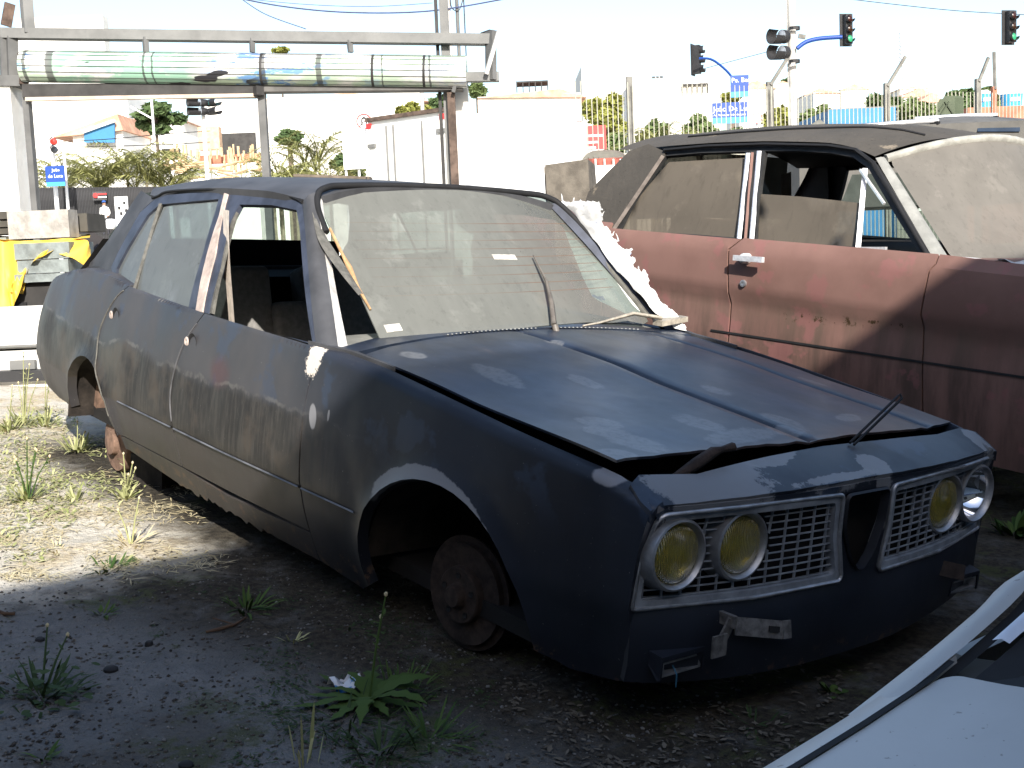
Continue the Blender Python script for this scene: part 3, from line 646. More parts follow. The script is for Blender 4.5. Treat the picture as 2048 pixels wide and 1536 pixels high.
for sgn in (1, -1):
    yc = -.605*sgn; f0 = face(yc, .335).x
    b = MB(); b.prism([(f0-.05, yc-.085, .37), (f0+.02, yc-.075, .358), (f0+.02, yc+.075, .358), (f0-.05, yc+.085, .37)], (0, 0, .012))
    b.prism([(f0+.01, yc-.078, .31), (f0+.018, yc-.075, .312), (f0+.02, yc-.075, .358), (f0-.05, yc-.082, .37)], (0, .006, 0)); b.prism([(f0+.01, yc+.078, .31), (f0+.018, yc+.075, .312), (f0+.02, yc+.075, .358), (f0-.05, yc+.082, .37)], (0, -.006, 0))
    sl = b.build('side_lamp_housing', M['navy'], sedan)
    b = MB(); x1 = f0+.014
    P_ = [(-.068, .316), (.068, .316), (.068, .353), (-.068, .353)]; Q_ = [(-.06, .321), (.06, .321), (.06, .348), (-.06, .348)]
    b.add([(x1, yc+a, c) for a, c in P_]+[(x1, yc+a, c) for a, c in Q_]+[(x1-.03, yc+a, c) for a, c in Q_], [(0, 1, 5, 4), (1, 2, 6, 5), (2, 3, 7, 6), (3, 0, 4, 7), (4, 5, 9, 8), (5, 6, 10, 9), (6, 7, 11, 10), (7, 4, 8, 11), (8, 9, 10, 11)])
    b.build('empty_lamp_shell', M['alu'], sl)
    if sgn == 1: b = MB(); b.tube([(x1-.01, yc-.02, .335), (x1+.008, yc-.022, .318), (x1+.006, yc-.02, .285)], .002, 5); b.build('lamp_wire', mk('blue_wire', (.03, .12, .2), .5), sl)
# hood stay, latch tongue, wipers
b = MB(); p0 = Vector((.70, .10, .80)); p1 = Vector((.66, .36, .905)); b.tube([p0, p1, p1+Vector((0, .012, .006)), p1+Vector((.012, .004, -.004)), p0+Vector((.014, 0, -.002))], .004, 6); b.build('hood_stay', M['black'], sedan, 60)
b = MB(); b.tube([(.69, -.58, .77), (.69, -.50, .80), (.69, -.44, .825), (.69, -.41, .828), (.692, -.37, .832)], [.01, .016, .014, .008, .012], 6); b.build('latch_tongue', M['rust'], sedan, 60)
b = MB(); q = onscr(1089, 645, .0)+Vector((.05, 0, -.005)); b.tube([q+Vector((.02, 0, -.03)), q+Vector((.005, 0, .0))], .012, 8); b.tube([q, onscr(1095, 620, .03), onscr(1085, 575, .03), onscr(1062, 518, .02)], [.011, .010, .006, .003], 6); b.build('wiper_arm', mk('wiper_grey', (.13, .115, .1), .5, .3, 30), sedan, 60)
b = MB(); q = Vector((-.60, .70, .955)); b.box(q, (.05, .14, .02), Matrix.Rotation(.1, 3, 'X')); b.tube([q+Vector((0, -.05, .012)), Vector((-.62, .52, .985)), Vector((-.625, .36, .955)), Vector((-.63, .28, .945))], [.009, .008, .005, .004], 6); b.build('wiper_arm', mk('wiper_pale', (.36, .32, .26), .6, .4, 30), sedan, 60)
# interior: rear seat, belt, dash, floor, wheel wells
def cushion(c, d, r=.05, rot=None):
    b = MB(); b.box((0, 0, 0), d); me = b.build('x', M['cloth']); bm = __import__('bmesh').new(); bm.from_mesh(me.data)
    __import__('bmesh').ops.bevel(bm, geom=bm.edges[:], offset=r, segments=4, affect='EDGES', profile=.6)
    V_ = [v.co.copy() for v in bm.verts]; bm.verts.index_update(); F_ = [[v.index for v in f.verts] for f in bm.faces]; bm.free(); bpy.data.objects.remove(me)
    rot = rot or Matrix.Identity(3); return [Vector(c)+rot @ v for v in V_], F_
tl = Matrix.Rotation(R_(-16), 3, 'Y')
for c, d, nm in (((-2.36, -.36, .72), (.16, .56, .56), 'rear_seat_back'), ((-2.36, .36, .72), (.16, .56, .56), 'rear_seat_back'), ((-2.31, 0, .66), (.17, .2, .36), 'armrest'), ((-2.05, 0, .42), (.55, 1.25, .18), 'rear_seat_cushion')):
    V_, F_ = cushion(c, d, .045, tl if nm != 'rear_seat_cushion' else None); MB().add(V_, F_).build(nm, M['cloth'], sedan, 60)
b = MB(); bp = curve([tuple(onY(u, v, -.66)) for u, v in ((456, 420), (456, 480), (459, 540), (463, 590), (468, 660), (472, 760))], 4)
b.grid(len(bp), 2, lambda i, j: Vector(bp[round(i*(len(bp)-1))])+Vector((-.04+.08*j, -.015*j, 0))); b.build('seat_belt', M['belt'], sedan, 60)
b = MB(); b.grid(12, 8, lambda i, j: Vector((-.66-.26*j-.07*(1-((i-.5)*2)**2), -.72+1.44*i, .905+.01*math.sin(j*3)-.05*max(0, j-.6)*2))); b.build('dashboard', M['dash'], sedan, 60)
b = MB(); b.box((-1.35, 0, .27), (3.9, 1.36, .05)); b.box((-.62, 0, .58), (.03, 1.45, .6)); b.box((-2.62, 0, .62), (.03, 1.3, .62)); b.box((-2.75, 0, .93), (.5, 1.2, .02)); b.build('floor_pan', M['inside'], sedan)
for sgn in (1, -1):
    for A in (ARF, ARR):
        MB().grid(18, 2, lambda i, j: Vector((A[0]+A[2]*1.02*math.cos(.4+2.7*i), -(.80-.34*j)*sgn, A[1]+A[3]*1.02*math.sin(.4+2.7*i)))).build('wheel_well', M['under'], sedan, 40)
        MB().grid(2, 2, lambda i, j: Vector((A[0]-.5+1.0*i, -.46*sgn, .18+.55*j))).build('well_wall', M['under'], sedan)
MB().box((.05, 0, .58), (.7, .74, .34)).build('engine_block', M['under'], sedan)
panel(MB(), [(-2.85, -.68), (-3.15, -.66), (-3.5, -.62), (-3.66, -.5), (-3.7, 0), (-3.66, .5), (-3.5, .62), (-3.15, .66), (-2.85, .68)], lambda x, y: Vector((x, y, zc(x)+.012)), .08, .02, inward=(-3, 0, 0)).build('trunk_lid', M['roofp'], sedan, 40)
b = MB(); b.grid(9, 6, lambda i, j: Vector((-3.70+.06*abs(2*i-1)**3, -.62+1.24*i, .35+.42*j))); b.build('tail_panel', M['navy'], sedan, 40)
# brake discs and drums
for sgn in (1, -1):
    ax = Vector((.10 if sgn == 1 else -.1, -sgn, 0)).normalized(); o = Vector((.012, -.695*sgn, .287))
    b = MB(); b.lathe(o, ax, [(.06, -.03), (.148, -.03), (.148, -.012), (.085, -.012), (.082, .008), (.078, .012), (.04, .012), (.036, .016), (.034, .03), (.028, .037), (.0001, .039)], 40)
    d = b.build('brake_disc', M['rust'], sedan, 35)
    for k in range(5):
        a = 2*math.pi*k/5+.3; y_ = ax.cross(Vector((0, 0, 1))).normalized(); z_ = y_.cross(ax)
        c = o+ax*.012+(y_*math.cos(a)+z_*math.sin(a))*.06; MB().lathe(c, ax, [(.009, 0), (.009, .003), (.006, .001), (0, 0)], 10).build('stud_hole', M['black'], d)
    b = MB(); b.lathe(o-ax*.03, ax, [(.165, -.01), (.168, 0), (.14, -.002), (.05, -.01)], 36); b.build('dust_shield', M['rust'], sedan, 40)
    o = Vector((-2.71, -.66*sgn, .17)); ax = Vector((0, -sgn, 0))
    b = MB(); b.lathe(o, ax, [(.02, -.06), (.135, -.05), (.14, -.02), (.132, .0), (.06, .006), (.055, .03), (.03, .035), (.0001, .036)], 32); b.bar(o, o+Vector((0, .6*sgn, 0)), .09, .09); b.build('brake_drum', M['rust2'] if sgn == 1 else M['rust'], sedan, 35)
    b = MB(); b.box((-2.95, -.62*sgn, .38), (.16, .12, .14), Matrix.Rotation(.3, 3, 'Y')); b.build('spring_hanger', M['rust2'], sedan)
    b = MB(); b.box((-2.45, -.55*sgn, gz(-2.45, -.7)+.06), (.24, .16, .12), Matrix.Rotation(.2, 3, 'Z')); bo = b.build('chassis_block', M['under'], sedan)
# ------------------------------------------------------------------ ground
def ground_mat():
    n = NT('yard_ground'); x, y, z = n.xyz()
    a = n.noise(1.1, 6, .6); b = n.noise(7, 6, .65); c = n.noise(38, 5, .65); f = n.noise(160, 3, .6)
    col = n.mix(n.ramp(b, .3, .7), (.135, .138, .138), (.205, .205, .20))           # worn concrete
    col = n.mix(n.math('MULTIPLY', n.ramp(c, .55, .72), .75), col, (.06, .052, .045))
    col = n.mix(n.math('MULTIPLY', n.ramp(f, .62, .75), .5), col, (.34, .335, .32))
    dirt = n.ramp(n.math('ADD', a, n.math('MULTIPLY', n.math('SUBTRACT', b, .5), .5)), .46, .60)
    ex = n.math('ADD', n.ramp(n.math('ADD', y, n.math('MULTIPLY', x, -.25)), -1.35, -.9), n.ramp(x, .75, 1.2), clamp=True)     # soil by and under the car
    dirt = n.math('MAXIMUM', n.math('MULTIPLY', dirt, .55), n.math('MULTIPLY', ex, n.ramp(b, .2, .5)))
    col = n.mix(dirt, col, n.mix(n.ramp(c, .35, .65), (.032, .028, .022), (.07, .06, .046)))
    moss = n.ramp(n.math('ADD', n.noise(2.4, 6, .65), n.math('MULTIPLY', n.math('SUBTRACT', c, .5), .4)), .56, .68)
    col = n.mix(n.math('MULTIPLY', moss, .6), col, (.06, .075, .022))
    spot = n.new('ShaderNodeTexVoronoi'); spot.inputs['Scale'].default_value = 9; n.ln(n.map(n.oc(), scale=(1, 1, .2)), spot.inputs['Vector'])
    col = n.mix(n.math('MULTIPLY', n.ramp(n.math('ADD', spot.outputs['Distance'], n.math('MULTIPLY', b, .35)), .27, .22), .85), col, (.03, .027, .024))
    dry = n.math('MULTIPLY', n.ramp(n.math('ADD', x, n.math('MULTIPLY', b, .5)), -.75, -1.15), n.ramp(n.math('ADD', y, n.math('MULTIPLY', b, .3)), -.55, -.85))  # pale dry ground; sunlight also put into its colour beyond the shade edge
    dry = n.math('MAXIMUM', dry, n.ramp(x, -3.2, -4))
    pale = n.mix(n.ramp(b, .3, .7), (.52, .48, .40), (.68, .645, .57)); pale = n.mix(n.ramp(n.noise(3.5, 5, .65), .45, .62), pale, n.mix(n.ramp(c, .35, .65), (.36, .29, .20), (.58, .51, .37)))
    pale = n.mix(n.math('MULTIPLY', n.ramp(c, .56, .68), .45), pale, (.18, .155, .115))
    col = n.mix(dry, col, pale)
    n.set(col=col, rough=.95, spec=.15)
    n.bump(n.math('ADD', n.math('MULTIPLY', c, .6), n.math('ADD', b, n.math('MULTIPLY', f, .25))), .024); return n.m
QI = Q.inverted()
nz_up = (QI.to_3x3() @ Vector((0, 0, 1)))
g0 = Q @ Vector((-5, -.7, gz(-5, -.7)))
def hground(x, y):
    r = math.hypot(x+1, y); t = max(0, min(1, (r-7)/16)); t = t*t*(3-2*t)
    zl = (g0.z - (Q3 @ Vector((x, y, 0))).z)/Q3[2][2]
    z = lerp(gz(x, y), zl, t)
    if r < 9:
        k = max(0, min(1, (9-r)/4)); z += k*(.012*noise.noise(Vector((x*2.2, y*2.2, 0)))+.010*noise.noise(Vector((x*7, y*7, 3)))+.005*noise.noise(Vector((x*19, y*19, 5))))
    return z
xs = [-600, -250, -120, -60, -35, -22, -15, -11, -8.5]+[-7.5+.25*i for i in range(14)]+[-4+.04*i for i in range(150)]+[2+.2*i for i in range(11)]+[5, 7, 10, 15, 25, 60, 200, 600]
ys = [-600, -250, -120, -60, -30, -18, -12, -9, -7, -5.5, -4.5]+[-4+.1*i for i in range(15)]+[-2.5+.04*i for i in range(100)]+[1.5+.2*i for i in range(12)]+[4.2, 5, 6.5, 8.5, 12, 18, 30, 60, 120, 250, 600]
b = MB(); b.grid(len(xs), len(ys), lambda i, j: (lambda x, y: Vector((x, y, hground(x, y))))(xs[round(i*(len(xs)-1))], ys[round(j*(len(ys)-1))]))
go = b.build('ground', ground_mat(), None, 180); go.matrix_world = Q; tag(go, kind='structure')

# ------------------------------------------------------------------ the building behind the photographer whose roof edge throws the shade
sn = Vector((-.625, -.054, .778)).normalized(); sp_ = Vector((-.33, -.2, .93))   # plane of the shadow edge (near frame)
snw = Q3 @ sn; spw = Q @ sp_
ed = snw.cross(Vector((0, 0, 1))).normalized()
e0 = spw+SUN_W*8.0
e0 += ed*((WC-e0).dot(ed))
back_d = Vector((SUN_W.x, SUN_W.y, 0)); back_d = (back_d-ed*back_d.dot(ed)).normalized()
gzw = g0.z-.3
MW = mk('rough_render', (.30, .28, .25), .9, .3, 3)
bh = thing('workshop_building', 'plain rendered workshop building behind the viewer casting the shade', 'building', (e0.x, e0.y, gzw), near=False)
A = e0-ed*22; B = e0+ed*22
def bx(p, q, z0, z1, d, nm, mat):
    b = MB(); b.prism([Vector((p.x, p.y, z0)), Vector((q.x, q.y, z0)), Vector((q.x, q.y, z1)), Vector((p.x, p.y, z1))], d); return b.build(nm, mat, bh)
off = back_d*.5
wall = bx(A+off, B+off, gzw, e0.z-.25, back_d*9, 'wall', MW)
bx(A, B, e0.z-.24, e0.z, back_d*10, 'roof', mk('roof_sheet', (.16, .15, .14), .8))
for i in range(6):
    c = A.lerp(B, (i+.5)/6)+off-back_d*.03
    b = MB(); b.prism([c-ed*.9+Vector((0, 0, gzw+2.2-c.z)), c+ed*.9+Vector((0, 0, gzw+2.2-c.z)), c+ed*.9+Vector((0, 0, gzw+3.6-c.z)), c-ed*.9+Vector((0, 0, gzw+3.6-c.z))], back_d*.02); b.build('window', M['inside'], bh)

# unseen wall added left of the viewer: keeps the low sky off the flank of the dark sedan
wA = Q @ Vector((9.5, -7.6, 0)); wB = Q @ Vector((-12, -7.6, 0)); wd_ = (wB-wA); wd_.z = 0; wn_ = wd_.normalized().cross(Vector((0, 0, 1)))
if wn_.dot(WC-wA) > 0: wn_ = -wn_
b = MB(); b.prism([Vector((wA.x, wA.y, gzw)), Vector((wB.x, wB.y, gzw)), Vector((wB.x, wB.y, gzw+5.2)), Vector((wA.x, wA.y, gzw+5.2))], wn_*4); b.build('added_shade_wall', mk('shade_wall_render', (.13, .12, .11), .9, .3, 2), bh)
# ------------------------------------------------------------------ maroon sedan beside it
def maroon_mat(name, top=False):
    n = NT(name); n._oc = n.map(n.oc(), loc=(-.9, 2.9, gz(-.9, 2.9))); x, y, z = n.xyz(); a = n.noise(2, 5, .6); b = n.noise(1, 5, .65, sc=(9, 9, 1.4)); c = n.noise(30, 4, .7); d = n.noise(6, 4, .6)
    col = n.mix(n.ramp(a, .35, .65), (.175, .098, .080), (.225, .128, .106))
    dust = n.math('MULTIPLY', n.ramp(b, .3, .7), n.ramp(z, 1.0, .9)) if not top else n.ramp(a, .3, .7, 0, .5)
    col = n.mix(n.math('MULTIPLY', dust, .8), col, n.mix(n.ramp(z, .9, .7), (.125, .088, .067), (.06, .043, .035)))  # lower dirt, darkened further down to stand in for shade
    col = n.mix(n.math('MULTIPLY', n.ramp(d, .56, .62), .45), col, (.27, .11, .108))
    line = n.math('MULTIPLY', n.ramp(n.math('ABSOLUTE', n.math('SUBTRACT', z, n.math('ADD', .945, n.math('MULTIPLY', x, .06)))), .03, .005), n.ramp(x, -1.1, -1.0))
    line = n.math('MULTIPLY', line, n.ramp(x, -.35, -.4))
    col = n.mix(n.math('MULTIPLY', line, n.ramp(c, .56, .62)), col, (.05, .03, .015))
    col = n.mix(n.math('MULTIPLY', n.ramp(n.noise(170, 2), .75, .79), .4), col, (.35, .3, .27))
    n.set(col=col, rough=n.ramp(b, .3, .7, .5, .7), spec=.2); return n.m
M['maroon'] = maroon_mat('faded_maroon_paint'); M['maroon_top'] = maroon_mat('faded_maroon_top', True)
def vinyl():
    n = NT('dusty_vinyl_roof'); a = n.noise(1.3, 5, .6); s = n.noise(1, 6, .7, sc=(5, 2.2, 5)); p = n.noise(70, 3, .6)
    col = n.mix(n.ramp(a, .35, .7), (.062, .057, .050), (.092, .082, .070))
    col = n.mix(n.math('MULTIPLY', n.ramp(s, .60, .66), .8), col, (.24, .20, .15))
    col = n.mix(n.ramp(p, .66, .72), col, (.02, .018, .016)); n.set(col=col, rough=.85, spec=.2); n.bump(n.noise(25, 4), .004); return n.m
M['vinyl'] = vinyl()
M['mscreen'] = dust_glass('caked_screen_glass', (.17, .157, .138), .96, False, (.7, .7, .6), .05)
M['mside'] = dust_glass('caked_side_glass', (.135, .115, .09), .93, False, (.6, .55, .45), .1)
M['mtrim'] = mk('pitted_bright_trim', (.80, .80, .81), .3, .2, 40, metal=.45)
M['mpillar'] = mk('dusty_pillar', (.27, .27, .25), .7, .25, 12)
def plane_f(n, p):
    n = Vector(n).normalized(); return lambda u, v: onP(u, v, n, p)
YM = 1.90
mar = thing('maroon_sedan', 'faded maroon sedan with dust-caked windows and dark vinyl roof beside the dark sedan', 'car', (-.9, 2.9, gz(-.9, 2.9)))
mb_ = lambda *P: [(lambda p: (p.x, p.z))(onY(u, v, YM)) for u, v in P]
crest_l = mb_((1274, 469), (1374, 489), (1481, 496), (1536, 501), (1711, 524), (1856, 536), (1981, 554), (2048, 563))
crease_l = mb_((1294, 561), (1454, 581), (1536, 591), (1711, 619), (1836, 634), (2048, 666))
trim_l = mb_((1480, 670), (1534, 681), (1686, 699), (1836, 724), (2048, 756))
def lin(P):                 # straight fit through the first and the last
    (a, b), (c, d) = P[0], P[-1]; return lambda x: b+(d-b)*(x-a)/(c-a)
zC, zK, zT = lin([crest_l[2], crest_l[5]]), lin(crease_l), lin(trim_l)
def mside(x, v):
    c, k, t = zC(x), zK(x), zT(x)
    if v > c:  d = v-c; y = .055*(d/.07)**1.1
    elif v > k: q = (v-k)/(c-k); y = -.004*math.sin(math.pi*q)
    elif v > t: q = (k-v)/(k-t); y = .022*min(1, q/.10)+.004*math.sin(math.pi*min(1, q))
    else: y = .022+.16*(t-v)**1.5
    y += .06*max(0, x-.6)**2+.05*max(0, -2.0-x)**2
    return Vector((x, YM+y, v))
MIN = (-.9, 2.9, .8)
cr = mb_((1478, 476), (1459, 499), (1458, 584), (1453, 669))
cf = mb_((1864, 508), (1866, 528), (1857, 541), (1840, 629), (1836, 768))
cr = [(x, z) for x, z in cr]; cf = [(x, z) for x, z in cf]
zb = .36
belt_r, belt_f = cr[0], cf[0]
fd_o = cr+[(cr[-1][0]-.03, zb)]+[(cf[-1][0]+.02, zb+.04)]+list(reversed(cf))
beltz = lin([belt_r, belt_f])
AM = (1.05, .40, .40, .40); AR2 = (-2.75, .34, .38, .30)
fen_o = [(x+.008, z) for x, z in cf]+[(cf[-1][0]+.03, zb+.04), (.62, zb+.04)]+[(AM[0]+AM[2]*math.cos(R_(a)), AM[1]+AM[3]*math.sin(R_(a))) for a in range(175, -1, -12)]+[(1.5, .42), (2.05, .5), (2.15, .9), (2.12, zC(2.1)+.03)]+[(x, zC(x)+.05) for x in (1.7, 1.2, .7, .2)]
rd_o = [(-2.2, zb), (-2.35, .9), (-2.30, beltz(-2.3)-.005)]+[(x, z-.002) for x, z in [(belt_r[0]-.012, belt_r[1]-.004)]]+[(x-.012, z) for x, z in cr[1:]]+[(cr[-1][0]-.042, zb)]
qp_o = [(-2.36, .9), (-2.21, zb)]+[(AR2[0]+AR2[2]*math.cos(R_(a)), AR2[1]+AR2[3]*math.sin(R_(a))) for a in range(5, 176, 12)]+[(-3.5, .45), (-3.75, .6), (-3.72, 1.0), (-3.6, zC(-3.6)+.06), (-2.31, zC(-2.3)+.06)]
mmir = lambda s: (lambda u, v: (lambda p: Vector((p.x, 5.8-p.y, p.z)))(s(u, v)))
for sgn in (1, -1):
    sf = mside if sgn == 1 else mmir(mside)
    for nm, o in (('front_door', fd_o), ('front_fender', fen_o), ('rear_door', rd_o), ('quarter_panel', qp_o)):
        p_ = panel(MB(), o, sf, .045, .02, inward=MIN).build(nm, M['maroon'], mar, 30)
        if nm == 'front_door' and sgn == 1: mdoor = p_
    b = MB(); x0, x1 = -2.2, .6
    b.grid(20, 2, lambda i, j: sf(lerp(-1.5, .6, i), zT(lerp(-1.5, .6, i))-.005+.010*j)+Vector((0, -.005*sgn, 0))); b.build('lower_moulding', M['black'], mar)
# greenhouse
gp0 = Vector((-.8, 1.975, beltz(-.8))); gp1 = onP(1620, 299, (0, 1, 0), (0, 2.13, 0))
gnv = Vector((1, 0, .0)).cross(gp1-gp0 - Vector(((gp1-gp0).x, 0, 0))).normalized()
mg2 = lambda u, v, off=0: onP(u, v, gnv, gp0+gnv*off)
GM = lambda *P: [(lambda p: (p.x, p.z))(mg2(*p)) for p in P]
def mgh(x, z):
    y = gp0.y - (gnv.z*(z-gp0.z))/gnv.y; t = (z-gp0.z)/.4
    return Vector((x, y-.015*4*t*(1-t)*(1 if 0 < t < 1 else 0), z))
win_rear = GM((1332, 312), (1400, 306), (1500, 303), (1494, 384), (1482, 476), (1380, 468), (1240, 461), (1280, 388))
win_front = GM((1530, 302), (1600, 302), (1661, 306), (1705, 314), (1738, 336), (1771, 390), (1838, 505), (1720, 494), (1512, 480), (1522, 390))
top_o = GM((1300, 300), (1334, 301), (1420, 294), (1536, 290), (1661, 293), (1722, 303), (1757, 330), (1800, 398), (1866, 516), (1838, 508), (1512, 483), (1476, 479), (1226, 463), (1255, 400))
for sgn in (1, -1):
    sf = mgh if sgn == 1 else mmir(mgh)
    off = lambda k: (lambda u, v: sf(u, v)+Vector((0, k*sgn, 0)))
    panel(MB(), top_o, sf, .06, .025, [win_rear, win_front], inward=MIN).build('window_frame', M['maroon'] if 0 else mk('dark_window_frame', (.03, .03, .03), .6, .4, 8), mar, 30)
    sh = off(.015)
    panel(MB(), GM((1336, 324), (1494, 315), (1489, 384), (1474, 476), (1236, 463), (1282, 390)), sh, .06, 0).build('rear_door_glass', M['mside'] if sgn == 1 else M['farglass'], mar, 180)
    ins = [(lambda a: (a[0], a[1]))(p) for p in GM((1522, 388), (1600, 393), (1676, 401), (1719, 406), (1714, 496), (1512, 482))]
    if sgn == 1:
        panel(MB(), ins, sh, .06, .004).build('front_door_glass', M['mside'], mar, 180, label='half lowered dusty front door glass')
        # bright strips either side of the centre pillar, vent bar, sill strip
        for a, c, w in (((1499, 306), (1481, 477), .03), ((1521, 302), (1506, 480), .032), ((1508, 305), (1494, 478), .018)):
            b = MB(); p, q = sf(*GM(a)[0]), sf(*GM(c)[0]); b.grid(2, 5, lambda i, j: p.lerp(q, i)+Vector((w*(j-.5), -.012-.010*math.sin(math.pi*j), 0)))
            b.build('bright_strip' if w > .02 else 'centre_pillar', M['mtrim'] if w > .02 else M['maroon'], mar, 60)
        b = MB(); p, q = sf(*GM((1732, 338))[0]), sf(*GM((1716, 497))[0]); b.bar(p, q, .022, .016); q2 = sf(*GM((1775, 497))[0]); b.bar(q+Vector((0, -.008, 0)), q2+Vector((0, -.008, 0)), .016, .014); b.build('vent_bar', M['mtrim'], mar)
        b = MB(); p, q = sf(*GM((1728, 340))[0])+Vector((0, -.02, 0)), sf(*GM((1778, 408))[0])+Vector((0, -.02, 0)); b.bar(p, q, .012, .01); b.build('loose_trim', M['mtrim'], mar)
        b = MB(); P_ = [sf(*g)+Vector((0, -.02, 0)) for g in GM((1268, 384+20), (1332, 311))]; b.bar(sf(*GM((1232, 458))[0])+Vector((0, -.012, 0)), sf(*GM((1331, 312))[0])+Vector((0, -.012, 0)), .03, .02); b.build('rear_window_trim', mk('brown_trim', (.20, .17, .15), .5, .3, 20, metal=.3), mar)
        b = MB(); b.tube([sf(*g)+Vector((0, -.02, 0)) for g in GM((1334, 301), (1420, 293), (1536, 289), (1661, 292), (1716, 300), (1752, 326), (1800, 402), (1860, 510))], .011, 6); b.build('roof_gutter', M['black'], mar, 60)
# rear pillar with dusty vinyl
cpo = GM((1300, 288), (1334, 304), (1331, 312), (1280, 385), (1226, 462), (1150, 470))+GM((1184, 384), (1239, 327), (1262, 302))
for sgn in (1, -1):
    sf = (lambda u, v: mgh(u, v)-Vector((0, .012, 0)))
    panel(MB(), cpo, sf if sgn == 1 else mmir(sf), .07, .03, inward=MIN).build('rear_pillar', M['vinyl'], mar, 40)
# roof
rl = [mg2(u, v, 0) for u, v in ((1268, 300), (1336, 292), (1436, 285), (1536, 282), (1661, 285), (1722, 297), (1750, 316))]
xr = [p.x for p in rl]; tz = tab([(p.x, p.z) for p in rl]); ty = tab([(p.x, p.y) for p in rl])
def mroof(x, s):            # s -1..1 across
    yl = ty(x)-.005; w = 2.9-yl; t = abs(s); return Vector((x+.10*(1-s*s)*max(0, (x-xr[3])/(xr[-1]-xr[3]))**2, 2.9+s*w, tz(x)+.125*(1-t**2.6)))
b = MB(); b.grid(26, 25, lambda i, j: mroof(lerp(xr[0]-.12, xr[-1], i), 2*j-1)); b.build('roof', M['vinyl'], mar, 60)
b = MB(); b.grid(12, 12, lambda i, j: mroof(lerp(xr[0]-.1, xr[-1]-.03, i), (2*j-1)*.95)-Vector((0, 0, .05))); b.build('headliner', M['inside'], mar, 60)
b = MB(); 
for k in range(3): pass
fold = [mroof(lerp(xr[1], xr[-1]-.05, t), -.80+.25*t*t) + Vector((0, 0, .004)) for t in [i/14 for i in range(15)]]
b.tube(fold, .006, 5); b.build('roof_seam', M['black'], mar, 60)
# windscreen
At, Ab = mg2(1751, 316), mg2(1866, 516)
wt_, wb_ = Vector((At.x+.02, At.y+.05, At.z)), Vector((Ab.x+.04, Ab.y+.06, Ab.z))
def mws(s, t):              # s -1..1, t 0 bottom..1 top
    l = wb_.lerp(wt_, t); y = 2.9+s*(2.9-l.y); c = 1-s*s
    return Vector((l.x+.22*c*(1-.35*t), y, l.z+(-.012 if t < .5 else .135)*c*abs(2*t-1)))
panel(MB(), rounded([(-.985, .02), (-.5, .01), (0, .01), (.5, .01), (.985, .02), (.985, .985), (0, .985), (-.985, .985)], [.03, 0, 0, 0, .03, .06, 0, .06], 3), mws, .09, 0).build('windscreen', M['mscreen'], mar, 60)
b = MB(); fr = [(-1.0, .0), (-.5, -.01), (0, -.01), (.5, -.01), (1.0, .0)]; b.tube([mws(*p) for p in fr], .014, 6); b.build('screen_trim', M['mtrim'], mar, 60)
b = MB(); b.tube([mws(lerp(-1, 1, i/16), 1.0)+Vector((0, 0, .0)) for i in range(17)], .02, 6); b.build('screen_trim', mk('dull_header_trim', (.36, .35, .31), .5, .3, 15), mar, 60)
for sgn in (1, -1):
    b = MB(); P_ = [mws(-sgn*1.0, t)+Vector((0, 0, 0)) for t in (0, .33, .66, 1)]; Q_ = [(lambda p: Vector((p.x, p.y if sgn == 1 else 5.8-p.y, p.z)))(Ab.lerp(At, t)) for t in (0, .33, .66, 1)]
    b.grid(4, 4, lambda i, j: P_[round(i*3)].lerp(Q_[round(i*3)], j)+Vector((.02, -.01*sgn, .01))*4*j*(1-j)*.7); b.build('windscreen_pillar', M['mpillar'], mar, 60)
# hood and cowl
def mhood(x, s):
    y = 2.9+s*(.945-.06*max(0, x-.6)**2); return Vector((x, y, zC(x)+.035+.02*(1-s*s)-.02*max(0, abs(s)-.93)/.07))
panel(MB(), [(.02, -1), (.3, -1), (1, -1), (1.7, -1), (2.1, -1), (2.1, 1), (1, 1), (.02, 1), (.16, .6), (.2, 0), (.16, -.6)], mhood, .1, .03, inward=(.5, 2.9, 0)).build('hood', M['maroon_top'], mar, 40)
panel(MB(), [(Ab.x, -1), (.015, -1), (.155, -.6), (.195, 0), (.155, .6), (.015, 1), (Ab.x, 1)], lambda x, s: mhood(x, s)+Vector((0, 0, .004)), .08, .02, inward=(.2, 2.9, 0)).build('cowl', M['maroon_top'], mar, 40)
b = MB(); q = onP(2035, 525, (0, 0, 1), (0, 0, mhood(.35, -.6).z+.006))
b.grid(5, 5, lambda i, j: q+Vector((-.07+.16*i+.03*math.sin(9*j), -.05+.12*j, .012*math.sin(7*i+5*j)))); b.build('peeled_paint_flake', M['filler'], mar, 40)
b = MB(); b.grid(3, 8, lambda i, j: Vector((2.14-.05*abs(2*j-1), 2.03+1.74*j, .5+.55*i))); b.build('front_panel', M['maroon_top'], mar)
b = MB(); b.grid(3, 8, lambda i, j: Vector((-3.7, 2.05+1.7*j, .5+.6*i))); b.build('tail_panel', M['maroon_top'], mar)
b = MB(); b.grid(6, 8, lambda i, j: Vector((-3.7+1.3*i, 2.05+1.7*j, zC(-3.2)+.07+.03*math.sin(3.1*j)))); b.build('trunk_lid', M['maroon_top'], mar, 40)
b = MB(); b.grid(2, 8, lambda i, j: Vector((lerp(xr[0]-.10, -2.45, i), 2.25+1.3*j, lerp(tz(xr[0])+.02, zC(-2.4)+.10, i)))); b.build('rear_window', M['mscreen'], mar)
b = MB(); b.box((-.9, 2.9, .5), (2.9, 1.7, .06)); b.build('floor_pan', M['inside'], mar)
b = MB(); b.box((.25, 2.9, .8), (.05, 1.75, .7)); b.build('bulkhead', M['inside'], mar)
V_, F_ = cushion((-1.35, 2.9, .92), (.18, 1.5, .62), .06, tl); MB().add(V_, F_).build('front_seat_back', mk('black_vinyl_seat', (.02, .018, .017), .6), mar, 60)
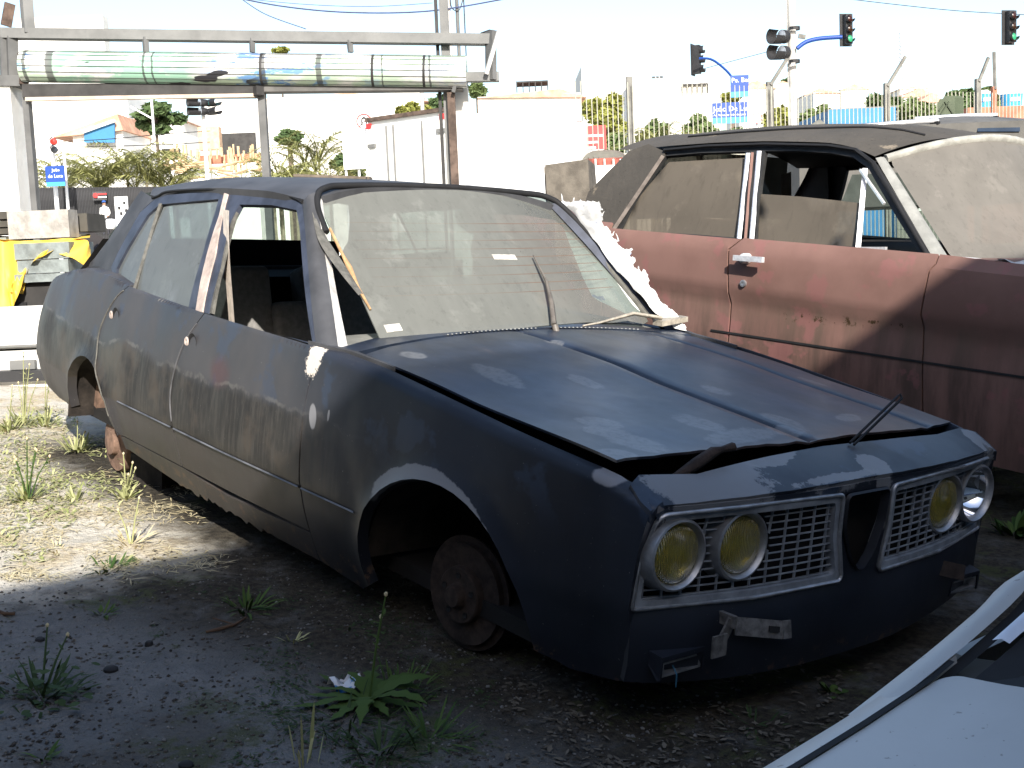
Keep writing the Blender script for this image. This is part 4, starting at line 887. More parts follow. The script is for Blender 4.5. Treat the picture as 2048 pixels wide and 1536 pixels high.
b = MB(); b.grid(10, 4, lambda i, j: Vector((.12-.35*j, 2.05+1.7*i, beltz(.0)-.02-.12*j*j))); b.build('dashboard', M['inside'], mar)
b = MB(); P_ = onY(1574, 350, 2.75); b.grid(6, 5, lambda i, j: P_+Vector((.05*math.sin(5*j), .10*(j-.5)+.05*i, -.30*i+.02*math.sin(8*j)))); b.build('hanging_curtain', mk('pale_cloth', (.32, .29, .25), .9), mar, 60)
# handle and lock
hp = onY(1492, 517, YM-.015); b = MB()
b.lathe(hp, (0, -1, 0), [(.026, -.02), (.026, .02), (.02, .03), (0, .032)], 14); b.bar(hp+Vector((-.045, -.035, .0)), hp+Vector((.14, -.04, .006)), .018, .026); b.build('door_handle', M['mtrim'], mdoor, 40)
b = MB(); hp = onY(1486, 567, YM-.01); b.lathe(hp, (0, -1, 0), [(.017, -.01), (.017, .004), (.008, .006), (0, .002)], 16); b.build('door_lock', M['alu'], mdoor, 40)
for x in (AM[0], AR2[0]):
    for s in (1, -1):
        o = Vector((x, 2.9-.80*s, gz(x, 2.9-.8*s)+.32)); b = MB(); b.lathe(o, (0, -s, 0), [(.19, -.10), (.30, -.11), (.325, -.06), (.325, .06), (.30, .10), (.20, .10)], 36); w = b.build('wheel', M['black'], mar, 40)
        MB().lathe(o, (0, -s, 0), [(.2, .09), (.17, .06), (.08, .07), (.0001, .08)], 24).build('rim', M['alu'], w, 40)
        b = MB(); b.grid(14, 2, lambda i, j: Vector((x+.42*math.cos(math.pi*i), 2.9-(.92-.4*j)*s, .36+.42*math.sin(math.pi*i)))); b.build('wheel_well', M['under'], mar, 40)

# ------------------------------------------------------------------ white car, corner foreground: its nose points across the picture
def wpaint():
    n = NT('dusty_white_paint'); a = n.noise(3, 5, .6); p = n.noise(95, 2, .5); n.set(col=n.mix(n.math('MULTIPLY', n.ramp(p, .69, .74), .6), n.mix(n.ramp(a, .3, .7), (.41, .41, .395), (.48, .48, .465)), (.12, .10, .08)), rough=.4, spec=.45); return n.m
M['wp'] = wpaint()
XW = 1.97
wc_ = thing('white_car', 'pale dusty white car in the near corner showing only hood, fender edge and windscreen', 'car', (2.78, -.6, gz(2.78, -.6)))
xp = lambda u, v: onX(u, v, XW)
e_out = [xp(*p) for p in ((1500, 1541), (1661, 1444), (1786, 1364), (1850, 1312), (1950, 1226), (2048, 1142))]
YZ = [(-2.6, e_out[0].z-.06)]+[(p.y, p.z) for p in e_out[:4]]+[(-1.2, e_out[3].z+.02), (2, e_out[3].z+.02)]
def yz(y):
    for (a, b_), (c, d) in zip(YZ, YZ[1:]):
        if y <= c: return b_+(d-b_)*(y-a)/(c-a)
    return YZ[-1][1]
wg = tab([(-2.7, .037), (-1., .037)])
def wfen(y, v):             # v>0 inwards over the top, v<0 down the side
    z0 = yz(y); nose = .12*max(0, -2.1-y)**2/.25
    if v >= 0: return Vector((XW+.0+v, y, z0+.45*v-3.0*v*v))
    return Vector((XW-.03*math.sin(min(1, -v/.3)*1.57)+.06*max(0, -v-.3), y, z0+v))
WIN = (2.78, -.6, .5)
def wmir(s): return lambda a, b_: (lambda p: Vector((5.56-p.x, p.y, p.z)))(s(a, b_))
for sgn in (1, -1):
    sf = wfen if sgn == 1 else wmir(wfen)
    arch_ = [(-2.0+.36*math.cos(R_(a)), -.62+.34*math.sin(R_(a))) for a in range(0, 181, 15)]
    panel(MB(), [(y_, wg(y_)) for y_ in (-1.475, -1.55, -1.62, -1.72, -1.85, -2.1, -2.4)]+[(-2.62, .045), (-2.66, -.05), (-2.66, -.5), (-2.4, -.62)]+list(reversed(arch_))+[(-1.45, -.66), (-1.43, -.4), (-1.475, 0)], sf, .022, .02, inward=WIN).build('front_fender', M['wp'], wc_, 40)
    panel(MB(), [(-1.44, -.66), (-.3, -.66), (-.3, -.01), (-1.42, -.01)], sf, .1, .02, inward=WIN).build('front_door', M['wp'], wc_, 40)
    panel(MB(), [(-.29, -.66), (.5, -.66), (.62, -.3), (.66, -.01), (-.29, -.01)], sf, .1, .02, inward=WIN).build('rear_door', M['wp'], wc_, 40)
    panel(MB(), [(.51, -.66), (1.6, -.6), (1.65, -.01), (.67, -.01), (.63, -.3)], sf, .1, .02, inward=WIN).build('quarter_panel', M['wp'], wc_, 40)
    # A pillar in body colour, rain strip, bright strip
    Po = [wfen(e_out[3].y-.14, 0)+Vector((0, 0, -.006)), e_out[3]+Vector((0, 0, .001)), e_out[4], e_out[5], e_out[5]+(e_out[5]-e_out[4])*2.2, e_out[5]+(e_out[5]-e_out[4])*4]
    Po[4] += Vector((.06, 0, -.02)); Po[5] += Vector((.14, 0, -.10)); Po = [Vector(p) for p in curve([tuple(p) for p in Po], 4)]
    mx = lambda p: p if sgn == 1 else Vector((5.56-p.x, p.y, p.z))
    N_ = len(Po)-1
    b = MB(); b.grid(N_+1, 5, lambda i, j: mx(Po[round(i*N_)]+Vector((.037*j, .012*j*min(1, i*3), .001+lerp(.45*.037*j-3*(.037*j)**2, .018*j+.007*math.sin(j*3.14), min(1, i*2.5)))))); b.build('windscreen_pillar', M['wp'], wc_, 60)
    b = MB(); b.grid(N_+1, 3, lambda i, j: mx(Po[round(i*N_)]+Vector((.036+.014*j, .011+.006*j, .006)))); b.build('rain_gutter', M['black'], wc_, 60)
    b = MB(); b.grid(N_-5, 3, lambda i, j: mx(Po[round(5+i*(N_-5))]+Vector((.056+.018*j, .017+.006*j, .020+.004*math.sin(3*j))))); b.build('bright_trim', mk('bright_screen_trim', (.75, .76, .80), .35, .1, 20, metal=.3), wc_, 60)
    b = MB(); b.grid(N_-3, 3, lambda i, j: mx(Po[round(3+i*(N_-3))]+Vector((.073+.034*j, .022+.01*j, .012)))); b.build('screen_rubber', M['black'], wc_, 60)
    for y in (-2.0, .95):
        o = mx(Vector((XW+.10, y, gz(2, y)+.30))); b = MB(); b.lathe(o, (-sgn, 0, 0), [(.18, -.09), (.28, -.1), (.30, -.05), (.30, .05), (.28, .08), (.18, .08)], 28); b.build('wheel', M['black'], wc_, 40)
for sgn in (1, -1):
    b = MB(); b.grid(30, 3, lambda i, j: (lambda y: (lambda o_: Vector((XW+o_ if sgn == 1 else 5.56-XW-o_, y, yz(y)+.45*wg(y)-3*wg(y)**2+.0015)))(wg(y)+.0075*j))(lerp(-2.6, e_out[3].y-.01, i))); b.build('dark_gap_strip', M['black'], wc_)  # black strip laid along the hood gap in place of its shadow line
base_y = -1.49
hc = onX(1890, 1340, XW+.046)
def whood(x, y): 
    t = abs(x-2.78)/.76; return Vector((x, y, yz(y)+.45*wg(y)-3*wg(y)**2+.06*(1-t**3)-.03*max(0, (-2.3-y))/.3))
panel(MB(), rounded([(XW+.045, -2.6), (XW+.0445, -1.9), (XW+.044, -1.7), (XW+.044, hc.y-.015), (XW+.06, hc.y), (2.10, hc.y-.005), (2.3, hc.y+.03), (2.78, hc.y+.075), (3.26, hc.y+.055), (5.56-XW-.12, hc.y+.005), (5.56-XW-.084, hc.y-.035), (5.56-XW-.084, -2.6)], [.02, .1, .05, .012, .02, .05, .1, .1, .1, .05, .03, .02], 3), whood, .06, .02, inward=(2.78, -2, 0)).build('hood', M['wp'], wc_, 40)
b = MB(); b.grid(24, 4, lambda i, j: (lambda x: Vector((x, hc.y-.03+.12*j+.075*max(0, 1-((x-2.78)/.7)**2), whood(x, hc.y).z-.014+.012*j)))(lerp(XW+.03, 5.56-XW-.03, i))); b.build('cowl', M['black'], wc_, 60)
def wsc(i, j):
    p = Po[4].lerp(Po[-3], j)+Vector((.095, .03, .008)); x = lerp(p.x, 5.56-p.x, i); c = 1-(2*i-1)**2
    return Vector((x, p.y-.0+.10*c*(-1)*(1-j)*0+.06*(1-j)*c, p.z+.03*c*(1-j)))
gb = NT('dark_blue_screen'); gb.set(col=(.014, .03, .10), rough=.2, spec=.3)
b = MB(); b.grid(16, 8, wsc); b.build('windscreen', gb.m, wc_, 60)
pt = Po[-1]
b = MB(); b.grid(12, 10, lambda i, j: Vector((lerp(pt.x, 5.56-pt.x, j), lerp(pt.y, 1.0, i), pt.z-.0+.05*math.sin(math.pi*j)+.06*math.sin(math.pi*i*.8)))); b.build('roof', M['wp'], wc_, 60)
b = MB(); b.grid(8, 8, lambda i, j: Vector((lerp(2.05, 3.51, i), lerp(1.65, 1.0, j), lerp(yz(1)+.0, pt.z+.03, j)))); b.build('rear_window', gb.m, wc_, 60)
b = MB(); b.box((2.78, 1.66, .6), (1.45, .04, .6)); b.build('tail_panel', M['wp'], wc_)
b = MB(); b.box((2.78, -2.64, .6), (1.45, .04, .45)); b.build('front_panel', M['black'], wc_)
b = MB(); b.box((2.78, -.5, .34), (1.4, 4.0, .05)); b.build('floor_pan', M['under'], wc_)
for x in (2.02, 3.54):
    b = MB(); b.grid(10, 3, lambda i, j: (lambda y: Vector((x+(.1 if x < 2.7 else -.1)*j, y, lerp(yz(y), pt.z+.02, j))))(lerp(-1.2+.0, 1.2, i))); b.build('side_glass', gb.m, wc_)
# ------------------------------------------------------------------ background (world frame, z along gravity)
EX = Vector((WB[0].x, WB[0].y, 0)).normalized(); EY = Vector((WB[2].x, WB[2].y, 0)).normalized(); EZ = Vector((0, 0, 1))
GZ = g0.z-.25
W = {}
W['wall'] = mk('white_wall', (.74, .73, .70), .9, .1, 1.2); W['wall2'] = mk('cream_wall', (.62, .58, .50), .9, .15, 1.2); W['grey'] = mk('grey_steel', (.11, .11, .108), .7, .25, 3)
W['lgrey'] = mk('pale_steel', (.16, .16, .155), .7, .2, 3, bump=.001); W['dark'] = mk('dark_steel', (.035, .033, .032), .7, .4, 4); W['roof'] = mk('clay_tiles', (.55, .31, .21), .9, .3, 2)
W['glass'] = mk('far_window_glass', (.05, .055, .065), .2, .4, 2); W['brick'] = mk('red_brick', (.42, .16, .10), .9, .3, 3); W['blue'] = mk('blue_sheet', (.03, .17, .36), .6, .15, 1)
W['conc'] = mk('raw_concrete', (.36, .34, .31), .95, .3, 12, bump=.004, bscale=90); W['concp'] = mk('fence_concrete', (.17, .165, .15), .95, .35, 5); W['bar'] = mk('cream_bars', (.40, .385, .32), .7, .15, 5)
W['sig'] = mk('signal_black', (.022, .022, .024), .5, .3, 6); W['sblue'] = mk('sign_blue', (.008, .05, .26), .5, .1, 2); W['cyan'] = mk('sign_cyan', (.05, .32, .58), .5, .1, 2); W['white'] = mk('sign_white', (.8, .8, .8), .5, .05, 2)
W['red'] = mk('sign_red', (.60, .04, .04), .5, .15, 2); W['wood'] = mk('raw_timber', (.50, .36, .22), .9, .3, 6); W['pole'] = mk('pale_pole', (.42, .41, .39), .9, .25, 4); W['yel'] = mk('yellow_tarp', (.80, .52, .07), .55, .2, 3)
W['rustp'] = mk('rusty_post', (.10, .07, .055), .9, .5, 9); W['stone'] = mk('slate_slabs', (.20, .225, .22), .8, .4, 9, bump=.003); W['leaf'] = None
def sz(px, d): return px*d/FPX
def hz(u): return 768-(WB[0].z*(u-1024)+WB[2].z*FPX)/WB[1].z*-1*-1 if 0 else None
def rect(mb, u0, v0, u1, v1, d, th=.3, base=None, mi=0):
    """upright box whose front shows at the pixel rectangle, facing the viewer; base: reach down to this z"""
    p = bw(u0, v1, d); w = sz(u1-u0, d); h = sz(v1-v0, d)
    if base is not None: h += p.z-base; p = Vector((p.x, p.y, base))
    return mb.prism([p, p+EX*w, p+EX*w+EZ*h, p+EZ*h], EY*th, mi)
def pole(mb, u0, v0, u1, v1, d, w, base=None, mi=0, n=10):
    a, b_ = bw(u0, v0, d), bw(u1, v1, d)
    return mb.tube([a, b_], w/2, n, mi=mi)
def vpost(mb, u, v0, d, w, base=GZ, n=10, dx=0):   # true vertical post whose top shows at u, v0
    p = bw(u, v0, d); return mb.tube([p, Vector((p.x, p.y, base))], w/2, n)
def T(name, label, cat, u, v, d, group=None):
    p = bw(u, v, d); return thing(name, label, cat, (p.x, p.y, GZ), near=False, group=group)
def text(parent, s, p, ex, h, mat, name='lettering', ez=EZ, align='LEFT'):
    c = bpy.data.curves.new('txt', 'FONT'); c.body = s; c.size = h; c.align_x = align; c.extrude = .004; c.resolution_u = 2
    o = bpy.data.objects.new('txt', c); COL.objects.link(o); bpy.context.view_layer.update()
    me = bpy.data.meshes.new_from_object(o.evaluated_get(bpy.context.evaluated_depsgraph_get())); bpy.data.objects.remove(o)
    ny = ex.cross(ez)
    V_ = [Vector(p)+ex*v.co.x+ez*v.co.y+ny*v.co.z for v in me.vertices]; F_ = [tuple(q.vertices) for q in me.polygons]; bpy.data.meshes.remove(me)
    return MB().add(V_, F_).build(name, mat, parent)

# --- shutter gate on steel posts
D = 14.6
def graf():
    n = NT('graffiti_slats'); x, y, z = n.xyz(n.oc()); a = n.noise(1, 5, .6, sc=(2.6, 2.6, 5)); b_ = n.noise(9, 5, .7); 
    s = n.new('ShaderNodeVectorMath', operation='DOT_PRODUCT'); n.ln(n.oc(), s.inputs[0]); s.inputs[1].default_value = EX; s = s.outputs['Value']
    col = n.mix(n.ramp(n.noise(1, 4, .6, sc=(1.2, 1.2, 3)), .45, .55), (.60, .60, .58), (.42, .52, .40))
    g = n.math('MULTIPLY', n.ramp(s, .25, .5), n.ramp(s, 2.1, 1.9)); col = n.mix(n.math('MULTIPLY', g, n.ramp(a, .38, .5)), col, (.27, .46, .35))
    bl = n.math('MULTIPLY', n.ramp(n.noise(1, 5, .7, sc=(2, 2, 9)), .53, .58), n.math('MAXIMUM', n.ramp(s, 2.0, 2.3), n.ramp(s, .3, .1)))
    bl = n.math('MULTIPLY', bl, n.ramp(z, -.05, -.12)) if 0 else n.math('MULTIPLY', bl, .8)
    col = n.mix(n.math('MULTIPLY', bl, n.ramp(s, 4.0, 3.2, .35, 1)), col, (.06, .20, .50))
    col = n.mix(n.math('MULTIPLY', n.ramp(n.noise(1, 3, .5, sc=(1.5, 1.5, 4)), .60, .62), n.ramp(s, 2.9, 2.6)), col, (.03, .03, .035))
    for c0, w in ((.36, .07), (.07, .03), (1.45, .02), (1.55, .015), (2.82, .05), (3.47, .05), (4.2, .012), (4.75, .018)):
        col = n.mix(n.math('MULTIPLY', n.ramp(n.math('ABSOLUTE', n.math('SUBTRACT', n.math('ADD', s, n.math('MULTIPLY', b_, .04)), c0+.02)), w*.8, w*.5), .8), col, (.04, .04, .04))
    n.set(col=col, rough=.6, spec=.3); return n.m
gate = T('shutter_gate', 'rolled-up metal shutter with graffiti on its drum between grey steel posts', 'gate', 45, 400, D)
a, b_ = bw(46, 133, D), bw(933, 144, D); ax = (b_-a).normalized(); L_ = (b_-a).length
gate_base = Vector(BASE[gate.name])
mb = MB(); R0 = sz(31, D); prof = []
N = 13
for k in range(N): prof.append((R0*(1+.012*math.sin(k*2.3)), L_*k/(N-1)))
mb.lathe(a, ax, [(0, 0)]+prof+[(0, L_)], 22); mb.build('shutter_drum', graf(), gate, 25, base=a)
bpy.data.objects['shutter_drum'].location = a-gate_base
for k in range(9):          # slat edges on the drum
    an = R_(-70+k*22); up = ax.cross(EX.cross(EZ)).normalized(); o = (EY*-math.cos(an)+EZ*math.sin(an))*(R0*1.012)
    MB().tube([a+o, b_+o], .0035, 5).build('slat_edge', W['dark'], gate)
for u in (527, 748, 850):
    t = (u-46)/887; c = a.lerp(b_, t); MB().lathe(c-ax*.03, ax, [(R0*1.02, .01), (R0*1.035, .025), (R0*1.02, .04)], 22).build('drum_band', W['dark'], gate, 40)
def beam(nm, u0, v0, u1, v1, px, dep, mat, d=D, par=gate):
    p, q = bw(u0, v0, d), bw(u1, v1, d); return MB().bar(p+EY*dep/2, q+EY*dep/2, dep, sz(px, d)).build(nm, mat, par)
beam('top_beam', -60, 64, 985, 77, 20, .2, W['lgrey'])
beam('lower_beam', -60, 160, 40, 161, 21, .16, W['grey'])
beam('lower_beam', 930, 153, 998, 152, 18, .16, W['lgrey'])
beam('housing_plate', 44, 181, 512, 178, 26, .30, W['dark']); beam('housing_plate', 512, 174, 925, 170, 18, .26, mk('grey_brown_steel', (.10, .095, .09), .7, .3, 4))
beam('guide_rail', 50, 198, 508, 190, 7, .1, mk('peach_rail', (.50, .40, .32), .8, .2, 6))
beam('hanger', 289, 74, 291, 104, 9, .06, W['grey']); beam('hanger', 503, 76, 504, 104, 6, .06, W['grey']); beam('hanger', 698, 80, 701, 104, 7, .06, W['grey'])
for u0, v0, u1, v1, px, mt in ((47, -20, 54, 66, 19, W['lgrey']), (5, 70, 8, 152, 9, W['grey']), (20, 72, 23, 152, 10, W['grey']), (16, 5, 8, 50, 6, W['rustp'])):
    beam('upright', u0, v0, u1, v1, px, .12, mt)
beam('upright', 981, 62, 982, 160, 24, .06, W['grey']); beam('brace', 998, 60, 972, 148, 8, .04, W['pole'], D-.1); beam('bracket', 973, 62, 973, 68, 30, .05, W['dark'], D+.1)
for u, v0, w, mt, nm in ((876, -30, .10, W['lgrey'], 'gate_post'), (866, -30, .035, W['dark'], 'post_edge'), (514, 182, .085, W['grey'], 'gate_post'), (43, 186, .07, W['grey'], 'gate_post'), (894, 184, .09, W['rustp'], 'gate_post')):
    p = bw(u, v0, D+.05); mb = MB(); h = p.z-GZ; mb.prism([Vector((p.x, p.y, GZ)), Vector((p.x, p.y, GZ))+EX*w, Vector((p.x, p.y, GZ))+EX*w+EY*.12, Vector((p.x, p.y, GZ))+EY*.12], EZ*h); mb.build(nm, mt, gate)
beam('drum_bracket', 42, 105, 44, 168, 12, .1, W['rustp'], D-.02); beam('drum_bracket', 515, 172, 516, 190, 14, .1, W['dark'], D-.05); beam('drum_bracket', 905, 176, 912, 178, 14, .1, W['grey'], D-.05)
pl = T('gate_pillar', 'whitewashed peeling gate pillar at the left edge of the picture', 'pillar', 0, 400, D+.2)
rect(MB(), -60, 178, 40, 420, D+.2, .5, GZ).build('pillar_shaft', mk('peeling_whitewash', (.78, .77, .74), .95, .12, 2.2, col2=(.70, .69, .66), bump=.004, bscale=14), pl)
rect(MB(), -62, 168, 42, 178, D+.18, .54).build('pillar_cap', W['grey'], pl)
pl = T('gate_pillar', 'white pillar right of the rusty gate post, in front of the box truck', 'pillar', 930, 300, D+.6)
rect(MB(), 918, 178, 945, 400, D+.5, .4, GZ).build('pillar_shaft', W['wall'], pl)

# --- white box truck
zt = bw(893, 222, 22).z; A_, B_, C_t = bw(735, 240, 23.3), bw(893, 222, 22), bw(1172, 235, 25)
for p in (A_, B_, C_t): p.z = zt
tr = thing('box_truck', 'white refrigerated box truck seen from its closed rear doors behind the gate', 'truck', (B_.x, B_.y, GZ), near=False)
D_t = A_+(C_t-B_); fl = GZ+1.0
dn = lambda p, z: Vector((p.x, p.y, z))
MB().prism([dn(p, fl) for p in (A_, B_, C_t, D_t)], EZ*(zt-fl)).build('cargo_box', mk('truck_white', (.78, .78, .77), .4, .06, 2), tr)
rx = (B_-A_).normalized(); rn = rx.cross(EZ)*1.0
if rn.dot(EY) > 0: rn = -rn
wd = (B_-A_).length
for k in range(2):
    p = dn(A_+rx*(.05+k*wd/2), fl+.08)+rn*.01; MB().prism([p, p+rx*(wd/2-.08), p+rx*(wd/2-.08)+EZ*(zt-fl-.2), p+EZ*(zt-fl-.2)], rn*.03).build('rear_door', W['wall'], tr)
for f_ in (.27, .36, .72):
    p = A_+rx*wd*f_+rn*.06; MB().tube([dn(p, fl+.1), dn(p, zt-.12)], .018, 6).build('lock_rod', W['lgrey'], tr)
for f_, z in ((.02, .35), (.02, .8), (.9, .3), (.9, .85)):
    p = dn(A_+rx*wd*f_+rn*.03, lerp(fl, zt, z)); MB().prism([p, p+rx*.2, p+rx*.2+EZ*.07, p+EZ*.07], rn*.05).build('hinge', W['lgrey'], tr)
MB().bar(dn(A_, zt+.03)+rn*.03, dn(B_, zt+.03)+rn*.03, .09, .07).build('top_rail', W['rustp'], tr)
for f_ in (.0, .93): p = dn(A_+rx*wd*f_+rn*.02, zt-.14); MB().prism([p, p+rx*.12, p+rx*.12+EZ*.1, p+EZ*.1], rn*.03).build('marker_lamp', W['red'], tr)
MB().prism([dn(p, fl-.35) for p in (A_.lerp(D_t, .02), B_.lerp(C_t, .02), C_t, D_t)], EZ*.33).build('chassis', W['dark'], tr)
for s_ in (0.2, .8):
    for q, r_ in ((A_.lerp(D_t, s_), -rx), (B_.lerp(C_t, s_), rx)):
        o = dn(q, GZ+.42)-r_*.2; MB().lathe(o, r_, [(.0001, 0), (.42, 0), (.42, .2), (.25, .2), (.2, .12), (.0001, .12)], 20).build('wheel', M['black'], tr, 40)
p = dn(C_t, GZ+.5); MB().prism([p, p+(C_t-B_).normalized()*1.5, dn(D_t, GZ+.5)+(C_t-B_).normalized()*1.5, dn(D_t, GZ+.5)], EZ*1.6).build('cab', W['wall'], tr)
MB().bar(bw(1153, 243, 24.7), bw(1163, 243, 24.8), .01, .015).build('red_mark', W['red'], tr)

# --- bar fence at right, concrete posts with raked arms
f0, f1 = bw(1150, 160, 17.6), bw(2110, 163, 22.2); f0 = dn(f0, 0); f1 = dn(f1, 0); fdv = (f1-f0); fl_ = fdv.length; fdv.normalize()
fz = bw(1258, 166, 18.1).z
fen = thing('bar_fence', 'tall fence of thin cream bars with concrete posts and raked arms', 'fence', (f0.x, f0.y, GZ), near=False)
n_b = int(fl_/.088); proto = None
for i in range(n_b):
    p = f0+fdv*(.088*i)
    if proto is None:
        proto = MB().tube([dn(p, GZ), dn(p, fz)], .0075, 5).build('bar', W['bar'], fen)
    else:
        o = proto.copy(); COL.objects.link(o); o.parent = fen; o.location = fdv*(.088*i)
for dz in (1.02, 2.6): MB().bar(dn(f0, fz-dz)+EY*.012, dn(f1, fz-dz)+EY*.012, .02, .03).build('rail', W['bar'], fen)
def on_fence(u):
    r = bw(u, 300, 1)-WC; n_ = fdv.cross(EZ); t = (f0-WC).dot(n_)/r.dot(n_); return WC+r*t, t
for u, v, w, arm in ((1259, 153, 15, (1271, 118, 0)), (1541, 163, 16, (1574, 118, 1)), (1775, 166, 13, (1811, 113, 1)), (1958, 157, 13, (1977, 115, 1)), (1990, 173, 12, (1988, 104, 1))):
    p, d = on_fence(u); d = (p-WC).dot(WB[2]); t_ = bw(u, v, d); ww = sz(w, d)
    MB().prism([dn(t_, GZ)-fdv*ww/2, dn(t_, GZ)+fdv*ww/2, dn(t_, GZ)+fdv*ww/2+EY*ww, dn(t_, GZ)-fdv*ww/2+EY*ww], EZ*(t_.z-GZ)).build('post', W['concp'] if u != 1990 else W['brick'], fen)
    if arm[2]: MB().bar(t_-EZ*.05, bw(arm[0], arm[1], d), .045, .045).build('raked_arm', W['concp'], fen)
p, d = on_fence(1995); 
# --- signals, poles, signs
def signal(label, u, v, w, h, d, face, lit=None, group=None, n=3, back=True):
    """face: direction the lenses look"""
    c = bw(u, v, d); fx = face.normalized(); sx = EZ.cross(fx).normalized(); W2, H2 = sz(w, d), sz(h, d)
    s = thing('traffic_light', label, 'traffic light', (c.x, c.y, c.z-H2/2), near=False, group=group)
    MB().box(c-fx*.02, (1, 1, 1), Matrix((sx*W2, fx*.02, EZ*H2)).transposed()).build('backing_board', W['sig'], s)
    MB().box(c+fx*.08, (1, 1, 1), Matrix((sx*W2*.55, fx*.18, EZ*H2*.9)).transposed()).build('housing', W['sig'], s)
    r = H2*.9/n*.36
    for k in range(n):
        o = c+EZ*(H2*.9*(.5-(k+.5)/n))+fx*.17
        on = lit == k
        mt = emit('lit_green', (.02, .75, .3), .55) if on and k == n-1 else emit('lit_red', (1., .08, .06), .8) if on else mk('dead_lens', [(.035, .010, .008), (.035, .015, .006), (.006, .02, .016)][k % 3], .3)
        MB().lathe(o, fx, [(r, 0), (r*.8, .02), (r*.4, .035), (.0001, .04)], 14).build('lens', mt, s, 60)
        mb = MB(); mb.lathe(o, fx, [(r*1.08, 0), (r*1.15, .11)], 16, up=-EZ, arc=.8); mb.build('visor', W['sig'], s, 60)
    return s
toC = -EY; toR = (EX*.85-EY*.5)
signal('black three-lens traffic light turned sideways above the blue street signs', 1387, 120, 22, 62, 31, EX*.9-EY*.45)
signal('green-lit traffic light on a curved arm right of the grey pole', 1692, 60, 26, 64, 30, toC+EX*.22, 2)
signal('green-lit traffic light at the top right corner of the picture', 2017, 55, 28, 68, 28, toC+EX*.22, 2)
p2 = T('signal_pole', 'grey pole with cable carrying two round pedestrian signals and a curved arm', 'pole', 1590, 260, 30)
vpost(MB(), 1582, -30, 30, sz(17, 30)).build('shaft', W['pole'], p2, 60); vpost(MB(), 1573, -30, 30, .03).build('cable_duct', W['pole'], p2, 60)
MB().tube(curve([tuple(bw(*q, 30)) for q in ((1594, 97), (1612, 84), (1640, 77), (1684, 74))], 4), .05, 8).build('curved_arm', W['sblue'], p2, 60)
for v in (56, 122): MB().lathe(bw(1589, v, 30)-EZ*.05, EZ, [(.13, 0), (.13, .08)], 14).build('clamp', W['sig'], p2)
MB().bar(bw(1597, 72, 30), bw(1611, 74, 30), .06, .1).build('insulator', W['concp'], p2)
def ped(label, u, v, d, par_face, lit=None, w=30, h=60):
    c = bw(u, v, d); fx = par_face.normalized(); sx = EZ.cross(fx); W2, H2 = sz(w, d), sz(h, d)
    s = thing('pedestrian_signal', label, 'traffic light', (c.x, c.y, c.z-H2/2), near=False)
    for k in range(2):
        o = c+EZ*H2*(.25-.5*k); r = H2*.22
        MB().lathe(o-fx*.1, fx, [(.0001, -.14), (r*.5, -.13), (r*.9, -.08), (r, 0), (r, .08)], 16).build('bowl_housing', W['sig'], s, 60)
        MB().lathe(o, fx, [(r*.95, -.02), (r*.5, .02), (.0001, .03)], 14).build('lens', emit('lit_cyan', (.05, .8, .7), .8) if lit == k and 0 == 0 and u > 300 else (emit('lit_red2', (1, .07, .05), .8) if lit == k else M['grey']), s, 60)
        MB().lathe(o, fx, [(r*1.05, 0), (r*1.15, .3)], 14, up=-EZ, arc=.75).build('visor', W['sig'], s, 60)
    return s
ped('grey pair of round pedestrian signals clamped to the pole at the right', 1562, 89, 29.9, -EX*.9-EY*.5, None, 32, 62)
ped('pair of lamps lit cyan under the shutter drum on a white pole', 424, 214, 31, EX*.7-EY*.7, 0, 18, 34); ped('dark pair of lamps back to back with the cyan one', 399, 214, 31, -EX*.8-EY*.5, None, 18, 34)
ped('red-lit pair of signal lamps at the left by the palms', 108, 291, 31, EX*.35-EY, 0, 18, 32)
def simple_pole(label, u, v0, d, w, mat=W['white'], cat='pole'):
    s = T('street_pole', label, cat, u, v0, d); vpost(MB(), u, v0, d, sz(w, d)).build('shaft', mat, s, 60); return s
simple_pole('white pole carrying the cyan-lit signal below the shutter', 404, 195, 31.2, 8); simple_pole('white pole carrying the red-lit signal by the left pillar', 94, 165, 31.2, 9); simple_pole('thin white pole right of the blue sign at left', 127, 300, 31.5, 6)
simple_pole('thin pole under the white and red round sign', 727, 180, 33, 3); simple_pole('pale pole behind the right gate post', 843, 180, 30, 8, W['pole'])
sp = simple_pole('street lamp pole in front of the dark green tree', 303, 200, 42, 5); MB().bar(bw(261, 213, 42), bw(306, 238, 42), .05, .05).build('lamp_arm', W['white'], sp)
sp = simple_pole('utility pole with cables at the top beside the gate post', 912, -30, 26, 7, W['grey']); MB().tube(curve([tuple(bw(*q, 26)) for q in ((900, -10), (903, 15), (918, 20), (928, -10))], 4), .012, 5).build('cable_loop', W['sig'], sp)
vpost(MB(), 926, -30, 26.2, .025).build('cable_duct', W['sig'], sp); vpost(MB(), 896, -30, 26, .06).build('cable_duct', W['pole'], sp)
def sign(label, u0, v0, u1, v1, d, stripe, lines, tilt=0):
    c = bw(u0, v1, d); s = thing('street_sign', label, 'street sign', (c.x, c.y, c.z), near=False); w, h = sz(u1-u0, d), sz(v1-v0, d)
    ex = (EX+EZ*tilt).normalized()
    MB().prism([c, c+ex*w, c+ex*w+EZ*h, c+EZ*h], EY*.03).build('panel', W['sblue'], s)
    q = c-EY*.004; MB().prism([q, q+ex*w, q+ex*w+EZ*h*stripe, q+EZ*h*stripe], EY*.002).build('cyan_band', W['cyan'], s)
    for t, fx, fz_, fh in lines: text(s, t, c-EY*.006+ex*w*fx+EZ*h*fz_, ex, h*fh, W['white'])
    return s
sign('small blue street sign reading Pe. Bento hung on the arm', 1462, 152, 1498, 195, 29.5, .25, (('Pe. Bento', .04, .68, .30),))
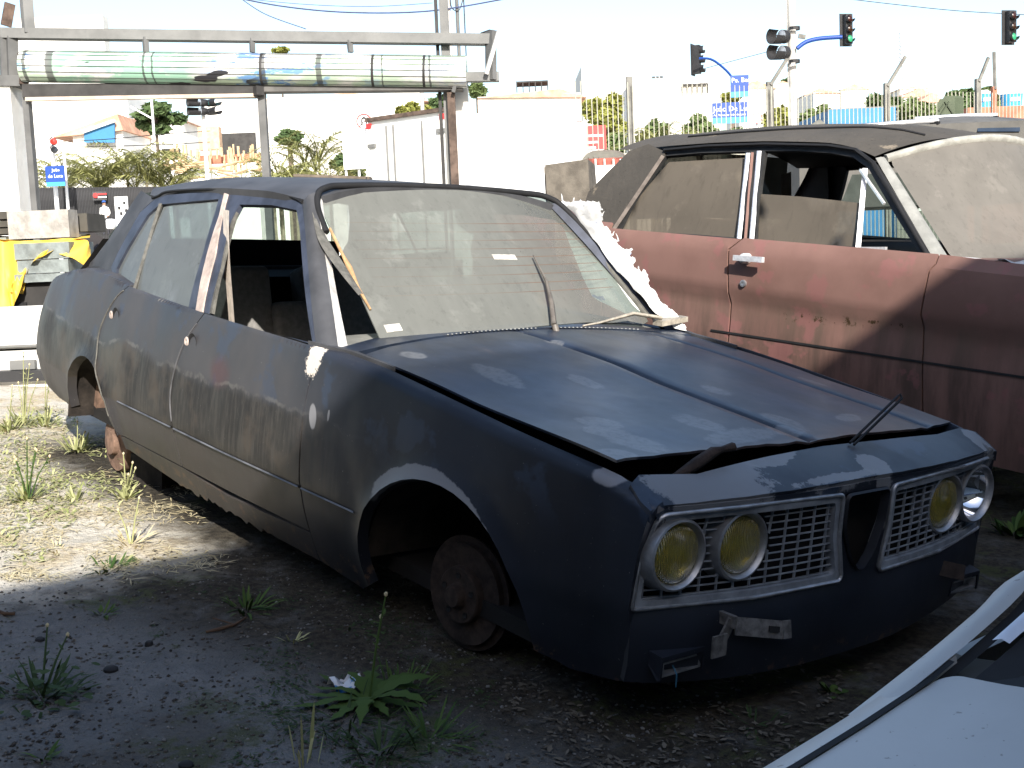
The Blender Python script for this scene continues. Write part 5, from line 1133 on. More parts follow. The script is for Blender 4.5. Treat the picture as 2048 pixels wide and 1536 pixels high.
sign('larger blue street sign reading Joao De Luca behind the fence', 1425, 207, 1495, 248, 29.5, .28, (('João De Luca', .03, .58, .36), ('Av. Vereador João de Luca', .03, .36, .145)))
sign('blue street sign at the left below the red-lit signal', 93, 333, 131, 373, 31, .2, (('João', .35, .72, .22), ('de Luca', .12, .42, .24)))
MB().tube(curve([tuple(bw(*q, 30.5)) for q in ((1398, 117), (1420, 118), (1440, 130), (1462, 152), (1470, 175))], 4), .03, 6).build('signal_arm', W['sblue'], p2, 60)
ns = T('prohibition_sign', 'round white prohibition sign with red ring by the white board', 'road sign', 728, 260, 33)
c = bw(728, 243, 32.9); MB().lathe(c, -EY, [(.0001, .01), (.17, .01), (.17, 0)], 24).build('disc', W['white'], ns); MB().lathe(c-EY*.012, -EY, [(.17, 0), (.17, .008), (.205, .008), (.205, 0)], 24).build('red_ring', W['red'], ns)
b = MB(); b.tube(curve([tuple(c-EY*.03+EX*a_+EZ*z_) for a_, z_ in ((-.05, -.1), (-.05, .05), (0, .1), (.06, .05), (.06, -.06))], 4), .02, 5); b.bar(c-EY*.035+EX*.12+EZ*.12, c-EY*.035-EX*.12-EZ*.12, .03, .01); b.build('turn_symbol', W['sig'], ns)
s = T('round_sign', 'round white road sign with red rim right of the blue signs', 'road sign', 1513, 240, 30); c = bw(1513, 236, 30.2); MB().lathe(c, -EY, [(.0001, .01), (.115, .01), (.115, 0)], 20).build('disc', W['white'], s); MB().lathe(c-EY*.01, -EY, [(.115, 0), (.115, .008), (.13, .008), (.13, 0)], 20).build('rim', W['red'], s); vpost(MB(), 1513, 225, 30.3, .06).build('shaft', W['white'], s)
s = T('billboard', 'white advertising board with pale blue splashes by the truck', 'billboard', 705, 340, 30); rect(MB(), 688, 259, 734, 339, 30, .06).build('panel', W['white'], s)
for k, (u, v, r) in enumerate(((720, 268, 9), (716, 296, 6), (724, 304, 10), (712, 286, 4))):
    c = bw(u, v, 29.97); MB().lathe(c, -EY, [(.0001, .01), (sz(r, 30), .008)], 12).build('blue_splash', W['cyan'], s)
for u in (692, 718): vpost(MB(), u, 339, 30.1, .06).build('leg', W['white'], s)
s = T('shop_sign', 'red shop board with white lettering seen through the fence', 'sign', 1190, 280, 34); rect(MB(), 1160, 253, 1213, 300, 34, .08).build('panel', W['red'], s)
for k, (u0, u1, v) in enumerate(((1173, 1206, 270), (1173, 1196, 283), (1173, 1192, 294))): rect(MB(), u0, v, u1, v+4, 33.95, .02).build('white_print', W['white'], s)
# --- buildings
def windows(par, d, L, name='window', mat=None):
    for u0, v0, u1, v1 in L:
        w_ = rect(MB(), u0, v0, u1, v1, d-.02, .04).build(name, mat or W['glass'], par)
        m = MB(); k = max(1, round((u1-u0)/8))
        for i in range(1, k): rect(m, lerp(u0, u1, i/k)-.7, v0, lerp(u0, u1, i/k)+.7, v1, d-.06, .03)
        if k > 1: m.build('frame', W['wall'], w_)
def house(label, u0, v0, u1, v1, d, wins=(), mat='wall', roof=None, depth=8, extra=None):
    s = T('house' if roof else 'building', label, 'house' if roof else 'building', (u0+u1)/2, v1, d)
    rect(MB(), u0, v0, u1, v1, d, depth, GZ-2).build('wall', W[mat], s); windows(s, d, wins)
    if roof:
        ua, va, ub, vb, uc, vc = roof     # eave left, eave right, ridge
        a_, b__, c_ = bw(ua, va, d), bw(ub, vb, d), bw(uc, vc, d); m = MB(); m.prism([a_-EY*.4, b__-EY*.4, c_-EY*.4+EY*.3], EY*(depth+.6)); m.build('roof', W['roof'], s)
    return s
def pergola(par, u0, v0, u1, v1, d):
    m = MB(); rect(m, u0, v0, u1, v0+3, d, 1.5); m.build('pergola_top', W['dark'], par)
    for i in range(6): m = MB(); u = lerp(u0, u1, i/5); rect(m, u-1, v0, u+1, v1, d, .1); m.build('pergola_post', W['dark'], par)
h = house('white four-storey apartment block behind the round bushes', 1266, 166, 1442, 300, 60, [(1285, 190, 1308, 202), (1332, 188, 1356, 199), (1375, 185, 1399, 196), (1345, 227, 1356, 237), (1376, 225, 1398, 236), (1300, 226, 1312, 236)])
pergola(h, 1366, 168, 1416, 186, 59.5)
h = house('white house with clay roof and roof terrace left of the concrete fence post', 960, 196, 1165, 300, 55, [(1046, 203, 1062, 215), (1113, 200, 1120, 212), (1135, 203, 1139, 215), (1020, 203, 1026, 210)], roof=(955, 198, 1172, 196, 1120, 178))
pergola(h, 1034, 163, 1096, 185, 55.5)
house('long white building far behind the apartment roofs', 1165, 133, 1268, 200, 140, [(1304, 153, 1326, 157)], depth=12)
house('white building with small windows at the top left behind the shutter', 40, 40, 214, 150, 110, [(65, 76, 88, 84), (102, 76, 124, 84), (192, 80, 210, 87)], depth=1.5)
house('low white block with a row of windows under the shutter at left', 40, 200, 262, 300, 70, [(75, 214, 94, 222), (96, 215, 143, 223), (46, 214, 55, 224)])
house('bluish house with blue gable and clay roof behind the left palms', 150, 262, 250, 330, 52, [], mat='wall', roof=(108, 277, 252, 262, 236, 228))
MB().prism([bw(168, 285, 51.5), bw(168, 266, 51.5), bw(229, 243, 51.5), bw(229, 285, 51.5)], EY*.1).build('blue_gable', W['blue'], s); MB().bar(bw(166, 264, 51.4), bw(230, 241, 51.4), .15, .12).build('white_verge', W['white'], s)
house('cream house with clay roof edge between tree and construction', 262, 240, 372, 330, 56, [(290, 262, 300, 272)], mat='wall', roof=(255, 243, 376, 243, 330, 226))
house('tall whitewashed wall under the middle of the shutter', 415, 205, 515, 330, 64, [(467, 227, 481, 234), (486, 227, 497, 234)])
house('pink-roofed white block right of the middle gate post', 522, 200, 850, 330, 66, [(600, 240, 606, 246)], roof=(515, 202, 860, 204, 700, 186))
for lab, u0, v0, u1, v1, d, rf in (('small clay-roofed house on the hillside left of the pole', 1478, 178, 1548, 240, 120, (1474, 180, 1552, 178, 1510, 160)), ('clay-roofed hillside house right of the grey pole', 1610, 190, 1668, 240, 130, (1606, 192, 1672, 190, 1640, 176)),
        ('white hillside house with dark terrace rails', 1628, 186, 1680, 240, 110, (1626, 188, 1684, 187, 1655, 180)), ('white hillside house nearest the third fence post', 1682, 180, 1735, 240, 125, (1678, 182, 1738, 180, 1708, 168)),
        ('clay-roofed house between hillside trees at right', 1805, 192, 1872, 250, 115, (1800, 196, 1876, 192, 1838, 176)), ('far pink-roofed row of houses at the horizon', 1800, 178, 1860, 220, 170, (1795, 180, 1862, 178, 1830, 172)),
        ('white hillside house with orange gable lower right', 1835, 205, 1880, 250, 100, (1830, 207, 1884, 205, 1864, 186)), ('far clay-roofed houses left of the signal pole', 1548, 170, 1582, 240, 140, (1544, 172, 1586, 170, 1565, 162))):
    house(lab, u0, v0, u1, v1, d, [(u0+8, v0+10, u0+16, v0+16), (u1-22, v0+10, u1-12, v0+16)], roof=rf, depth=7)
h = T('blue_shed', 'bright blue metal shed behind the fence', 'shed', 1720, 250, 34); rect(MB(), 1658, 221, 1792, 300, 34, 4, GZ).build('wall', W['blue'], h); beam('roof_edge', 1656, 220, 1794, 213, 4, .4, W['lgrey'], 33.9, h)
h = T('brick_wall', 'red brick wall carrying the two blue water tanks', 'wall', 1990, 240, 30)
hb = rect(MB(), 1936, 217, 2090, 300, 30, .3, GZ).build('wall_core', W['brick'], h)
proto = None
for r in range(5):
    for k in range(24):
        u = 1938+k*6.2+(3.1 if r % 2 else 0); p = bw(u, 222+r*4.6, 29.98)
        if proto is None: proto = MB().prism([p, p+EX*.068, p+EX*.068+EZ*.047, p+EZ*.047], -EY*.012).build('brick', W['brick'], h); pp = p
        else: o = proto.copy(); COL.objects.link(o); o.parent = h; o.location = p-pp
for lab, u, r in (('blue water tank with white lid left of the brick post', 1969, 19), ('blue water tank with white lid at the right edge', 2023, 21)):
    t_ = T('water_tank', lab, 'water tank', u, 215, 30.4); c = bw(u, 216, 30.5); rr_ = sz(r, 30.5); hh = sz(26, 30.5)
    MB().lathe(c, EZ, [(.0001, 0), (rr_*.9, 0), (rr_*.94, hh*.5), (rr_, hh), (rr_*1.03, hh*1.02), (rr_*.96, hh*1.05)], 24).build('tub', W['cyan'], t_, 40)
    MB().lathe(c, EZ, [(rr_*1.04, hh*1.02), (rr_*.9, hh*1.12), (rr_*.4, hh*1.28), (rr_*.38, hh*1.33), (.0001, hh*1.35)], 24).build('lid', W['white'], t_, 40)
    q = c-EY*rr_*.97+EZ*hh*.45; MB().prism([q-EX*.12, q+EX*.13, q+EX*.11+EZ*.09, q-EX*.10+EZ*.09], EY*.02).build('label', W['white'], t_)
for u in (1928, 1940, 1962, 1980, 2000, 2018, 2040): pass
# --- construction site, corrugated fence, man
con = T('construction_frame', 'timber and brick construction site behind the palms', 'construction', 420, 360, 48)
rect(MB(), 400, 312, 522, 328, 48, .3).build('brick_course', W['brick'], con); rect(MB(), 330, 350, 522, 366, 47.5, .4).build('concrete_slab', W['wall'], con); rect(MB(), 325, 328, 420, 340, 47.8, .3).build('formwork', W['wood'], con)
rr = random.Random(5)
for i in range(46):
    u = rr.uniform(328, 520); v = rr.uniform(288, 318); rect(MB(), u, v, u+rr.uniform(2.5, 5), v+rr.uniform(18, 34), 47+rr.random(), .08).build('timber_post', W['wood'], con)
for i in range(18):
    u = rr.uniform(330, 505); v = rr.uniform(322, 360); pole(MB(), u, v, u+rr.uniform(12, 40), v+rr.uniform(-10, 10), 46.8, .1, n=4).build('timber_brace', W['wood'], con)
rect(MB(), 398, 255, 440, 300, 50, .5).build('site_hut', mk('peach_boards', (.60, .40, .26), .9), con)
rect(MB(), 325, 298, 360, 320, 52, .2).build('dark_hoarding', W['dark'], con); rect(MB(), 445, 268, 512, 310, 52, .2).build('dark_hoarding', W['dark'], con)
cf_ = T('corrugated_fence', 'dark corrugated metal fence at the left behind the yard', 'fence', 190, 440, 33)
pr = None
for i in range(-4, 100):
    u = 62+i*3.1
    p = bw(u, 376-.010*(u-60), 33); q = dn(p, GZ)
    if u > 330: break
    if pr is None:
        pr = MB().add([q, q+EX*.016-EY*.025, q+EX*.027-EY*.025, q+EX*.042, p, p+EX*.016-EY*.025, p+EX*.027-EY*.025, p+EX*.042], [(0, 1, 5, 4), (1, 2, 6, 5), (2, 3, 7, 6)]).build('sheet_rib', mk('dark_corrugated', (.045, .045, .048), .7, .3, 3), cf_); p0_ = p
    else:
        o = pr.copy(); COL.objects.link(o); o.parent = cf_; o.location = p-p0_
s = T('notice_board', 'white notice with red dot and lettering on the corrugated fence', 'sign', 200, 395, 32.9)
rect(MB(), 186, 384, 214, 401, 32.85, .03).build('panel', mk('notice_dark', (.06, .06, .065)), s); MB().lathe(bw(191, 391, 32.8), -EY, [(.0001, .01), (sz(5, 33), .008)], 14).build('red_dot', W['red'], s); rect(MB(), 196, 387, 213, 390, 32.8, .02).build('red_bar', W['red'], s); rect(MB(), 196, 393, 213, 396, 32.8, .02).build('white_bar', W['white'], s)
s = T('poster_board', 'white standing poster board beside the man', 'sign', 243, 425, 32.3); rect(MB(), 231, 394, 257, 432, 32.3, .05, GZ).build('panel', W['white'], s)
for u, v in ((236, 413), (246, 403), (240, 424), (250, 418)): rect(MB(), u, v, u+5, v+6, 32.26, .02).build('dark_print', W['sig'], s)
# man: one skinned body
man = bpy.data.meshes.new('person'); d_ = 31.6; foot = bw(213, 470, d_); hgt = sz(66, d_)
S_ = hgt/1.72; B0 = dn(foot, foot.z-.25*0)
J = [(0, 0, .92), (0, 0, 1.12), (0, 0, 1.36), (0, 0, 1.47), (0, -.02, 1.60), (0, -.02, 1.70), (-.19, 0, 1.38), (-.24, .02, 1.10), (-.20, -.14, .90), (.19, 0, 1.38), (.25, .02, 1.12), (.20, -.16, .95), (-.09, 0, .88), (-.10, -.02, .48), (-.11, 0, .08), (.09, 0, .88), (.11, .02, .48), (.12, .02, .08), (-.11, -.14, .03), (.12, -.12, .03), (-.18, -.22, .86), (.18, -.24, .92)]
E_ = [(0, 1), (1, 2), (2, 3), (3, 4), (4, 5), (2, 6), (6, 7), (7, 8), (2, 9), (9, 10), (10, 11), (0, 12), (12, 13), (13, 14), (0, 15), (15, 16), (16, 17), (14, 18), (17, 19), (8, 20), (11, 21)]
man.from_pydata([(x*S_, y*S_, z*S_) for x, y, z in J], E_, [])
mo = bpy.data.objects.new('person', man); COL.objects.link(mo); sk = mo.modifiers.new('skin', 'SKIN'); mo.modifiers.new('sub', 'SUBSURF').levels = 1
rad = [.15, .15, .17, .06, .10, .09, .065, .05, .038, .065, .05, .038, .09, .065, .045, .09, .065, .045, .04, .04, .035, .035]
for v_, r_ in zip(man.skin_vertices[0].data, rad): v_.radius = (r_*S_, r_*S_)
man.skin_vertices[0].data[0].use_root = True
bpy.context.view_layer.update(); me2 = bpy.data.meshes.new_from_object(mo.evaluated_get(bpy.context.evaluated_depsgraph_get())); bpy.data.objects.remove(mo)
mo = bpy.data.objects.new('person', me2); COL.objects.link(mo); me2.materials.clear()
for c_ in ((.72, .72, .70), (.36, .20, .13), (.05, .05, .06)): me2.materials.append(mk('clothing', c_, .9))
for p_ in me2.polygons:
    z = p_.center.z/S_; p_.material_index = 1 if z > 1.49 or (z < 1.0 and abs(p_.center.x) > .17*S_) else 2 if z < .9 else 0
    p_.use_smooth = True
mo.matrix_world = Matrix.Translation(foot) @ Matrix((EX, EY, EZ)).transposed().to_4x4(); BASE[mo.name] = Vector(); tag(mo, 'man in a white shirt and blue cap standing by the dark fence', 'person')
cap = MB(); cap.lathe((0, -.02*S_, 1.71*S_), (0, 0, 1), [(.108*S_, -.02*S_), (.10*S_, .03*S_), (.06*S_, .075*S_), (.0001, .085*S_)], 14); cap.box((0, -.13*S_, 1.695*S_), (.13*S_, .12*S_, .012*S_)); cap.build('cap', mk('blue_cap', (.03, .10, .35), .8), mo, 60)
for k, (u, v, w, h) in enumerate(((186, 452, 14, 16), (222, 448, 16, 20), (176, 462, 9, 9))):
    s = T('white_sack', 'white bundle heaped beside the man, %s' % ['left of him', 'right of him below the poster', 'smallest and farthest left'][k], 'sack', u, v, 31.2, 'white bundles by the man'); c = bw(u, v, 31.2)
    V_, F_ = cushion((0, 0, 0), (sz(w, 31.2), .25, sz(h, 31.2)), .06); MB().add([c+EX*p.x+EY*p.y+EZ*p.z for p in V_], F_).build('bag', W['white'], s, 60)
# --- sky wires
def wire(lab, P, d, r=.012, mat=W['sig']):
    c = bw(P[0][0], P[0][1], d); o = MB().tube(curve([tuple(bw(u, v, d)) for u, v in P], 8), r, 5).build('cable', mat, None, 60, base=c); single(o, lab, 'cable', near=False)
bl = mk('sky_cable', (.05, .06, .13), .7)
wire('thick overhead cable sagging across the top of the picture', [(440, -12), (560, 12), (700, 25), (860, 22), (1020, -4)], 26, .016, bl); wire('thin overhead cable just above the thick one', [(440, -8), (600, 8), (740, 13), (865, 6)], 27, .007, bl)
wire('overhead cable dropping to the gate beam', [(475, -8), (530, 28), (612, 58)], 25, .010, bl); wire('thin overhead cable crossing the sky at right', [(1680, -4), (1800, 10), (1920, 22), (2060, 30)], 40, .012); wire('thin cable rising to the traffic light', [(1405, 138), (1480, 118), (1560, 97)], 31, .008)
wire('upper cable sagging behind the palms at left', [(125, 283), (220, 278), (330, 268), (420, 262)], 36, .012); wire('lower cable sagging behind the palms at left', [(125, 294), (240, 292), (350, 288), (420, 284)], 36, .012)
ant = T('radio_mast', 'thin radio mast faint in the sky at right', 'mast', 1803, 150, 160); mb = MB(); pole(mb, 1802, 62, 1808, 180, 160, .35, n=4); mb.build('mast_shaft', mk('hazy_steel', (.45, .46, .48)), ant)
for k in range(8): pole(MB(), 1799, 66+k*8, 1806, 70+k*8, 160, .25, n=4).build('mast_rung', mk('hazy_steel', (.45, .46, .48)), ant)
# ------------------------------------------------------------------ vegetation of the background
def leafmat(name, a, b_):
    n = NT(name); oi = n.new('ShaderNodeObjectInfo'); g = n.new('ShaderNodeNewGeometry')
    n.set(col=n.mix(n.noise(1.5, 3), n.mix(g.outputs['Random Per Island'], a, b_), tuple((x+y)/2 for x, y in zip(a, b_))), rough=.7, spec=.3); return n.m
LM = [leafmat('yellow_green_leaves', (.15, .17, .035), (.24, .24, .06)), leafmat('mid_green_leaves', (.075, .12, .04), (.15, .19, .075)), leafmat('dark_green_leaves', (.045, .085, .03), (.09, .13, .05)), leafmat('palm_green', (.20, .23, .075), (.38, .36, .16))]
bark = mk('bark', (.13, .10, .08), .95, .4, 10)
def leaves(mb, c, r, n, s, rg):
    for _ in range(n):
        v = Vector((rg.gauss(0, 1), rg.gauss(0, 1), rg.gauss(0, 1))).normalized()*rg.random()**.35
        p = Vector(c)+Vector((v.x*r[0], v.y*r[1], v.z*r[2])); a = Vector((rg.uniform(-1, 1), rg.uniform(-1, 1), rg.uniform(-.6, .6))).normalized(); b_ = a.cross(Vector((rg.uniform(-1, 1), rg.uniform(-1, 1), rg.uniform(-1, 1)))).normalized()
        q = s*rg.uniform(.6, 1.3); mb.add([p-a*q, p-b_*q*.5, p+a*q, p+b_*q*.5], [(0, 1, 2, 3)])
def tree(label, u0, v0, u1, v1, d, lm, n=2600, trunk=True, name='tree', cat='tree', clumps=16, seed=1, leaf=.16):
    rg = random.Random(seed); s = T(name, label, cat, (u0+u1)/2, v1, d); w, h = sz(u1-u0, d)/2, sz(v1-v0, d)/2; c = bw((u0+u1)/2, (v0+v1)/2, d+w)
    mb = MB(); br = MB()
    for k in range(clumps):
        while True:
            q = Vector((rg.uniform(-1, 1), rg.uniform(-1, 1), rg.uniform(-1, 1)))
            if q.length < 1 and q.length > .35: break
        cc = c+EX*q.x*w*.75+EY*q.y*w*.75+EZ*q.z*h*.72; k_ = rg.uniform(.28, .45); leaves(mb, cc, (w*k_, w*k_, h*k_*.85), n//clumps, leaf, rg)
        br.tube([Vector((c.x, c.y, c.z-h*.7)), cc], [.05, .015], 5)
    mb.build('crown', LM[lm], s); 
    br.tube([Vector((c.x, c.y, GZ)), Vector((c.x, c.y, c.z-h*.65))], [.16, .09], 8); br.build('trunk', bark, s, 60)
    return s
tree('yellow-green tree behind the fence left of the first post', 1160, 178, 1262, 290, 44, 0, 3600, seed=2)
tree('round dark bush behind the fence right of the first post', 1272, 228, 1340, 320, 36, 1, 2600, seed=3, name='bush', cat='bush', leaf=.10)
tree('round dark bush below the apartment block window', 1358, 230, 1438, 320, 36, 1, 2800, seed=4, name='bush', cat='bush', leaf=.10)
tree('bush between truck and first fence post', 1200, 258, 1262, 330, 38, 1, 1800, seed=5, name='bush', cat='bush', leaf=.10)
tree('low bush under the larger blue street sign', 1440, 246, 1515, 330, 38, 1, 1800, seed=6, name='bush', cat='bush', leaf=.10)
tree('small tree above the larger blue sign', 1440, 180, 1488, 212, 60, 0, 900, seed=7)
tree('flat-topped dark tree under the shutter at left', 250, 196, 368, 268, 46, 2, 2600, seed=8, clumps=12)
tree('dark tree behind the hillside houses by the third fence post', 1730, 170, 1800, 250, 90, 2, 2600, seed=9, leaf=.3)
tree('green tree right of the third fence post', 1790, 195, 1870, 260, 80, 1, 2200, seed=10, leaf=.3)
tree('wide green tree behind the jerrycan', 1862, 178, 1965, 255, 85, 2, 2600, seed=11, leaf=.3)
tree('green tree behind the water tanks', 1940, 172, 2010, 240, 90, 1, 1800, seed=12, leaf=.3)
tree('yellowish tree behind the signal pole at right', 1520, 200, 1600, 300, 70, 0, 2200, seed=13, leaf=.25)
tree('green tree between pole and blue shed', 1600, 205, 1665, 290, 70, 1, 2000, seed=14, leaf=.25)
tree('tree above the truck roof', 785, 205, 860, 235, 40, 0, 1400, seed=15, leaf=.12)
tree('dark tree right of the truck top by the gate post', 850, 180, 905, 250, 46, 2, 1200, seed=16, leaf=.12)
tree('small bush left of the middle gate post', 548, 255, 610, 300, 45, 2, 1400, seed=17, name='bush', cat='bush', leaf=.12)
tree('green tree behind the white pillar at right of the gate', 935, 162, 975, 200, 60, 1, 800, seed=18, leaf=.2)
tree('dark bush under the white advertising board', 660, 300, 740, 370, 38, 2, 1800, seed=19, name='bush', cat='bush', leaf=.10)
tree('small tree over the far rooftops in the middle', 540, 95, 580, 106, 120, 0, 500, seed=20, leaf=.3)
tree('dark treetops on the skyline right of the pole', 1560, 158, 1590, 176, 150, 2, 500, seed=21, leaf=.4)
def palm(label, u, v, d, size, seed, base_v=400):
    rg = random.Random(seed); s = T('palm_tree', label, 'palm tree', u, base_v, d); c0 = bw(u, v, d)-EZ*size*.55
    for q in range(3):
        c = c0+EX*rg.uniform(-.3, .3)*size+EY*rg.uniform(-.3, .3)*size+EZ*rg.uniform(-.25, .2)*size
        MB().tube([dn(c0.lerp(c, .5), GZ), c.lerp(dn(c, GZ), .4), c], [.06, .05, .04], 6).build('trunk', bpy.data.materials.get('palm_bark') or mk('palm_bark', (.30, .26, .18), .9), s, 60)
        for k in range(9):
            az = 2*math.pi*k/9+rg.uniform(-.4, .4); el = rg.uniform(.85, 1.45); L = size*rg.uniform(1.0, 1.45); h = Vector((math.cos(az), math.sin(az), 0)); mb = MB(); P = []
            for i in range(11):
                t = i/10; P.append(c+h*(L*t*math.cos(el)+L*.42*t*t)+EZ*(L*math.sin(el)*t-L*.62*t*t*t))
            mb.tube(P, [.018*(1-.8*i/10) for i in range(11)], 4)
            sd = h.cross(EZ)
            for i in range(4, 44):
                t = i/44; q_ = P[min(9, int(t*10))].lerp(P[min(10, int(t*10)+1)], t*10-int(t*10)); l = size*.30*math.sin(math.pi*min(1, t*.85+.12))
                for sg in (1, -1):
                    e = q_+(sd*sg*.7+h*.6+EZ*rg.uniform(-.5, .35)).normalized()*l; mb.add([q_-h*.016, q_+h*.022, e], [(0, 1, 2)])
            mb.build('frond', LM[3], s)
for i, (u, v, d, sz_, lab) in enumerate(((110, 335, 36, 1.3, 'leftmost palm behind the blue sign'), (165, 318, 37, 1.5, 'palm left of the tallest left palm'), (240, 300, 36, 1.7, 'tallest palm of the left cluster under the dark tree'), (300, 325, 35, 1.4, 'palm at the right of the left cluster'), (205, 345, 35, 1.2, 'low palm in front of the left cluster'),
        (345, 345, 36, 1.0, 'small palm in front of the timber site'), (560, 330, 34, 1.1, 'palm right of the middle gate post'), (620, 290, 36, 1.5, 'tall palm with upright frond between post and board'), (650, 330, 35, 1.3, 'palm left of the white advertising board'), (590, 350, 33, .9, 'low palm behind the plank stack'), (1318, 262, 34, 1.1, 'palm between the two round bushes'))):
    palm(lab, u, v, d, sz_, 30+i)
# hills behind everything
b = MB(); b.grid(40, 8, lambda i, j: (lambda u, d: dn(bw(u, 300, d), 0)+EZ*(GZ-1+(d-60)*.105*(1 if u < 1500 else 1)*(.85+.25*noise.noise(Vector((u*.004, d*.01, 0))))))(lerp(-700, 2900, i), 70+180*j))
ho = b.build('hills', mk('far_hillside', (.22, .23, .17), .95, .3, .05, col2=(.30, .26, .2)), None, 180); tag(ho, kind='structure')

# ------------------------------------------------------------------ middle ground: loaded flatbed, slabs, planks, SUV, jerrycan
# flatbed with stone slabs under a yellow tarp (behind the dark sedan's tail)
D2 = 8.2
fb = T('flatbed_truck', 'white low-sided flatbed truck behind the dark sedan at the left edge', 'truck', 40, 800, D2)
def lz(v): return bw(60, v, D2).z
def fbox(u0, v0, u1, v1, d, th, nm, mat, par, base=None): return rect(MB(), u0, v0, u1, v1, d, th, base).build(nm, mat, par)
fbox(-320, 628, 150, 712, D2, .05, 'tailgate', M['white'], fb); fbox(-320, 716, 150, 757, D2+.03, .05, 'lower_panel', M['white'], fb); fbox(-320, 757, 150, 778, D2-.08, .12, 'bumper', mk('black_bumper', (.03, .03, .032), .6), fb)
fbox(-320, 778, 118, 806, D2-.02, .06, 'reflector_board', W['white'], fb); fbox(20, 781, 62, 801, D2-.04, .03, 'tail_lamp', mk('tail_red', (.25, .02, .02), .3), fb)
fbox(-320, 705, 140, 709, D2-.03, .03, 'seam_rail', W['lgrey'], fb); fbox(20, 722, 70, 740, D2-.03, .04, 'latch_plate', W['lgrey'], fb)
fbox(-310, 640, 145, 700, D2+.06, 2.2, 'load_bed', W['dark'], fb)
for u in (-250, 60):
    o = bw(u, 815, D2+.5); o = dn(o, (Q @ Vector((-5, -.5, gz(-5, -.5)))).z+.3); MB().lathe(o, EX, [(.0001, -.1), (.3, -.1), (.3, .1), (.0001, .1)], 24).build('wheel', M['black'], fb, 40)
rr = random.Random(21)
slab_i = 0
for k, (u0, v0, u1, v1, d) in enumerate(((30, 488, 140, 520, D2+.20), (36, 522, 138, 548, D2+.21), (30, 550, 135, 566, D2+.2), (-100, 480, 20, 570, D2+.4))):
    s = thing('stone_slab', ['grey stone slab, topmost under the yellow tarp', 'grey stone slab, second under the yellow tarp', 'grey stone slab, lowest of the pile under the tarp', 'grey stone block hidden behind the hanging tarp'][k], 'stone slab', bw(u0, v1, d), near=False, group='slabs on the flatbed'); m = MB(); rect(m, u0, v0, u1, v1, d, .5); m.build('slab', W['stone'], s)
fbs = thing('dark_crate', 'black crate below the slabs on the flatbed', 'crate', bw(30, 628, D2+.25), near=False); m = MB(); rect(m, 26, 568, 150, 630, D2+.28, .5); m.build('crate_body', W['dark'], fbs)
cb = bw(18, 479, D2+.3); o = MB(); rect(o, 18, 424, 140, 479, D2+.3, .19); o = o.build('concrete_block', W['conc'], None, base=cb); single(o, 'pale concrete block on the yellow tarp', 'concrete block', near=False)
for k, (u0, v0, u1, v1) in enumerate(((142, 428, 176, 464), (-40, 425, 16, 440), (-40, 444, 16, 456), (-40, 459, 18, 470))):
    s = thing('dark_plank' if k else 'dark_block', ['dark block right of the pale concrete block', 'dark plank behind the concrete block, topmost', 'dark plank behind the concrete block, middle', 'dark plank behind the concrete block, lowest'][k], 'plank' if k else 'block', bw(u0, v1, D2+.6), near=False, group='dark timber on the load'); rect(MB(), u0, v0, u1, v1, D2+.55, .4).build('timber', mk('weathered_timber', (.07, .065, .055), .9), s)
def tarp_pt(u, v, d): return bw(u, v, d)
tp = MB()
top = [(-60, 478), (0, 480), (40, 482), (90, 480), (140, 476), (172, 480), (184, 500)]
botm = [(-60, 626), (22, 628), (27, 604), (50, 562), (66, 522), (100, 503), (150, 516), (186, 545)]
def tf(i, j):
    def at(L, t): 
        k = min(len(L)-2, int(t*(len(L)-1))); f = t*(len(L)-1)-k; return (lerp(L[k][0], L[k+1][0], f), lerp(L[k][1], L[k+1][1], f))
    a_, b__ = at(top, i), at(botm, i); return bw(lerp(a_[0], b__[0], j)+3*math.sin(17*i+3*j), lerp(a_[1], b__[1], j), D2+.30-.12*j-.03*math.sin(23*i)-.025*math.sin(61*i+4*j)*j)
tp.grid(40, 9, tf); tp.grid(12, 4, lambda i, j: bw(lerp(-60, 180, i), lerp(478, 470, j), D2+.3+.6*j)+EZ*.01*math.sin(14*i))
tp.grid(8, 6, lambda i, j: bw(lerp(26, 52, j)-6*i, lerp(560, 584, i)+j*4, D2+.22-.02*math.sin(6*i+4*j)))
to = tp.build('yellow_tarp', W['yel'], None, 60, base=bw(0, 480, D2)); single(to, 'bright yellow plastic tarp draped over the slabs on the flatbed', 'tarp', near=False)
# black heap/tarp on the ground behind, right of the load
hp_ = thing('black_sheet', 'black rubber sheet heaped between the load and the sedan tail', 'sheet', bw(190, 560, 10), near=False); MB().grid(12, 8, lambda i, j: bw(lerp(140, 300, i), lerp(470, 545, j), 9.6-.6*j)+EZ*.05*math.sin(9*i+4*j)).build('sheet_fold', mk('black_sheet', (.035, .03, .028), .8), hp_, 60)
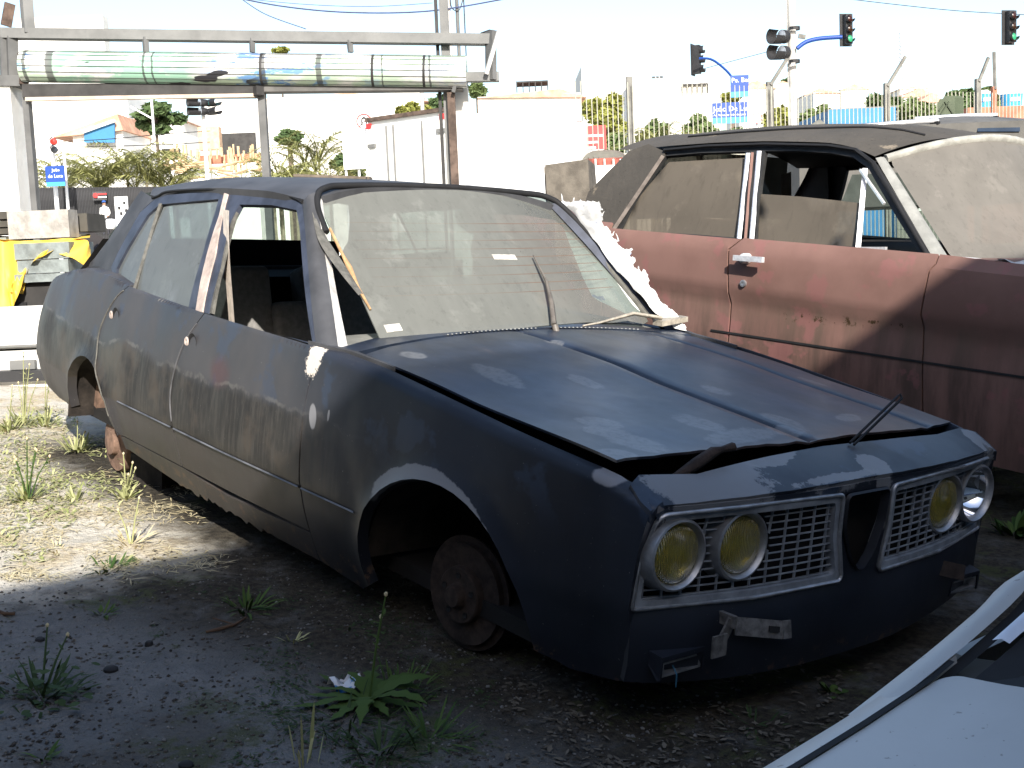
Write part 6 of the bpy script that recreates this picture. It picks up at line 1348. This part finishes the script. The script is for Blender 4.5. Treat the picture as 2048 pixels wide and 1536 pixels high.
# concrete slab standing behind, planks behind the roof
cs = bw(1088, 410, 9.2); o = MB(); o.add([bw(1090, 330, 9.2), bw(1176, 318, 9.2), bw(1190, 330, 9.5), bw(1200, 470, 9.5), bw(1184, 470, 9.2), bw(1098, 470, 9.2), bw(1104, 338, 9.6)], [(0, 5, 4, 1), (1, 4, 3, 2), (0, 1, 2, 6)]); o.add([p+EY*.25 for p in o.v[:6]], [(0, 1, 4, 5), (1, 2, 3, 4)])
o = o.build('concrete_slab', mk('tan_concrete', (.125, .11, .09), .95, .3, 12, bump=.004, bscale=90), None, base=cs); single(o, 'broken upright concrete slab behind the sedan windscreen', 'concrete slab', near=False)
for k, (u0, v0, u1, v1, th) in enumerate(((592, 352, 735, 357, 5), (625, 360, 742, 357, 6), (660, 366, 760, 366, 7), (700, 361, 738, 361, 12))):
    d = 11+.1*k; s = thing('plank', ['weathered plank, topmost of the pile behind the sedan roof', 'weathered plank, second of the pile behind the sedan roof', 'weathered plank, lowest of the pile behind the sedan roof', 'stub of timber on the plank pile behind the sedan roof'][k], 'plank', bw(u0, v0, d), near=False, group='planks behind the sedan roof'); MB().bar(bw(u0, v0, d), bw(u1, v1, d), .25, sz(th, d)).build('board', mk('brown_plank', (.16, .13, .10), .9, .4, 8), s)
s = thing('white_van', 'white rounded van roof just above the sedan roof', 'van', bw(1000, 400, 12.5), near=False); MB().lathe(bw(1020, 420, 13), EZ, [(sz(110, 13), 0), (sz(108, 13), .16), (sz(90, 13), .27), (sz(50, 13), .305), (.0001, .31)], 28).build('roof', M['white'], s, 60); rect(MB(), 910, 415, 1130, 520, 13, .6).build('body', M['white'], s)
s = thing('white_car', 'white hatchback partly hidden left of the maroon roof', 'car', bw(1215, 340, 17), near=False); mb = MB(); mb.grid(14, 8, lambda i, j: bw(lerp(1160, 1262, i), lerp(300+26*(2*i-1)**4, 318, j*.4), 17)+EY*1.5*j-EZ*.02*j); mb.build('roof', M['white'], s, 60); rect(MB(), 1172, 318, 1258, 336, 17, .05).build('window', mk('sun_red_glass', (.30, .07, .05), .3, .6, 9), s); rect(MB(), 1150, 334, 1275, 420, 16.9, .1).build('body', M['white'], s)
for u in (1190, 1208, 1226, 1240): rect(MB(), u, 318, u+3, 336, 16.95, .03).build('window_post', M['white'], s)
# SUV with roof rails behind the maroon roof
D3 = 8.4
suv = T('roof_rail_car', 'dusty grey estate car with silver roof rails behind the maroon roof', 'car', 1900, 280, D3)
mb = MB(); mb.grid(26, 10, lambda i, j: bw(lerp(1560, 2140, i), lerp(262-4*math.sin(math.pi*min(1, i*1.0))-28*max(0, min(1, (i-.05)/.5))**.8+6*max(0, i-.6)**2*10, 262, 1-j)*0+lerp(270, 232, max(0, min(1, (i+.02)/.62))**.7)+14*max(0, (i-.62)/.38)**2, D3+.9*j)-EZ*.05*(2*j-1)**2); mb.build('roof', mk('dusty_grey_paint', (.115, .108, .095), .6, .25, 6), suv, 60)
mb = MB(); mb.grid(8, 3, lambda i, j: bw(lerp(1955, 2040, i), lerp(246+4*(1-i), 263, j), D3-.03-.02*j)); mb.build('side_window', mk('tinted_window', (.03, .045, .07), .15), suv)
rect(MB(), 1600, 262, 2140, 420, D3+.02, 1.4).build('body', mk('dusty_grey_paint', (.10, .095, .085), .6, .25, 6), suv)
for P in (((1700, 255), (1800, 246), (1876, 241)), ((1830, 238), (1920, 232), (1994, 230))):
    d = D3-.02+.9*(P[0][0] > 1800); C_r = curve([tuple(bw(*p, d)) for p in P], 4); r_ = MB().tube(C_r, .016, 8).build('roof_rail', M['mtrim'], suv, 60); MB().bar(bw(P[-1][0]-6, P[-1][1]+3, d), bw(P[-1][0]-6, P[-1][1]+9, d), .03, .06).build('rail_foot', M['black'], r_)
MB().prism([bw(1597, 266, D3-.2), bw(1640, 238, D3-.2), bw(1662, 258, D3-.2)], EY*.05).build('raised_flap', M['dash'], suv)
jc = thing('jerrycan', 'green jerrycan with embossed cross standing behind the roof rails', 'jerrycan', bw(1900, 230, 10), near=False)
m = MB(); a_ = bw(1878, 232, 10); X1 = (EX*.8+EY*.35).normalized(); X2 = (EX*.5-EY*.85).normalized()
q = bw(1910, 234, 9.9); wA, wB, hh = .17, .085, .165
pr_ = [(-wA, 0), (0, 0), (0, hh*.92), (-.02, hh), (-.05, hh*1.0), (-.06, hh*.93), (-.085, hh*.93), (-.095, hh*1.0), (-.12, hh*.86), (-.145, hh*.86), (-wA, hh*.62)]
XA = EX*.9+EY*.2; m.prism([q+XA*a__+EZ*c__ for a__, c__ in pr_], EX*wB+EY*.05); jo = m.build('can_body', mk('olive_plastic', (.085, .105, .065), .6, .15, 8), jc)
for s0, s1 in (((-.02, .02), (-.10, .12)), ((-.14, .02), (-.06, .12)), ((-.155, .05), (-.11, .10))): m = MB(); m.bar(q+XA*s0[0]+EZ*s0[1]-EY*.004, q+XA*s1[0]+EZ*s1[1]-EY*.004, .014, .01); m.build('embossed_rib', mk('olive_dark', (.065, .082, .05), .7), jo)
rect(MB(), 1860, 232, 1945, 300, 9.95, .3).build('support_box', W['dark'], jc) if 0 else None
# torn white plastic on the far screen pillar
rr = random.Random(8); mb = MB()
inner = [(1124, 401), (1165, 447), (1197, 488), (1232, 532), (1270, 577), (1306, 620), (1350, 657)]
outer = [(1126, 398), (1185, 405), (1215, 440), (1240, 480), (1262, 505), (1282, 530), (1300, 560), (1340, 610), (1378, 660)]
fp = Vector((0, -1, -.42)); f0p = Vector((-.7, .74, .95))
Pi = [onP(u, v, wsn, wp+wsn*.012) for u, v in inner]; Po_ = [onP(u, v, (0, -1, -.35), (-.9, .70, 1.1)) for u, v in outer]
Pi = [Vector(p) for p in curve([tuple(p) for p in Pi], 6)]; Po_ = [Vector(p) for p in curve([tuple(p) for p in Po_], 6)]
pick = lambda L, t: L[min(len(L)-1, int(t*(len(L)-1)))]
N1 = 170
def pl_(i, j):
    t = i; jag = .30*noise.noise(Vector((t*9, 0, 4)))+.22*noise.noise(Vector((t*25, 0, 8)))+.10*noise.noise(Vector((t*70, 0, 2)))-.08
    a__, c__ = pick(Pi, i), pick(Po_, i); q = a__.lerp(c__, j*(1+jag*j**3*.9))
    return q+Vector((.014*noise.noise(q*14), -.022*abs(noise.noise(q*9+Vector((3, 1, 2))))*math.sin(math.pi*j)-.004+.004*noise.noise(q*40), .016*noise.noise(q*11+Vector((7, 7, 7)))+.002*noise.noise(q*45)))
mb.grid(N1, 16, pl_)
ghost = [[(1112, 404), (1126, 404)], [(1122, 440), (1160, 446)], [(1140, 490), (1195, 488)], [(1166, 556), (1240, 548)], [(1186, 596), (1290, 612)], [(1262, 632), (1304, 628)]]
mb.grid(24, 6, lambda i, j: (lambda k, f: onP(lerp(lerp(ghost[k][0][0], ghost[k][1][0], j), lerp(ghost[k+1][0][0], ghost[k+1][1][0], j), f), lerp(lerp(ghost[k][0][1], ghost[k][1][1], j), lerp(ghost[k+1][0][1], ghost[k+1][1][1], j), f), wsn, wp-wsn*(.055-.03*j)))(min(4, int(i*5)), i*5-min(4, int(i*5))))
for k in range(9):
    t = rr.random(); p = pl_(t, 1.0); e = Vector((rr.uniform(-.03, .01), rr.uniform(0, .02), rr.uniform(-.01, .03)))
    mb.tube([p, p+e*.5+Vector((0, 0, .004)), p+e], [.003, .0022, .001], 4)
sk_ = NT('torn_white_plastic'); sk_.set(col=sk_.mix(sk_.math('MULTIPLY', sk_.ramp(sk_.noise(9, 3, .6), .66, .69), .8), (.62, .62, .61), (.05, .12, .36)), rough=.6); sackm = sk_.m
tw = mb.build('torn_plastic', sackm, None, 50, base=Pi[0]); single(tw, 'torn white plastic sacking over the far screen pillar of the dark sedan', 'plastic sheet')
for u, v, w in ((1215, 478, .035), (1232, 485, .02)):
    pass
# ------------------------------------------------------------------ weeds, litter, gravel in the yard (near frame)
def gpt(u, v):
    p = ground(u, v); p.z = hground(p.x, p.y); return p
def blademat(name, a, b_):
    n = NT(name); g = n.new('ShaderNodeNewGeometry'); n.set(col=n.mix(g.outputs['Random Per Island'], a, b_), rough=.75, spec=.2); return n.m
GM_ = {'green': blademat('weed_green', (.035, .075, .018), (.075, .12, .03)), 'dry': blademat('dry_grass', (.46, .38, .22), (.60, .54, .36)), 'pale': blademat('pale_green_weed', (.20, .23, .08), (.42, .41, .22)), 'dark': blademat('dark_weed', (.025, .05, .018), (.05, .08, .03))}
def blade(mb, p, d, L, w, droop=.5, n=5, lobes=False):
    d = Vector(d).normalized(); s = d.cross(Vector((0, 0, 1))); s = s.normalized() if s.length > .01 else Vector((1, 0, 0)); A = []; B = []
    for i in range(n+1):
        t = i/n; q = Vector(p)+d*L*t-Vector((0, 0, droop*L*t*t)); q.z = max(q.z, p[2]+.004); ww = w*(math.sin(math.pi*(t*.86+.1))**.8)*(1 if not lobes or i % 2 else .55)*(1 if i < n else .1)
        A.append(q+s*ww); B.append(q-s*ww+Vector((0, 0, .2*ww)))
    mb.add(A+B, [(i, i+1, i+2+n, i+1+n) for i in range(n)])
def tuft(u, v, label, n=26, h=.14, w=.0035, mat='green', name='grass_tuft', spread=.5, group=None, seed=0, cat='weed', rad=.03):
    rg = random.Random(seed+int(u*7+v)); c = gpt(u, v); t = thing(name, label, cat, c, group=group); mb = MB()
    for _ in range(n):
        a = rg.uniform(0, 6.28); e = rg.uniform(.15, 1.)*spread*2; d = Vector((math.cos(a)*e, math.sin(a)*e, 1)); r = rad*rg.random()
        blade(mb, c+Vector((math.cos(a)*r, math.sin(a)*r, -.005)), d, h*rg.uniform(.5, 1.15), w*rg.uniform(.7, 1.3), rg.uniform(.05, .5))
    mb.build('blades', GM_[mat], t, 180); return t, c, rg
def stems(t, c, rg, L, mat, head=None):
    for dx, dy, h in L:
        mb = MB(); top = c+Vector((dx, dy, h)); mb.tube([c+Vector((dx*.1, dy*.1, 0)), c+Vector((dx*.45, dy*.5, h*.55)), top], [.0035, .003, .002], 5)
        s = mb.build('stem', GM_[mat], t, 60)
        m2 = MB()
        for k in range(int(h/.035)):
            q = c+Vector((dx*.6, dy*.6, h*.35)).lerp(Vector((dx, dy, h)), k*.035/h); blade(m2, q, (rg.uniform(-1, 1), rg.uniform(-1, 1), .5), .035, .004, .2, 3)
        m2.build('leaf', GM_[mat], t, 180, kind='stuff')
        MB().lathe(top, (0, 0, 1), [(.0001, -.008), (.0045, -.003), (.005, .003), (.0001, .008)], 7).build('flower_head', head or GM_['dry'], t, 60)
# rosette plant
c = gpt(735, 1408); t = thing('rosette_weed', 'leafy green rosette weed with thin flower stalks beside the crumpled wrapper', 'weed', c); rg = random.Random(4)
for k in range(17):
    a = 2*math.pi*k/17+rg.uniform(-.2, .2); L = rg.uniform(.12, .25); mb = MB(); blade(mb, c+Vector((0, 0, .01)), (math.cos(a), math.sin(a), rg.uniform(.2, .9)), L, rg.uniform(.016, .026), rg.uniform(.35, .6), 9, True); mb.build('leaf', GM_['green'], t, 180)
stems(t, c, rg, [(.02, .03, .30), (-.03, .05, .22)], 'green')
tuft(690, 1440, 'fine dark grass in front of the crumpled wrapper', 60, .09, .0025, 'dark', spread=1.3, seed=31, rad=.12)
tuft(800, 1380, 'fine grass growing through the rosette weed', 50, .10, .0025, 'green', spread=1., seed=32, rad=.10)
# wrapper
c = gpt(694, 1383); b = MB(); b.grid(9, 8, lambda i, j: c+Vector(((i-.5)*.085, (j-.5)*.075, .016+.05*abs(noise.noise(Vector((i*3.1, j*2.7, 1))))+.02*math.sin(6*i)*math.cos(5*j))))
wm_ = NT('wrapper_foil'); gx_ = wm_.noise(14, 3, .6); wm_.set(col=wm_.mix(wm_.ramp(gx_, .54, .57), (.62, .64, .68), (.03, .20, .50)), rough=.4)
o = b.build('crumpled_wrapper', wm_.m, None, 40, base=c); single(o, 'crumpled white and blue wrapper beside the rosette weed', 'litter')
tuft(858, 1478, 'grass tuft right of and below the rosette weed', 50, .12, .003, 'green', spread=1.1, seed=1, rad=.07)
tuft(760, 1500, 'low dark grass tuft directly below the rosette weed', 46, .10, .0035, 'dark', spread=1, seed=2, rad=.10)
tuft(612, 1528, 'pair of upright grass blades at the bottom edge', 8, .16, .004, 'pale', spread=.18, seed=3)
t, c, rg = tuft(82, 1392, 'dark weedy clump with arching blades at the lower left', 60, .12, .004, 'dark', spread=1.1, seed=4, rad=.10); stems(t, c, rg, [(-.10, .05, .15), (-.06, .09, .13)], 'dark')
mb = MB()
for k in range(60):
    a = rg.uniform(0, 6.28); r = rg.uniform(0, .17); blade(mb, c+Vector((.05+math.cos(a)*r, math.sin(a)*r, rg.uniform(.0, .06))), (rg.uniform(-1, 1), rg.uniform(-1, 1), .5), .035, .010, .4, 3)
mb.build('leaf', GM_['dark'], t, 180, kind='stuff')
tuft(85, 1520, 'tiny grass tuft at the bottom left corner', 16, .06, .003, 'green', spread=.9, seed=5)
tuft(205, 1228, 'small bright tuft just inside the shade at left', 18, .055, .004, 'green', spread=1., seed=6)
tuft(492, 1215, 'spiky green tuft in the shade left of the front hub', 40, .09, .004, 'green', spread=1, seed=7, rad=.07)
tuft(590, 1288, 'small grass tuft between the rosette weed and the sill', 16, .055, .0028, 'pale', spread=.8, seed=8)
tuft(1662, 1384, 'small leafy sprout in front of the pale white car', 14, .05, .009, 'green', spread=.8, seed=9); tuft(1510, 1450, 'low dead grass left of the pale white car', 24, .05, .003, 'dark', spread=1.4, seed=10, rad=.08)
tuft(700, 1260, 'thin moss tuft under the door sill', 16, .03, .003, 'dark', spread=1.4, seed=17, rad=.06)
tuft(2030, 1070, 'dark leafy weed at the right edge behind the headlights', 40, .14, .012, 'green', spread=.8, seed=11, rad=.08); tuft(1990, 905, 'weed with tiny flowers left of the maroon car front', 26, .2, .005, 'dark', spread=.5, seed=12, rad=.08)
tuft(150, 1000, 'dry spiky tuft on the sunlit ground', 44, .13, .003, 'pale', spread=.9, seed=13, rad=.03); tuft(218, 1138, 'green tuft at the edge of the shade', 40, .075, .0035, 'green', spread=1., seed=14, rad=.06); tuft(118, 1105, 'flat dry tuft in the middle of the sunlit patch', 40, .05, .003, 'dry', spread=1.5, seed=15, rad=.07)
t, c, rg = tuft(252, 1000, 'pale leafy weed standing by the rear drum', 30, .10, .006, 'pale', spread=.8, seed=16, rad=.04); stems(t, c, rg, [(.02, .02, .16), (-.03, .0, .19), (.0, .04, .13), (.05, -.01, .12)], 'pale')
t, c, rg = tuft(262, 1090, 'pale trailing weed in front of the rear sill', 34, .10, .004, 'dry', spread=.9, seed=21, rad=.08); stems(t, c, rg, [(.0, .03, .17), (-.05, -.03, .12)], 'pale')
for k, (u, v, L, lab) in enumerate(((48, 850, [(0, 0, .40), (.04, .02, .34), (-.05, .03, .30), (.08, .05, .26), (-.09, 0, .22)], 'tallest pale flowering weed at the left edge'), (90, 850, [(.02, 0, .30), (-.03, .03, .22)], 'slender flowering weed right of the tallest one'), (18, 860, [(.0, .02, .24), (.05, 0, .18)], 'flowering weed at the far left edge'),
        (55, 1000, [(0, 0, .26), (.06, .02, .22), (-.05, .05, .2), (.02, -.05, .18), (.10, .06, .2), (-.1, -.02, .16)], 'leafy green weed in the sun at the left'), (155, 905, [(.0, .0, .15), (.02, .03, .10)], 'thin weed near the rear wheel arch'))):
    t, c, rg = tuft(u, v, lab, 46, .12, .006, 'pale', spread=.9, seed=40+k, name='flowering_weed', rad=.06); stems(t, c, rg, L, 'pale' if k != 3 else 'green', mk('straw_head', (.6, .5, .3), .9) if k == 0 else bpy.data.materials['straw_head'])
# ground cover in the sun: straw, small leaves
def scatter(nm, n, area, fn, mat):
    rg = random.Random(99); mb = MB(); k = 0
    while k < n:
        u, v = rg.uniform(area[0], area[2]), rg.uniform(area[1], area[3])
        if not fn(u, v, rg): continue
        yield mb, gpt(u, v), rg; k += 1
    o = mb.build(nm, mat, None, 180); o.matrix_world = Q; tag(o, kind='stuff')
def cover(u, v, rg): return noise.noise(Vector((u*.012, v*.02, 0)))+.55*max(0, 1-abs(v-930)/160)-.0022*max(0, u-40) > rg.uniform(-.1, .55)
for mb, p, rg in scatter('ground_cover', 2100, (-40, 815, 290, 1130), cover, GM_['pale']):
    a = rg.uniform(0, 6.28); blade(mb, p, (math.cos(a), math.sin(a), rg.uniform(.2, 1.6)), rg.uniform(.02, .055), rg.uniform(.002, .007), .4, 2)
for mb, p, rg in scatter('dry_straw', 3600, (-40, 810, 460, 1165), lambda u, v, rg: noise.noise(Vector((u*.01, v*.02, 5)))-.0012*max(0, u-60) > rg.uniform(-.4, .4), GM_['dry']):
    a = rg.uniform(0, 6.28); blade(mb, p+Vector((0, 0, .003)), (math.cos(a), math.sin(a), rg.uniform(.0, .5)), rg.uniform(.02, .08), rg.uniform(.0012, .003), .3, 2)
for mb, p, rg in scatter('moss_and_sprouts', 1500, (300, 1180, 1000, 1536), lambda u, v, rg: noise.noise(Vector((u*.008, v*.014, 9)))+.4*(1-abs(u-760)/260) > rg.uniform(.1, .6), GM_['dark']):
    a = rg.uniform(0, 6.28); blade(mb, p, (math.cos(a), math.sin(a), rg.uniform(.2, 1.2)), rg.uniform(.008, .03), rg.uniform(.001, .0035), .4, 2)
def pebble(mb, p, r, rg):
    V_ = [p+Vector((x*r*rg.uniform(.7, 1.3), y*r*rg.uniform(.7, 1.3), z*r*rg.uniform(.4, .8)+r*.2)) for x, y, z in ((1, 0, 0), (-1, 0, 0), (0, 1, 0), (0, -1, 0), (0, 0, 1), (0, 0, -1))]
    mb.add(V_, [(0, 2, 4), (2, 1, 4), (1, 3, 4), (3, 0, 4), (2, 0, 5), (1, 2, 5), (3, 1, 5), (0, 3, 5)])
grm = blademat('gravel_stone', (.09, .09, .088), (.21, .207, .197)); drk = blademat('dark_crumbs', (.035, .032, .029), (.10, .09, .08))
for mb, p, rg in scatter('gravel', 2800, (-60, 1100, 1480, 1560), lambda u, v, rg: True, grm): pebble(mb, p, rg.choice((.002, .003, .003, .004, .006))*rg.uniform(.7, 1.4), rg)
for mb, p, rg in scatter('dark_crumbs', 2200, (-60, 1100, 1480, 1560), lambda u, v, rg: noise.noise(Vector((u*.01, v*.016, 2))) > rg.uniform(-.5, .5), drk): pebble(mb, p, rg.uniform(.003, .008), rg)
for mb, p, rg in scatter('dead_leaves', 700, (1000, 1330, 1760, 1560), lambda u, v, rg: rg.random() < .3+.7*noise.noise(Vector((u*.01, v*.016, 2))), blademat('dead_leaf', (.05, .04, .028), (.17, .15, .12))):
    a = rg.uniform(0, 6.28); blade(mb, p+Vector((0, 0, .003)), (math.cos(a), math.sin(a), rg.uniform(.0, .6)), rg.uniform(.01, .035), rg.uniform(.002, .007), .3, 2)
tw_ = mk('twig_bark', (.09, .055, .035), .9)
for k, (P_, lab) in enumerate((([(412, 1268), (440, 1262), (470, 1252), (492, 1240)], 'brown forked twig on the shaded ground'), ([(-6, 1225), (10, 1232), (30, 1231)], 'short curved twig at the left edge'))):
    L = [gpt(*p)+Vector((0, 0, .008)) for p in P_]; mb = MB(); mb.tube(L, [.004, .006, .005, .003][:len(L)], 6)
    if k == 0: mb.tube([L[2], gpt(425, 1245)+Vector((0, 0, .02))], [.003, .002], 5)
    o = mb.build('twig', tw_, None, 60, base=L[0]); single(o, lab, 'twig')
for u, v, r, lab in ((372, 1530, .017, 'black round cap on the ground at the bottom edge'), (222, 1338, .02, 'black torn scrap on the shaded ground'), (298, 1292, .012, 'small dark stone right of the black scrap'), (80, 1275, .014, 'dark stone nearest the left edge')):
    p = gpt(u, v); b = MB(); b.lathe(p, (0, 0, 1), [(.0001, .010), (r*.7, .010), (r, .006), (r*1.05, -.004)], 9 if u != 372 else 18); o = b.build('dark_scrap', M['black'], None, 40, base=p); single(o, lab, 'scrap')
